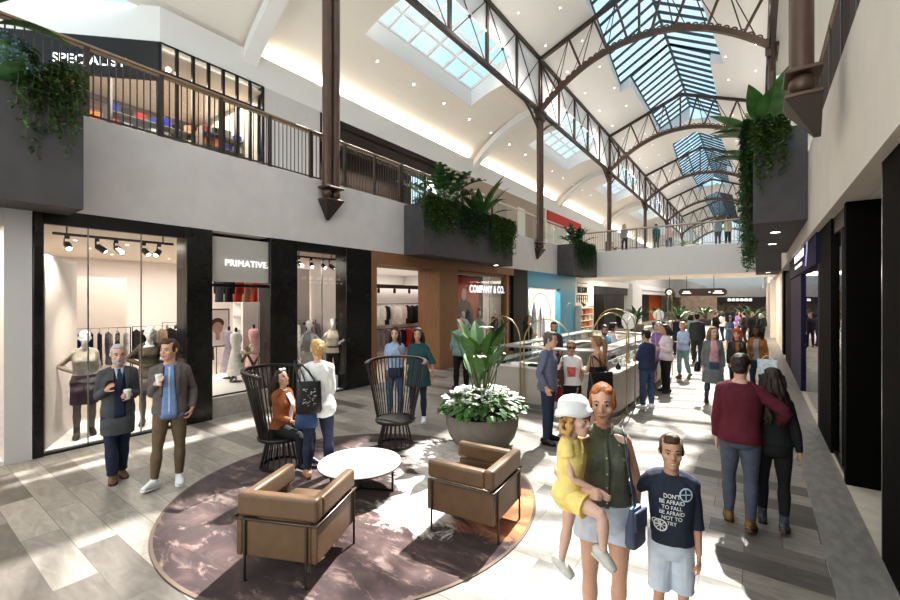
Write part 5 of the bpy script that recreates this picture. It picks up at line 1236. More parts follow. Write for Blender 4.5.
# ---------------------------------------------------------------- shop fronts
M_pinkw = mat('pink_white_panel', (0.72,0.66,0.64), 0.6)
M_plinth = mat('white_plinth', (0.82,0.80,0.78), 0.5)
M_steelw = mat('window_frame_black', (0.010,0.010,0.010), 0.3)
M_marble = mat('grey_marble', (0.45,0.44,0.43), 0.35, scale=3, col2=(0.62,0.61,0.60), var=0.1)
M_bluefr = mat('blue_frame', (0.055,0.29,0.45), 0.45)
M_purple = mat('purple_sign', (0.022,0.018,0.06), 0.6, spec=.15)
M_shopw = mat('shop_white', (0.75,0.70,0.63), 0.7)
M_brick = mat('white_brick', (0.62,0.60,0.59), 0.8, var=0.06, scale=30, bump=0.25, stretch=(1,.4,1))
M_greyst = mat('riser_stone', (0.36,0.33,0.30), 0.6, var=0.12, scale=12)
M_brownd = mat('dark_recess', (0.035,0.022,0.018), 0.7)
T_FACE = (PI/2, 0, PI/2)      # text facing +X

def room(y0, y1, xb, zc, mw, mb, lights=220, floor=M_stone2, warm=(1,.92,.83), name='wall_shop', mc=M_cream):
    q = MB(); q.box((xb,y0,0),(xb-.1,y1,zc)); struct(name, q, mb)
    q = MB(); q.box((XL-.45,y0,0),(xb,y0-.04,zc)); struct(name, q, mw)
    q = MB(); q.box((XL-.45,y1,0),(xb,y1+.04,zc)); struct(name, q, mw)
    q = MB(); q.box((XL-.35,y0,zc),(xb-.1,y1,zc+.06)); struct('ceiling_shop', q, mc)
    if lights: light('shop_light', 'AREA', ((XL+xb)/2-.3,(y0+y1)/2,zc-.03), lights, warm, shape='RECTANGLE', size=max(.6,abs(xb-XL)*.6), size_y=(y1-y0)*.7)
def pier(y0, y1, label, x=XL, d=.42, z=Z1):
    q = MB(); q.box((x-d,y0,0),(x+.02,y1,z)); o = q.obj('trim_pier', M_pier, bevel=.012); o['kind'] = 'structure'; return o
def window(y0, y1, z0, z1, joints=(), x=XL-.06, frame=M_steelw, header=.14, m=None, lab='window_shop'):
    q = MB(); q.box((x-.006,y0,z0),(x+.006,y1,z1)); g = struct(lab, q, m or M_glass)
    q = MB(); q.box((x-.05,y0,z1),(x+.05,y1,z1+header)); q.box((x-.04,y0,z0-.04),(x+.04,y1,z0))
    struct('trim_window_frame', q, frame)
    q = MB()
    for y in joints: q.box((x-.012,y-.008,z0),(x+.012,y+.008,z1))
    if joints: struct('trim_glass_joint', q, M_chrome)
    return g
def track_spots(y0, y1, n, z, x, label, grp):
    t = empty('lighting_track', (x,(y0+y1)/2,z), 0, 'black lighting track in the '+label, 'track')
    q = MB(); q.box((-.02,-(y1-y0)/2,-.02),(.02,(y1-y0)/2,.02)); q.obj('rail', M_black, t)
    q = MB()
    for s in (-.4,.4): q.box((-.008,s*(y1-y0)-.008,.02),(.008,s*(y1-y0)+.008,3.62-z))
    q.obj('drop_rod', M_black, t)
    r = random.Random(int(y0*10)); base = None
    for k in range(n):
        y = y0+(y1-y0)*(k+.5)/n+r.uniform(-.08,.08)
        lab = 'black cylinder spotlight on the track in the '+label
        if base is None:
            s = empty('spotlight', (x,y,z-.02), 0, lab, 'spotlight', grp); base = s
            q = MB(); q.box((-.015,-.03,-.05),(.015,.03,0)); q.box((-.01,-.04,-.16),(.01,-.028,-.05)); q.obj('bracket', M_black, s)
            h = MB(); h.lathe([(.045,0),(.05,.01),(.05,.17),(.042,.17),(.04,.15)], n=16, cap=True); ho = h.obj('lamp_head', M_black, s, smooth=40); ho.location = (0,0,-.13); ho.rotation_euler = (0,math.radians(125),0)
            q = MB(); q.lathe([(.038,.155),(.001,.158)], n=14, cap=False); q.obj('lens', M_lamp, ho)
        else: dup(base, loc=(x,y,z-.02), rz=r.uniform(-.8,.8), label=lab, group=grp)

# --- neighbouring shop at the far left: pale stone front with a white niche
q = MB(); q.box((XL-.3,Y0,3.40),(XL,1.20,Z1)); struct('wall_left_header', q, M_marble)
q = MB(); q.box((XL-.3,1.18,0),(XL+.02,1.47,3.66)); struct('trim_pilaster', q, mat('pale_pilaster',(.60,.58,.57),.6))
q = MB(); q.box((XL-.3,Y0,0),(XL,1.18,.06)); struct('trim_sill', q, M_white)
q = MB(); q.box((-9.7,Y0,0),(-9.75,1.18,3.6)); q.box((-9.7,1.18,0),(XL-.3,1.22,3.6)); q.box((-9.7,Y0,3.4),(XL-.3,1.18,3.45)); struct('wall_niche', q, M_cream)
for y in (-.2,.75):
    q = MB(); q.box((-9.69,y,.3),(-9.66,y+.1,3.2)); struct('trim_niche', q, M_white)
light('niche_light','AREA',(-9.2,0.2,3.38),60,(1,.85,.68),shape='RECTANGLE',size=.6,size_y=1.6)

# --- mannequin shop: window 1, entry bay with sign, window 2
SH = 'mannequin shop window'
pier(1.48,1.60,'') ; pier(3.56,4.03,''); pier(5.25,5.93,''); pier(7.38,8.26,'')
room(1.62, 8.2, -16.2, 3.60, M_pinkw, M_pinkw, 420)
window(1.60,3.56,.03,3.50,(on_x(88,XL-.06),on_x(141,XL-.06)), header=.22)
window(5.93,7.38,.03,3.50,(on_x(322,XL-.06),), header=.22)
window(4.03,5.25,.42,2.62,(on_x(262,XL-.06),), header=.06, x=XL-.2)
q = MB(); q.box((XL-.22,4.03,0),(XL-.02,5.25,.40)); struct('wall_plinth', q, M_greyst)
q = MB(); q.box((XL-.12,4.03,2.72),(XL-.06,5.25,3.62)); struct('wall_sign_panel', q, mat('sign_panel_grey',(.50,.47,.44),.5))
text_obj('lettering', 'PRIMATIVE.', .185, M_sign, (XL-.03,4.76,3.10), T_FACE, ext=.004, spacing=1.03).name = 'shop_sign'
tag(bpy.data.objects['shop_sign'], 'white letters PRIMATIVE. on the grey panel over the entry bay', 'sign')
q = MB(); q.box((-11.6,4.03,0),(XL-.22,7.3,.38)); struct('floor_raised', q, M_plinth)
q = MB(); q.box((-10.4,1.62,0),(XL-.1,3.54,.05)); struct('floor_display', q, M_plinth)
q = MB(); q.box((-10.4,5.95,0),(XL-.1,7.36,.05)); struct('floor_display', q, M_plinth)
track_spots(1.75,3.45,5,3.40,-8.95,'left mannequin window','left window spotlights')
track_spots(6.05,7.25,4,3.40,-8.95,'narrow mannequin window','narrow window spotlights')
q = MB(); q.prism([(-8.85,1.65,0.05),(-10.2,2.33,0.05),(-10.2,2.33,3.05),(-8.85,1.65,3.05)], (-.03,-.05,0)); struct('wall_partition', q, M_pinkw)
q = MB(); q.box((-13.0,2.5,0),(-13.1,3.95,2.9)); struct('wall_partition', q, mat('peach_panel',(.68,.60,.55),.7))
q = MB(); q.box((-11.2,6.0,0),(-11.3,8.1,3.3)); struct('wall_partition', q, M_pinkw)
for i, (y, z) in enumerate([(1.9,3.0),(2.7,3.1),(6.3,3.0)]):
    light('display_spot','SPOT',(-8.78,y-.15,3.3),330,(1,.88,.72),rot=(math.radians(8),math.radians(16),0),spot_size=math.radians(80),spot_blend=.7,shadow_soft_size=.04)
for i, (x, y) in enumerate([(-11.5,2.6),(-11.5,3.5),(-13.0,3.2),(-13.0,4.6),(-11.5,4.7),(-14.3,4.0),(-14.3,5.4),(-12.4,5.6),(-10.6,6.8)]):
    downlight((x,y,3.598),(0,0,1),'small round downlight in the mannequin shop ceiling','shop ceiling downlights')

# --- garments on rails
GCOL = {'black':(.012,.012,.014),'navy':(.02,.03,.10),'royal blue':(.03,.05,.38),'white':(.75,.73,.70),'grey':(.25,.24,.24),'pink':(.62,.36,.36),'tan':(.42,.29,.18),'red':(.55,.03,.02),'lilac':(.42,.36,.46),'orange':(.70,.16,.03)}
GM = {k: mat('cloth_'+k.replace(' ','_'), c, .85, var=.15, scale=14) for k, c in GCOL.items()}
def garment_mesh(L=.85, W=.42, sleeve=True):
    q = MB(); n = 9
    for s in (-1,1):      # front and back sheets, closed into a thin shell with soft folds
        vs = []; fs = []
        rows = [(0,.10),(.02,.30),(.05,.95),(.18,.86),(.45,.82),(.75,.92),(1,1.0)]
        for (t, w_) in rows:
            for k in range(n):
                u = k/(n-1)*2-1; vs.append((s*(.035*(1-u*u)+.008*math.sin(u*9+t*3))*(.4+t), u*W/2*w_, -t*L))
        for i in range(len(rows)-1):
            for k in range(n-1): fs.append((i*n+k, i*n+k+1, (i+1)*n+k+1, (i+1)*n+k))
        q.add(vs, fs)
    if sleeve:
        for s in (-1,1): q.tube([(0,s*W*.44,-.06),(0,s*W*.54,-.28),(0,s*W*.52,-.52)], [(.03,.055),(.03,.05),(.025,.045)], 8)
    return q
GPROT = {}
def garment(col, loc, rz, label, group, kind='blouse'):
    key = (col, kind)
    if key not in GPROT:
        t = empty('hanging_dress' if kind == 'dress' else 'hanging_blouse', loc, rz); t['category'] = 'dress' if kind == 'dress' else 'blouse'; t['label'] = label; t['group'] = group
        garment_mesh(1.1 if kind == 'dress' else .72, .42, kind != 'dress').obj('cloth', GM[col], t, smooth=60)
        q = MB(); q.tube([(0,-.19,-.05),(0,0,.01),(0,.19,-.05)], .006, 6); q.tube([(0,0,.01),(0,0,.06),(0,.02,.085),(0,.04,.07)], .004, 6); q.obj('hanger', M_chrome, t)
        GPROT[key] = t; return t
    return dup(GPROT[key], loc=loc, rz=rz, label=label, group=group)
def rack(p, L, rz, h, label):
    t = empty('clothes_rail', p, rz, label, 'clothes rail'); q = MB(); q.tube([(-L/2,0,0),(-L/2,0,h),(L/2,0,h),(L/2,0,0)], .014, 8); q.obj('rail_frame', M_black, t, smooth=60)
    q = MB()
    for s in (-L/2,L/2): q.box((s-.015,-.22,0),(s+.015,.22,.03))
    q.obj('foot_bar', M_black, t); return t
def rail_of(p, L, rz, h, cols, label, kind='blouse', railname=None):
    rack(p, L, rz, h, railname or 'black clothes rail holding the '+label)
    n = len(cols); dx = V((math.cos(rz), math.sin(rz), 0))
    for i, c in enumerate(cols):
        u = (i+.5)/n-.5; pos = V(p)+dx*u*L+V((0,0,h-.07))
        garment(c, pos, rz+math.radians(8*math.sin(i*2.1)), '%s %s hanging on the rail of %s' % (c, kind, label), label, kind)
rail_of((-11.4,2.75,0),1.5,math.radians(78),1.75,['black','grey','black','royal blue','royal blue','black','navy','grey','black','white'],'garments behind the left window mannequins')
rail_of((-12.3,4.5,0),1.3,math.radians(90),1.7,['black','black','grey','tan','black','white','black'],'dark clothes at the back of the entry bay')
rail_of((-13.6,5.7,0),1.4,math.radians(80),1.7,['grey','black','white','black','red','black'],'clothes deep inside the entry bay','dress')
rail_of((-10.9,7.7,0),.8,math.radians(90),1.75,['white','grey','black','pink','grey'],'clothes behind the narrow window')
# wall shelving with folded stacks
def shelf_unit(p, w_, h, n, rz, label, m=M_white):
    t = empty('wall_shelving', p, rz, label, 'shelving'); q = MB()
    q.box((-w_/2,-.02,0),(w_/2,0,h)); q.obj('back_panel', m, t)
    for k in range(n):
        q = MB(); z = .35+(h-.5)*k/(n-1); q.box((-w_/2,0,z),(w_/2,.32,z+.025)); q.obj('shelf', m, t)
    q = MB()
    for s in (-1,1): q.box((s*w_/2-.012,0,0),(s*w_/2+.012,.32,h))
    q.obj('side_panel', m, t); return t
def folded(loc, rz, col, label, group, proto={}):
    if col not in proto:
        t = MB()
        for k in range(3): t.cbox((0,0,.025+.05*k),(.28,.24,.046),0)
        o = t.obj('folded_clothes', GM[col], None, bevel=.018); tag(o, label, 'clothes', group); o.location = loc; o.rotation_euler = (0,0,rz); proto[col] = o; return o
    return dup(proto[col], loc=loc, rz=rz, label=label, group=group)
shelf_unit((-16.1,3.2,0),2.6,2.6,5,-PI/2,'white wall shelving at the back of the mannequin shop')
r = random.Random(5)
for k in range(5):
    z = .35+2.1*k/4+.026
    for j in range(6):
        folded((-15.93,2.1+j*.42,z), -PI/2, r.choice(['white','grey','black','tan','pink']), 'folded clothes stacked on the back wall shelving of the mannequin shop','folded stacks on the back shelving')
shelf_unit((-14.2,8.15,0),2.2,2.4,5,PI,'white shelving on the side wall of the mannequin shop')
# display table with crossed legs, portrait poster, dressed bust, shoes
t = empty('display_table', (-10.2,on_x(246,-10.2),.38), .2, 'small black table with crossed legs inside the entry bay', 'table')
q = MB(); q.box((-.3,-.28,.66),(.3,.28,.70)); q.obj('tabletop', mat('table_board',(.30,.24,.19),.5), t, bevel=.006)
for s in (-.22,.22):
    q = MB(); q.bar((-.26,s,0),(.26,s,.66),.035,.05,up=(0,1,0)); q.obj('leg', M_black, t)
    q = MB(); q.bar((.26,s,0),(-.26,s,.66),.035,.05,up=(0,1,0)); q.obj('leg', M_black, t)
for i, (dx, dy, c) in enumerate([(-.15,-.12,'red'),(.05,.1,'white'),(.17,-.05,'tan')]):
    q = MB(); q.lathe([(.05,0),(.06,.03),(.055,.12),(.03,.15),(.03,.17)], n=12); o = q.obj('display_bottle', GM[c], None, smooth=40); o.location = (-10.2+dx,on_x(246,-10.2)+dy,1.08); tag(o, '%s bottle standing on the small black display table' % c, 'bottle')
t = empty('portrait_poster', (-11.0,on_x(217,-11.0),1.65), PI/2, 'portrait poster with a dark frame inside the entry bay', 'poster')
q = MB(); q.box((-.30,-.02,-.48),(.30,0,.48)); q.obj('frame', M_black, t)
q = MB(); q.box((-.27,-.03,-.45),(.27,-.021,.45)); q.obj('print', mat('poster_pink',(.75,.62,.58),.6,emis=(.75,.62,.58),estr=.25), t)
q = MB(); q.ball((0,-.032,.02),(.13,.006,.17),16,10); q.box((-.05,-.036,-.3),(.05,-.03,-.1)); q.obj('portrait_face', mat('poster_skin',(.62,.38,.27),.6), t)
q = MB(); q.ball((0,-.031,.12),(.16,.005,.13),16,10); q.obj('portrait_hair', mat('poster_hair',(.08,.04,.025),.6), t)
for i, (x, y, c) in enumerate([(-10.8,on_x(229,-10.8),'lilac'),(-10.2,on_x(236,-10.2),'white'),(-11.0,on_x(254,-11.0),'pink')]):
    t = empty('dress_form', (x,y,.38), .3*i, '%s dress on a slim stand inside the entry bay' % c, 'dress form')
    q = MB(); q.lathe([(.05,1.20),(.14,1.14),(.15,1.0),(.10,.82),(.13,.7),(.24,.2),(.25,.17)], n=18, sy=.8); q.obj('dress', GM[c], t, smooth=60)
    q = MB(); q.lathe([(.14,0),(.14,.015),(.015,.03),(.012,.25)], n=14); q.lathe([(.03,1.2),(.028,1.3),(.001,1.31)], n=12); q.obj('stand', M_black, t, smooth=40)
for i in range(6):
    garment(['black','black','red','tan','red','black'][i], (-10.4,5.0+i*.22,3.02), PI/2, '%s top hanging high behind the sign panel' % ['black','black','red','tan','red','black'][i], 'tops hanging high behind the sign')
q = MB(); q.tube([(-10.4,4.85,3.08),(-10.4,6.3,3.08)], .014, 8); o = q.obj('hanging_rail', M_black); tag(o, 'high rail with red and black tops inside the entry bay', 'clothes rail')

# --- wood-framed shop COMPANY & CO.
YW0, YW1, YW2, YW3 = 8.26, 8.45, 11.35, 16.72
def wbox(a, b, nm='trim_wood_portal'):
    q = MB(); q.box(a, b); return struct(nm, q, M_wood)
wbox((XL-.9,YW0,0),(XL+.04,YW1,3.38)); wbox((XL-.9,YW2,0),(XL+.04,12.43,3.38)); wbox((XL-.9,YW0,3.36),(XL+.04,12.43,Z1))
wbox((XL-.25,12.43,3.42),(XL+.04,YW3,Z1)); wbox((XL-.25,16.1,0),(XL+.02,16.3,3.42)); wbox((XL-.25,12.43,0),(XL+.02,YW3,.12))
window(12.43,16.1,.16,3.30,(14.9,), header=.1, frame=M_wood, x=XL-.12)
q = MB(); q.box((XL-.2,16.3,.12),(XL-.1,YW3,3.42)); struct('wall_panel', q, mat('brown_panel',(.10,.055,.035),.5))
room(8.3,16.7,-15.0,3.60,M_white,M_white,300,warm=(1,.93,.85),mc=M_white)
tx = text_obj('shop_sign', 'COMPANY & CO.', .40, M_sign, (XL-.02,14.62,2.76), T_FACE, ext=.004, bold=.008, spacing=1.1); tag(tx, 'bold white letters COMPANY & CO. on the wood-framed shop window', 'sign'); tx.scale = (.80,1,1)
# poster in the window: red sheet with a dark standing figure in a jacket
t = empty('window_poster', (XL-.75,13.95,1.95), PI/2, 'tall red poster with a man in a dark jacket, in the wood-framed window', 'poster')
q = MB(); q.box((-1.1,-.01,-1.3),(1.1,.01,1.3)); q.obj('sheet', mat('poster_red',(.48,.022,.010),.7), t)
q = MB(); q.prism([(-.55,-.016,-1.25),(.65,-.016,-1.25),(.68,-.016,-.1),(.45,-.016,.28),(.12,-.016,.40),(-.12,-.016,.40),(-.42,-.016,.25),(-.62,-.016,-.2)], (0,-.006,0)); q.obj('printed_jacket', mat('poster_dark',(.045,.035,.06),.6), t)
q = MB(); q.ball((0,-.02,.62),(.17,.008,.24),16,10); q.box((-.08,-.022,.36),(.08,-.016,.46)); q.obj('printed_head', MATS['poster_skin'], t)
# garments inside, on wall rails seen through the portal
r = random.Random(11)
for row, (z, n) in enumerate([(1.25,15),(2.2,15)]):
    q = MB(); q.tube([(-11.4,10.6,z),(-11.4,15.2,z)], .014, 8); o = q.obj('hanging_rail', M_black); tag(o, ['lower','upper'][row]+' garment rail on the back wall of the wood-framed shop', 'clothes rail')
    for i in range(n):
        c = r.choice(['black','white','pink','lilac','white','black','red','grey'])
        garment(c, (-11.4,10.75+i*.30,z-.07), PI/2+r.uniform(-.3,.3)+PI/2*(i % 3 == 0), '%s top on the %s rail at the back of the wood-framed shop' % (c, ['lower','upper'][row]), 'tops on the %s back rail' % ['lower','upper'][row])
q = MB(); q.box((-9.9,13.9,0),(-10.0,16.2,3.4)); struct('wall_partition', q, mat('brown_display_back',(.11,.065,.04),.6))
q = MB(); q.box((-11.75,10.4,0),(-11.85,16.6,2.9)); struct('wall_partition', q, M_white)
t = empty('lighting_track', (-11.3,12.9,2.85), 0, 'black slanting light beam with spot heads inside the wood-framed shop', 'track')
q = MB(); q.box((-.07,-2.9,-.06),(.07,2.9,.08)); q.obj('beam', M_black, t)
for k in range(7):
    q = MB(); q.lathe([(.05,-.24),(.055,-.1),(.03,-.06)], (0,-2.6+k*.85,0), 12); q.obj('spot_head', M_black, t)

# --- black pier, blue shop, white shop, further shops
q = MB(); q.box((XL-.5,16.72,0),(XL+.03,18.12,Z1)); struct('wall_black_pier', q, mat('matt_black',(.006,.006,.006),.6))
YB0, YB1 = 18.12, 24.55
def fr(a, b, m, nm='trim_frame'):
    q = MB(); q.box(a, b); return struct(nm, q, m)
fr((XL-.3,YB0,2.95),(XL+.02,YB1,Z1),M_bluefr); fr((XL-.3,22.2,0),(XL+.02,YB1,2.95),M_bluefr); fr((XL-.3,YB0,0),(XL+.02,YB0+.15,2.95),M_bluefr)
window(YB0+.15,22.2,.05,2.85,(), header=.1, frame=M_chrome, x=XL-.15)
room(18.15,24.5,-11.0,3.5,M_shopw,M_shopw,520,warm=(1,.92,.8))
def board(loc, h, w_, m, label, rz=PI/2, stripe=None):
    t = empty('surfboard', loc, rz, label, 'surfboard'); q = MB(); n = 14
    P = [(w_/2*math.sin(PI*(k/n)**.85), -.03, h*k/n) for k in range(n+1)]; P += [(-x, y, z) for (x,y,z) in P[::-1][1:-1]]
    q.prism(P, (0,.06,0)); q.obj('deck', m, t, bevel=.02)
    if stripe:
        q = MB(); q.box((-w_*.06,-.036,.15),(w_*.06,-.031,h-.25)); q.obj('stripe', stripe, t)
    q = MB(); q.prism([(0,.03,.12),(0,.16,.05),(0,.03,.35)], (.015,0,0)); q.obj('fin', M_black, t); return t
M_bw = mat('board_white',(.85,.86,.86),.25); M_bd = mat('board_navy',(.05,.09,.16),.3); M_by = mat('board_yellow',(.75,.62,.05),.35)
board((XL-.7,20.4,.002),2.3,.62,M_bd,'navy board standing in the blue shop window behind the white one')
board((XL-.5,20.7,.002),2.15,.55,M_bw,'white surfboard standing in the blue shop window',stripe=GM['royal blue'])
board((XL-.6,19.0,1.5),1.1,.42,M_by,'short yellow board hung high in the blue shop window')
board((XL-.7,21.6,.002),1.6,.4,mat('board_pink',(.7,.35,.38),.3),'pink board beside the blue frame in the shop window')
q = MB(); q.box((XL-.3,YB1,0),(XL+.01,27.3,3.3)); struct('wall_white_shop', q, M_shopw)
q = MB(); q.box((XL-.3,YB1,3.3),(XL+.01,60,Z1)); struct('wall_white_header', q, M_white)
tx = text_obj('shop_sign', 'THE BODY', .50, M_black, (XL+.035,25.75,2.95), T_FACE, ext=.015, bold=.012); tx.scale = (.75,1,1); tag(tx, 'black letters THE BODY on the cream shop front beyond the blue shop', 'sign')
t = empty('sign_grille', (XL+.03,25.8,2.2), 0, 'black slatted grille panel under the black letters', 'grille')
for z in (.2,.42,1.15):
    q = MB(); q.box((-.01,-1.0,z),(.02,1.0,z+.04)); q.obj('slat', M_black, t)
for k in range(6):
    q = MB(); q.box((-.01,-1.0+k*.4-.02,0),(.02,-1.0+k*.4+.02,.42)); q.obj('upright', M_black, t)
shelf_unit((XL+.02,25.75,0),2.3,2.0,5,-PI/2,'cream product shelving beneath the slatted grille',M_shopw)
r = random.Random(2)
for k in range(4):
    for j in range(8):
        c = r.choice(['tan','orange','white','red','tan']); z = .35+1.5*k/4+.026
        q = MB(); q.lathe([(.08,0),(.085,.02),(.08,.2),(.04,.24),(.04,.28)], n=10); o = q.obj('product_bottle', GM[c], None, smooth=40); o.location = (XL+.18,24.9+j*.24,z); tag(o, '%s bottle on the cream product shelving' % c, 'bottle', 'bottles on the cream shelving')
bird_plant((XL+.2,25.5,1.9),10,.35,.12,'small green plant on top of the cream product shelving',seed=71,tall=.15)
# dark shop beyond the bridge line, cream pillar, further dark openings
fr((XL-.05,27.3,0),(XL-.3,28.2,3.3),M_shopw,'wall_pillar')
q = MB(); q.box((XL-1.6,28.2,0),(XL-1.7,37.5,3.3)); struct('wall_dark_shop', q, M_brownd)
q = MB(); q.box((XL-.3,28.2,2.75),(XL-.1,37.5,3.3)); struct('wall_dark_shop_header', q, M_black)
q = MB(); q.box((XL-1.5,31.5,0),(XL-.3,34.5,2.75)); struct('wall_dark_pier', q, M_black)
fr((XL-.4,37.5,0),(XL+.3,41.0,Z1),M_white,'wall_pillar')
q = MB(); q.box((XL-.4,41,2.9),(XL-.1,60,3.3)); struct('wall_far_shop_header', q, M_white)
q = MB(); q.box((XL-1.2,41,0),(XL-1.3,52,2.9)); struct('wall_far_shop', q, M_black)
q = MB(); q.box((XL-1.2,52,0),(XL-1.3,60,2.9)); struct('wall_far_shop', q, GM['orange'])
light('far_shop_light','AREA',(XL-.9,30,3.2),80,(1,.88,.7),shape='RECTANGLE',size=1,size_y=3)
shelf_unit((XL-1.55,29.9,0),2.4,2.5,5,-PI/2,'tall shelving of baskets in the dark shop past the cream pillar',MATS['table_board'])
for k in range(4):
    for j in range(4):
        q = MB(); q.lathe([(.16,0),(.2,.05),(.22,.26),(.2,.28)], n=12); o = q.obj('woven_basket', GM['tan'], None, smooth=40); o.location = (XL-1.35,29.1+j*.5,.35+2*k/4+.03); tag(o, 'tan woven basket on the tall shelving past the cream pillar', 'basket', 'baskets in the dark shop')

# ---------------------------------------------------------------- right-hand shops
q = MB(); q.box((XR+.02,Y0,Z1-.10),(4.2,60,Z1-.05)); struct('ceiling_right_soffit', q, mat('soffit_grey',(.42,.38,.34),.7))
M_rdark = mat('right_pier_black', (0.006,0.005,0.0045), 0.7, spec=.08)
def rp(y0, y1, x1=1.6, m=M_rdark, z=3.6): q = MB(); q.box((XR,y0,0),(x1,y1,z)); return struct('wall_right_pier', q, m)
rp(7.34,7.50,1.9); rp(4.3,5.42,1.9)
q = MB(); q.box((XR-.004,5.40,0),(XR+.012,5.425,3.6)); struct('trim_pier_edge', q, M_chrome)
q = MB(); q.box((1.9,-3,0),(2.0,10,3.6)); struct('wall_right_recess', q, mat('recess_black',(.006,.005,.0045),.6,spec=.2))
q = MB(); q.box((XR+.05,7.5,.04),(XR+.06,8.75,3.35)); struct('window_right', q, M_glass)
q = MB(); q.box((XR+.03,7.5,3.35),(XR+.09,8.75,3.6)); q.box((XR+.03,7.95,0),(XR+.09,7.98,3.4)); q.box((XR+.03,7.5,0),(XR+.09,8.75,.05)); struct('trim_window_frame', q, M_black)
rp(8.72,10.2,1.5)
rp(10.2,10.45,1.5,M_purple,3.85)
q = MB(); q.box((XR-.04,10.3,3.02),(XR+.1,18.1,3.86)); sg = q.obj('fascia_sign', M_purple, None, bevel=.01); tag(sg, 'dark purple fascia sign with white lettering over the right-hand shop', 'sign')
q = MB()
for k in range(7): 
    y = 15.6-k*.42; q.box((XR-.055,y,3.38),(XR-.045,y-.30,3.56)); 
for k in range(7): y = 15.4-k*.33; q.box((XR-.055,y,3.2),(XR-.045,y-.22,3.27))
q.obj('lettering', M_sign, sg)
q = MB(); q.tube([(XR-.05,12.2,3.1),(XR-.05,11.9,3.45),(XR-.05,11.8,3.8)], .015, 6); q.obj('swoosh', mat('sign_lilac',(.5,.45,.8),.5,emis=(.5,.45,.8),estr=.6), sg)
q = MB(); q.box((XR+.05,10.45,.04),(XR+.06,14.2,3.0)); struct('window_right', q, M_glass)
rp(14.2,18.1,1.5,M_purple,3.02); rp(18.1,18.5,1.3); rp(18.5,21.5,1.5,M_rdark,3.4); rp(23.2,24.4,1.4)
q = MB(); q.box((2.6,10,0),(2.7,40,3.6)); struct('wall_right_shop_back', q, mat('right_back',(.10,.09,.085),.6))
q = MB(); q.box((XR+.05,21.5,0),(XR+.06,23.2,3.3)); struct('window_right', q, M_glass)
q = MB(); q.box((XR,24.4,0),(1.6,60,Z1-.1)); struct('wall_right_white', q, mat('pinkish_white',(.78,.69,.64),.7))
for y in (33.0,40.0,48.0):
    q = MB(); q.box((XR-.25,y,0),(XR+.1,y+.5,Z1-.1)); struct('trim_right_column', q, M_shopw)
light('right_shop_light','AREA',(1.9,12.3,3.4),60,(1,.9,.8),shape='RECTANGLE',size=1,size_y=2.5)
light('right_shop_light','AREA',(1.5,8.1,3.4),16,(1,.9,.8),shape='RECTANGLE',size=.5,size_y=.8)
shelf_unit((2.55,12.3,0),2.6,2.6,5,PI/2,'dark shelving inside the right-hand shop with the purple sign',M_brownd)

# ---------------------------------------------------------------- upper shops behind the left railing
def ufr(a, b, m=M_steelw, nm='trim_upper_frame'): q = MB(); q.box(a, b); return struct(nm, q, m)
yb = on_x(263, XU)
Zu = Z2-.16
n = 7
for k in range(n+1):
    y = YK+(yb-YK)*k/n; ufr((XU-.06,y-.035,Zu),(XU+.02,y+.035,ZB0))
ufr((XU-.06,YK,8.05),(XU+.03,yb,8.15)); ufr((XU-.06,YK,8.85),(XU+.03,yb,ZB0))
q = MB(); q.box((XU-.02,YK,Zu),(XU-.01,yb,ZB0)); struct('window_upper', q, M_glass)
# angled bay with the SPECIALIST sign
dv = V((K2[0]-XU, K2[1]-YK, 0)); LL = dv.length; ang = math.atan2(dv.y, dv.x)
def ang_box(u0, u1, d0, d1, z0, z1, m, nm):
    e = dv.normalized(); nn = V((-e.y, e.x, 0)); p = V((XU,YK,0))
    P = [p+e*u0+nn*d0, p+e*u1+nn*d0, p+e*u1+nn*d1, p+e*u0+nn*d1]
    q = MB(); q.prism([V((a.x,a.y,z0)) for a in P], (0,0,z1-z0)); return struct(nm, q, m)
ang_box(0,LL,-.03,-.02,Zu,8.1,M_glass,'window_upper'); ang_box(0,LL,-.08,.02,7.9,ZB0,M_black,'wall_sign_band')
for k in range(4): ang_box(LL*k/3-.03,LL*k/3+.03,-.06,.04,Zu,8.0,M_steelw,'trim_upper_frame')
e = dv.normalized(); sgp = V((XU,YK,8.42))+e*1.55+V((-e.y,e.x,0))*.06+V((0,0,-.20))
tx = text_obj('shop_sign', 'SPECIALIST', .31, M_sign, sgp, (PI/2,0,ang+PI), ext=.005, bold=.004, spacing=1.08); tag(tx, 'white illuminated letters SPECIALIST on the dark upper shop band', 'sign')
ufr((K2[0]-.1,Y0,Zu),(K2[0],K2[1],ZB0),M_black,'wall_upper_dark')
ufr((-16.4,Y0,Zu),(-16.5,yb,ZB0),mat('upper_back',(.24,.16,.11),.7,var=.4,scale=3,stretch=(.4,.4,5)),'wall_upper_back')
ufr((-16.4,yb,Zu),(XU-.05,yb+.05,ZB0),M_shopw,'wall_upper_side')
q = MB(); zc_ = ZB0-.2; q.prism([(-16.5,Y0,zc_),(K2[0]-.05,Y0,zc_),(K2[0]-.05,K2[1],zc_),(XU-.05,YK,zc_),(XU-.05,yb,zc_),(-16.5,yb,zc_)], (0,0,.05)); struct('ceiling_upper_shop', q, M_cream)
light('upper_shop_light','AREA',(-14.0,5.8,8.5),330,(1,.86,.7),shape='RECTANGLE',size=2.5,size_y=4)
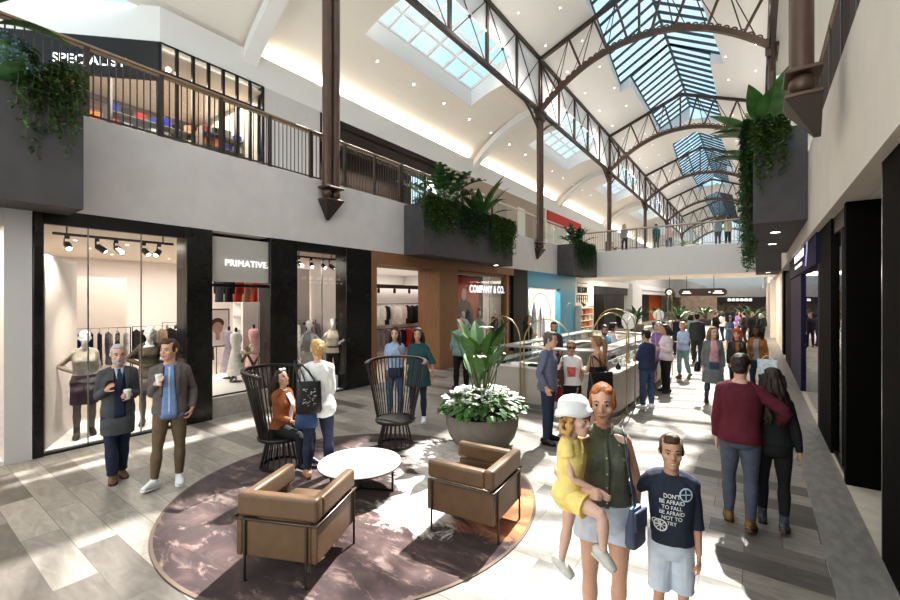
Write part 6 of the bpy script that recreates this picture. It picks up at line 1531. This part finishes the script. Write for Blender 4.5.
# shelves of boxed goods inside
r = random.Random(21)
for s, (x, y, rz) in enumerate([(-14.2,4.9,-PI/2-.0),(-13.6,7.0,-PI/2),(-15.3,3.2,-PI/4-PI/4)]):
    shelf_unit((x,y,Zu),2.2,2.4,6,rz,'timber shelving of boxed goods in the upper shop, %s' % ['behind the sign bay','right of the angled bay','deepest at the back'][s],MATS['table_board'])
    for k in range(6):
        for j in range(7):
            c = r.choice(['tan','white','royal blue','grey','red','black','orange','white']); z = Zu+.35+1.9*k/5+.026
            q = MB(); q.box((-.09,-.11,0),(.09,.11,r.uniform(.14,.28))); o = q.obj('goods_box', GM[c], None, bevel=.006); o.location = (x+.18,y-.95+j*.315,z)
            tag(o, '%s goods box on the upper shop shelving %s' % (c, ['behind the sign bay','right of the angled bay','deepest at the back'][s]), 'box', 'boxes on the shelving %s' % ['behind the sign bay','right of the angled bay','deepest at the back'][s])
# white brick pier, dark recess, later upper shops
yc = on_x(320, XU)
ufr((XU-.3,yb,Zu),(XU,yc,ZB0),M_brick,'wall_upper_brick')
yd = on_x(437, XU)
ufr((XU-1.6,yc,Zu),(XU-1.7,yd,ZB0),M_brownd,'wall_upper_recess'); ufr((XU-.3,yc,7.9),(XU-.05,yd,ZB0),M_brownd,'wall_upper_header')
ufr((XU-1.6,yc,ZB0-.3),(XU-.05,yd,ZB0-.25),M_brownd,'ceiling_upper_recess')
light('upper_shop_light','AREA',(XU-.8,(yc+yd)/2,7.8),110,(1,.85,.7),shape='RECTANGLE',size=1,size_y=4)
ye = on_x(545, XU)
ufr((XU-.3,yd,Zu),(XU,ye,ZB0),mat('upper_beige',(.42,.33,.26),.7),'wall_upper_beige')
for k in range(5):
    y = yd+(ye-yd)*(k+.3)/5; ufr((XU,y,Zu),(XU+.03,y+1.0,8.2),[MATS['table_board'],M_shopw][k % 2],'trim_upper_panel')
ufr((XU-.3,ye,Zu),(XU,YE,ZB0),M_shopw,'wall_upper_far'); ufr((XU,ye+.3,7.9),(XU+.05,ye+7.5,8.8),mat('red_fascia',(.50,.035,.03),.5),'trim_red_fascia')
rail_of((XU-.9,(yc+yd)/2-1.2,Zu),2.2,PI/2,1.6,['red','white','black','red','pink','white','red','navy'],'red and white clothes upstairs behind the railing')
rail_of((XU-.9,(yc+yd)/2+1.3,Zu),2.2,PI/2,1.6,['grey','red','white','black','red','white'],'clothes upstairs nearer the monstera planter')
# right side upper wall and lamp band
q = MB(); q.box((4.9,Y0,ZB0-3.7),(5.3,YE,ZB1)); struct('wall_right_upper', q, M_white)
# ---------------------------------------------------------------- far end under and beyond the bridge
t = empty('wayfinding_sign', (-2.44,27.0,2.58), 0, 'brown pill-shaped hanging direction sign under the bridge', 'sign')
q = MB(); n = 10; R = .20; L2 = .95
P = [(L2+R*math.sin(PI*k/n), -.03, R+R*math.cos(PI*k/n)) for k in range(n+1)]+[(-L2-R*math.sin(PI*k/n), -.03, R-R*math.cos(PI*k/n)) for k in range(n+1)]
q.prism(P, (0,.06,0)); q.obj('board', mat('sign_brown',(.085,.055,.04),.5), t)
q = MB()
for x in (-.75,.55): q.box((x-.012,-.012,2*R),(x+.012,.012,1.1))
q.obj('drop_rod', M_black, t)
q = MB()
for (x, z, w_) in [(-.75,.24,.30),(-.75,.15,.45),(.35,.2,.10),(.75,.25,.34),(.75,.15,.5)]: q.box((x-w_/2,-.036,z-.025),(x+w_/2,-.031,z+.025))
q.obj('lettering', M_sign, t)
t = empty('round_sign', (-4.05,27.0,2.58), 0, 'round dark hanging sign with a white ring beside the direction sign', 'sign')
q = MB(); q.tube([(0,-.03,.2),(0,.03,.2)], .25, 24); q.obj('disc', MATS['sign_brown'], t, smooth=40)
q = MB(); q.tube([(.11*math.cos(a),-.035,.2+.11*math.sin(a)) for a in [2*PI*k/16 for k in range(16)]], .028, 6, closed=True); q.obj('ring', M_sign, t)
q = MB(); q.box((-.012,-.012,.44),(.012,.012,1.1)); q.obj('drop_rod', M_black, t)
q = MB(); q.box((XL,60,0),(0.9,60.3,2.0)); 
# far dark shop with a white sign, escalators, greenery
q = MB(); q.box((-7,62,2.0),(0.9,62.3,2.7)); struct('wall_far_fascia', q, M_black)
q = MB(); q.box((XL,62.3,2.7),(0.9,62.5,Z1)); struct('wall_far_upper', q, M_white)
q = MB(); q.box((XL,62.3,0),(0.9,62.5,2.7)); struct('wall_far_front', q, mat('far_brown',(.20,.155,.115),.8,var=.5,scale=2.5))
tx = text_obj('shop_sign', 'MYER', .0001 or .5, M_sign, (-1.9,61.95,2.85), (PI/2,0,0)); bpy.data.objects.remove(tx)
q = MB()
for k in range(6): q.box((-2.9+k*.42,61.9,2.22),(-2.58+k*.42,61.97,2.52))
o = q.obj('shop_sign', M_sign); tag(o, 'small white lettering on the black fascia at the far end of the mall', 'sign')
for s, x in enumerate((56.0,57.4)):
    t = empty('escalator', (-2.9,x,0), -PI/2, ['nearer','farther'][s]+' of the two escalators rising to the right at the far end', 'escalator')
    for d in (-.5,.5):
        q = MB(); q.prism([(d-.06,0,0),(d-.06,.6,0),(d-.06,3.6,1.8),(d-.06,3.6,2.7),(d-.06,.6,.9),(d-.06,0,.9)], (.12,0,0)); q.obj('balustrade', M_black, t)
        q = MB(); q.sweep([(d,0,.93),(d,.6,.93),(d,3.6,2.73)], .1, .06); q.obj('handrail', M_black, t)
    q = MB()
    for k in range(10): q.box((-.42,.6+k*.3,k*.18),(.42,.9+k*.3,k*.18+.185))
    q.obj('steps', mat('step_grey',(.12,.12,.12),.6), t)
for i, (x, y, z) in enumerate([(-6.5,38,0),(-5.6,44,0),(-3.9,46,0),(-7.2,33.5,0),(-.2,40,0),(-.9,47,0),(-4.8,36.0,0)]):
    bird_plant((x,y,z+.55), 26, .8, .24, ['tall green plant past the kiosk on the left side of the mall','bushy green plant near the far dark doorway','dense green plant below the hanging direction sign','green plant beside the dark shop past the cream pillar','dark green plant in front of the far right white wall','low green plant before the escalators','green plant between the kiosk and the far planters'][i], seed=80+i, tall=.8, spread=1.0, m=[M_leaf,M_leaf2][i % 2], name='potted_shrub')
    q = MB(); q.lathe([(.35,0),(.45,.1),(.5,.5),(.46,.55),(.44,.5)], n=20, cap=True); o = q.obj('round_planter', M_dark, None, smooth=40); o.location = (x,y,z); tag(o, 'dark round planter under the '+['tall green plant past the kiosk','bushy plant near the far dark doorway','dense plant below the direction sign','plant beside the dark shop','plant by the far right wall','low plant before the escalators','plant between kiosk and far planters'][i], 'planter')
q = MB(); q.box((-7.5,58,0),(-3.8,59,3.2)); struct('wall_far_stone', q, mat('far_stone',(.45,.36,.28),.8,var=.2,scale=2))
# ---------------------------------------------------------------- lounge: rug, table, chairs, bowl planter
def face(d): return math.atan2(d[1], d[0])-PI/2      # local +Y looks along d
RC = V((-4.01,3.64,0)); RR = 2.15
def rug_material():
    m = bpy.data.materials.new('rug_abstract'); m.use_nodes = True; nt = m.node_tree; L = nt.links; b = nt.nodes['Principled BSDF']
    tc = nt.nodes.new('ShaderNodeTexCoord')
    def noise(sc, det, dist, rot=0.0, st=(1,1,1), rough=.6):
        mp = nt.nodes.new('ShaderNodeMapping'); mp.inputs['Rotation'].default_value = (0,0,rot); mp.inputs['Scale'].default_value = st
        L.new(tc.outputs['Object'], mp.inputs[0]); n = nt.nodes.new('ShaderNodeTexNoise'); n.inputs['Scale'].default_value = sc; n.inputs['Detail'].default_value = det
        n.inputs['Distortion'].default_value = dist; n.inputs['Roughness'].default_value = rough; L.new(mp.outputs[0], n.inputs['Vector']); return n.outputs['Fac']
    def ramp(fac, els):
        r = nt.nodes.new('ShaderNodeValToRGB'); e = r.color_ramp.elements
        while len(e) < len(els): e.new(0.5)
        for k, (p, c) in enumerate(els): e[k].position = p; e[k].color = (*c, 1)
        L.new(fac, r.inputs[0]); return r.outputs[0]
    def mix(f, a, c):
        x = nt.nodes.new('ShaderNodeMix'); x.data_type = 'RGBA'; L.new(f, x.inputs[0]); L.new(a, x.inputs[6]); L.new(c, x.inputs[7]); return x.outputs[2]
    def spot(cx, cy, r, soft, nz, amt):      # soft blob of dye, frayed by noise
        mp = nt.nodes.new('ShaderNodeVectorMath'); mp.operation = 'DISTANCE'; mp.inputs[1].default_value = (cx,cy,0); L.new(tc.outputs['Object'], mp.inputs[0])
        a = nt.nodes.new('ShaderNodeMath'); a.operation = 'MULTIPLY_ADD'; L.new(nz, a.inputs[0]); a.inputs[1].default_value = amt; L.new(mp.outputs['Value'], a.inputs[2])
        r_ = nt.nodes.new('ShaderNodeMapRange'); r_.inputs['From Min'].default_value = r+soft; r_.inputs['From Max'].default_value = r-soft; L.new(a.outputs[0], r_.inputs[0]); return r_.outputs[0]
    n1 = noise(1.6, 8, 1.2, .5, (1,1.7,1)); n2 = noise(2.6, 10, .8, .9, (1,2.2,1), .7); n3 = noise(1.1, 9, 2.2, -.4, (1,1.8,1), .65)
    base = ramp(n1, [(.30,(.024,.011,.013)),(.48,(.045,.023,.024)),(.62,(.085,.048,.046)),(.76,(.17,.11,.10))])
    light_ = ramp(n2, [(.3,(.40,.31,.28)),(.5,(.68,.60,.55)),(.62,(.80,.76,.72)),(.75,(.62,.48,.30))])
    veins = ramp(n2, [(.54,(0,0,0)),(.66,(.85,.85,.85))])
    pale = nt.nodes.new('ShaderNodeRGB'); pale.outputs[0].default_value = (.30,.20,.18,1)
    base = mix(veins, base, pale.outputs[0])
    orange = ramp(n1, [(.35,(.26,.06,.03)),(.5,(.45,.15,.05)),(.65,(.52,.30,.16))])
    col = mix(spot(.95,-.05,1.10,.06,n3,1.3), base, light_)
    col = mix(spot(.75,.75,1.30,.06,n3,1.4), col, light_)
    col = mix(spot(.05,1.55,1.20,.06,n3,1.3), col, light_)
    col = mix(spot(1.85,.55,1.15,.08,n3,1.1), col, orange)
    L.new(col, b.inputs['Base Color']); b.inputs['Roughness'].default_value = .95; b.inputs['Sheen Weight'].default_value = .2
    fn = noise(160, 2, 0); bp = nt.nodes.new('ShaderNodeBump'); bp.inputs['Strength'].default_value = .3; bp.inputs['Distance'].default_value = .004; L.new(fn, bp.inputs['Height']); L.new(bp.outputs[0], b.inputs['Normal'])
    return m
t = empty('round_rug', RC, 0, 'large round rug in abstract maroon, white and orange under the lounge seating', 'rug')
q = MB(); q.lathe([(RR-.03,0.002),(RR-.03,.012)], n=96); q.obj('pile', rug_material(), t)
q = MB(); q.lathe([(RR-.03,0.002),(RR,0.002),(RR,.011),(RR-.03,.0125)], n=96, cap=False); q.obj('border', mat('rug_border',(.16,.115,.09),.9), t, smooth=40)
RZ = .0125
# coffee table
t = empty('coffee_table', (-3.99,3.62,RZ), .3, 'low round white-topped coffee table with black frame in the middle of the rug', 'table')
q = MB(); q.lathe([(.49,.318),(.505,.322),(.505,.335),(.49,.339)], n=64); q.obj('tabletop', mat('table_white',(.86,.85,.83),.25), t, smooth=40)
q = MB(); q.lathe([(.48,.30),(.50,.305),(.507,.318),(.48,.318)], n=64); q.obj('edge_band', M_black, t, smooth=40)
for k in range(3):
    a = 2*PI*k/3+.15; c = V((math.cos(a)*.42, math.sin(a)*.42, 0))
    q = MB(); q.box((c.x-.011,c.y-.011,0),(c.x+.011,c.y+.011,.305)); q.obj('leg', M_black, t)
    q = MB(); q.bar((0,0,.012),(c.x,c.y,.012),.022,.022); q.obj('floor_bar', M_black, t)
    q = MB(); q.bar((0,0,.292),(c.x,c.y,.292),.022,.022); q.obj('top_bar', M_black, t)
# leather armchairs
M_leather = mat('tan_leather', (0.140,0.083,0.046), 0.45, var=.10, scale=9, bump=.06)
M_frame = mat('bronze_frame', (.10,.085,.075), .35, metal=.8)
def armchair(p, d, label):
    t = empty('leather_armchair', (p[0],p[1],RZ), face(d), label, 'armchair')
    W, D = .37, .37       # half sizes
    def pad(nm, a, b, bev=.03):
        q = MB(); q.box(a, b); return q.obj(nm, M_leather, t, bevel=bev, bseg=3)
    pad('side_panel', (-W,-D,.20),(-W+.055,D,.505), .012); pad('side_panel', (W-.055,-D,.20),(W,D,.505), .012)
    pad('back_panel', (-W+.055,-D,.20),(W-.055,-D+.055,.505), .012); pad('front_panel', (-W+.055,D-.05,.20),(W-.055,D,.37), .012)
    pad('armrest', (-W,-D+.1,.525),(-W+.10,D,.70)); pad('armrest', (W-.10,-D+.1,.525),(W,D,.70))
    pad('backrest', (-W,-D,.525),(W,-D+.105,.72))
    pad('seat_cushion', (-W+.10,-D+.105,.34),(W-.10,D-.02,.475), .035)
    r = .011; o = .012
    q = MB(); q.tube([(-W-o,D-.02,.515),(-W-o,-D-o,.515),(W+o,-D-o,.515),(W+o,D-.02,.515)], r, 8); q.obj('frame_rail', M_frame, t, smooth=50)
    for sx in (-1,1):
        q = MB(); q.tube([(sx*(W-.09),-D-o,0),(sx*(W-.09),-D-o,.515)], r, 8); q.obj('leg', M_frame, t, smooth=50)
        q = MB(); q.tube([(sx*(W+o),D-.06,0),(sx*(W+o),D-.06,.515)], r, 8); q.obj('leg', M_frame, t, smooth=50)
    q = MB(); q.tube([(-W+.09,D-.06,.19),(W-.09,D-.06,.19)], r, 8); q.obj('stretcher', M_frame, t, smooth=50)
    return t
armchair((-3.36,2.33), (-.41,.91), 'tan leather armchair nearest the camera, its back turned to us')
armchair((-2.41,3.80), (-.99,-.10), 'tan leather armchair on the right edge of the rug, facing the table')
# tall spindle chairs
M_espresso = mat('espresso_wood', (.022,.017,.014), .42, var=.2, scale=10)
def spindle_chair(p, d, label, z0):
    t = empty('spindle_chair', (p[0],p[1],z0), face(d), label, 'chair')
    q = MB(); q.lathe([(.30,.395),(.315,.40),(.32,.43),(.31,.445),(.02,.435)], n=40); q.obj('seat', M_espresso, t, smooth=40)
    q = MB(); q.lathe([(.265,0),(.285,.0),(.285,.035),(.265,.035)], n=40, cap=False); q.obj('base_ring', M_espresso, t, smooth=40)
    q = MB(); q.lathe([(.17,.365),(.21,.365),(.21,.397),(.17,.397)], n=36, cap=False); q.obj('top_ring', M_espresso, t, smooth=40)
    for k in range(20):
        a = 2*PI*k/20; c, s = math.cos(a), math.sin(a)
        q = MB(); q.tube([(.275*c,.275*s,.03),(.19*c,.19*s,.375)], .011, 6); q.obj('base_spindle', M_espresso, t, smooth=60)
    n = 25; A0, A1 = math.radians(168), math.radians(372)     # back half, open to +Y
    rail = [(.475*math.cos(A0+(A1-A0)*k/40), .475*math.sin(A0+(A1-A0)*k/40)-.03, 1.36-.05*abs(2*k/40-1)**3) for k in range(41)]
    q = MB(); q.sweep(rail, .055, .035); q.obj('top_rail', M_espresso, t, smooth=40)
    for k in range(n):
        u = (k+.5)/n; a = A0+(A1-A0)*u; c, s = math.cos(a), math.sin(a); zt = 1.36-.05*abs(2*u-1)**3
        end = k in (0, n-1)
        q = MB(); q.tube([(.285*c,.285*s,.43),(.35*c,.35*s-.01,.75),(.475*c,.475*s-.03,zt)], [.018,.016,.014] if end else .0095, 6); q.obj('back_spindle', M_espresso, t, smooth=60)
    return t
spindle_chair((-5.46,3.48), (.88,.25), 'dark wooden tall-backed spindle chair with a woman seated in it', RZ)
spindle_chair((-4.72,5.03), (.45,-.9), 'empty dark wooden tall-backed spindle chair beside the bowl planter', RZ)
# bowl planter with white flowers
BP = V((-3.62,5.90,0))
t = empty('bowl_planter', BP, 0, 'large round grey concrete bowl planter beside the rug', 'planter')
q = MB(); q.lathe([(.34,.012),(.36,.0),(.44,.05),(.53,.18),(.58,.34),(.595,.50),(.59,.53),(.56,.53),(.55,.44)], n=56); q.obj('bowl', mat('concrete_bowl',(.20,.175,.155),.75,var=.08,scale=9,bump=.04), t, smooth=60)
q = MB(); q.lathe([(.545,.44),(.3,.46),(.001,.47)], n=40, cap=False); q.obj('soil', M_soil, t)
bird_plant((BP.x-.02,BP.y,.46), 24, .50, .25, 'tall paddle-leaved plant rising from the bowl planter', seed=101, tall=1.12, spread=.40, droop=.35)
r = random.Random(55)
for k in range(9):      # white blooms on stalks among the paddle leaves
    pass
t = empty('white_hydrangea', (BP.x,BP.y,.46), 0, 'mound of green leaves and white blossoms filling the bowl planter', 'plant')
ql = MB(); qp = MB()
for k in range(420):
    a = r.uniform(0,2*PI); rr = .66*r.random()**.5; z = .05+.34*math.sqrt(max(0,1-(rr/.70)**2))*r.uniform(.65,1.05)
    c = V((rr*math.cos(a), rr*math.sin(a), z)); leaf(ql, c, V((math.cos(a),math.sin(a),r.uniform(-.3,.6))), r.uniform(.10,.17), .09, .8, n=3, peak=.45)
for k in range(75):
    a = r.uniform(0,2*PI); rr = .62*r.random()**.5; z = .12+.34*math.sqrt(max(0,1-(rr/.68)**2))*r.uniform(.9,1.1)
    c = V((rr*math.cos(a), rr*math.sin(a), z))
    for j in range(9):
        b = c+V((r.uniform(-.05,.05), r.uniform(-.05,.05), r.uniform(-.01,.04)))
        for i in range(4):
            an = PI/2*i+j; leaf(qp, b, V((math.cos(an),math.sin(an),.35)), .034, .034, .3, n=2)
ql.obj('leaves', M_leaf, t); qp.obj('blossoms', M_petal, t)
t = empty('white_lily_blooms', (BP.x,BP.y,.46), 0, 'few large white blooms among the paddle leaves of the bowl planter', 'flowers')
qp = MB(); qs = MB()
for (x, y, z) in [(.08,.0,1.42),(.2,-.05,1.12),(-.03,.1,.72),(.02,-.1,.95),(.25,.1,1.0)]:
    qs.tube([(x*.3,y*.3,0),(x*.8,y*.8,z*.6),(x,y,z)], .008, 5)
    for i in range(6): an = PI/3*i; leaf(qp, (x,y,z), V((math.cos(an),math.sin(an),.9)), .15, .085, .9, n=4)
qs.obj('stalks', M_stem, t); qp.obj('petals', M_petal, t)

# ---------------------------------------------------------------- kiosk in the middle of the mall
M_koff = mat('kiosk_stone', (.48,.43,.385), .4, var=.05, scale=4); M_kdark = mat('kiosk_steel', (.34,.32,.31), .3, metal=.3)
KX0, KX1, KY0, KY1 = -5.2, -2.25, 8.5, 15.2
def kiosk_poly(ins, z):
    c = .55
    x0, x1, y0, y1 = KX0+ins, KX1-ins, KY0+ins, KY1-ins; P = [(x0,y0)]
    for k in range(7):
        a = -PI/2+PI/2*k/6; P.append((x1-c+c*math.cos(a), y0+c+c*math.sin(a)))
    for k in range(7):
        a = PI/2*k/6; P.append((x1-c+c*math.cos(a), y1-c+c*math.sin(a)))
    P.append((x0,y1)); return [(x-KX0, y-KY0, z) for x, y in P]
def ring(q, o, i, z0, z1):
    A = kiosk_poly(o, 0); B = kiosk_poly(i, 0); n = len(A)
    for k in range(n):
        j = (k+1) % n
        for (P, Q) in ((A[k],A[j]),(B[j],B[k])): q.quad((P[0],P[1],z0),(Q[0],Q[1],z0),(Q[0],Q[1],z1),(P[0],P[1],z1))
        for z in (z0, z1): q.quad((A[k][0],A[k][1],z),(A[j][0],A[j][1],z),(B[j][0],B[j][1],z),(B[k][0],B[k][1],z))
t = empty('kiosk_counter', (KX0,KY0,0), 0, 'pale stone ring-shaped kiosk counter with brass arches in the middle of the mall', 'kiosk')
q = MB(); ring(q,.05,.55,.0,.10); q.obj('plinth', M_kdark, t)
q = MB(); ring(q,0,.6,.10,.86); q.obj('counter_body', M_koff, t)
q = MB(); ring(q,-.03,.63,.86,.90); q.obj('worktop', mat('kiosk_top',(.78,.74,.70),.2), t)
q = MB(); ring(q,.28,.60,.90,1.26); q.obj('display_case', glass_mat('case_glass',(.92,.95,.95),.8), t)
q = MB(); ring(q,.26,.62,1.26,1.29); q.obj('case_top', M_kdark, t)
def arch(pts_base, h, label, r=.014):
    a, b = V(pts_base[0]), V(pts_base[1]); w2 = (b-a).length/2; m_ = (a+b)/2; e = (b-a).normalized()
    t = empty('brass_arch', m_, 0, label, 'arch')
    P = [a-m_]+[e*(-w2*math.cos(PI*k/18))+V((0,0,h-w2+w2*math.sin(PI*k/18))) for k in range(19)]+[b-m_]
    q = MB(); q.tube(P, r, 10); q.obj('hoop_tube', M_brass, t, smooth=60)
    q = MB()
    for c in (a-m_, b-m_): q.lathe([(.04,0),(.04,.012),(r,.02)], c, 12)
    q.obj('foot_plate', M_brass, t, smooth=40)
AR = [((-4.10,8.42,0),(-3.05,8.42,0),1.95,'brass hoop arch in front of the kiosk behind the man in the blue shirt'),
      ((-5.25,8.75,0),(-4.2,8.44,0),1.98,'brass hoop arch at the left front corner of the kiosk'),
      ((-5.28,8.9,0),(-5.28,9.7,0),2.0,'narrow brass hoop on the left side of the kiosk'),
      ((-5.3,11.2,0),(-5.3,12.8,0),2.55,'tall brass hoop in front of the blue shop window'),
      ((-5.3,14.0,0),(-5.3,15.0,0),2.25,'brass hoop before the blue frame'),
      ((-2.17,9.2,0),(-2.17,9.95,0),2.0,'brass hoop at the right front of the kiosk behind the navy sweater'),
      ((-4.6,15.28,0),(-3.4,15.28,0),2.05,'brass hoop along the far side of the kiosk'),
      ((-2.17,12.3,0),(-2.17,13.1,0),2.1,'brass hoop half way along the right side of the kiosk'),
      ((-2.17,14.2,0),(-2.17,15.0,0),2.6,'tall brass hoop at the far right corner of the kiosk'),
      ((-3.0,9.6,.9),(-2.45,10.6,.9),1.15,'brass hoop standing on the kiosk worktop')]
for a, b, h, l in AR: arch((a,b), h, l)
def mirror(loc, r, h, label, d):
    t = empty('round_mirror', loc, face(d), label, 'mirror'); q = MB(); q.tube([(0,-.012,h),(0,.012,h)], r, 28); q.obj('disc', mat('mirror_white',(.80,.79,.77),.2), t, smooth=40)
    q = MB(); q.tube([(0,0,.02),(0,0,h-r)], .012, 8); q.lathe([(.09,0),(.09,.012),(.012,.02)], n=14); q.obj('stand', M_brass, t, smooth=40)
mirror((-4.3,12.1,1.29) if False else (-2.62,11.3,.90), .21, .92, 'round white mirror on a stand on the right kiosk counter', (-.5,-1,0))
mirror((-2.5,14.6,.90), .16, .98, 'smaller round white mirror at the far end of the kiosk', (0,-1,0))
r = random.Random(77)
for k in range(10):
    y = 9.3+k*.5
    q = MB(); q.lathe([(.05,0),(.055,.02),(.05,.07),(.02,.10),(.02,.13)], n=12); o = q.obj('cosmetics_jar', [M_black,M_petal,GM['tan'],GM['pink']][k % 4], None, smooth=40); o.location = (-2.38+r.uniform(-.03,.03),y,.90); tag(o, 'small jar on the right-hand kiosk worktop', 'jar', 'jars on the kiosk worktop')
for k in range(5):
    q = MB(); q.box((-.11,-.08,0),(.11,.08,.05)); o = q.obj('product_tray', [M_black,M_petal][k % 2], None, bevel=.008); o.location = (-4.8+k*.42,8.62,.90); tag(o, 'small product tray on the front kiosk worktop', 'tray', 'trays on the kiosk worktop')
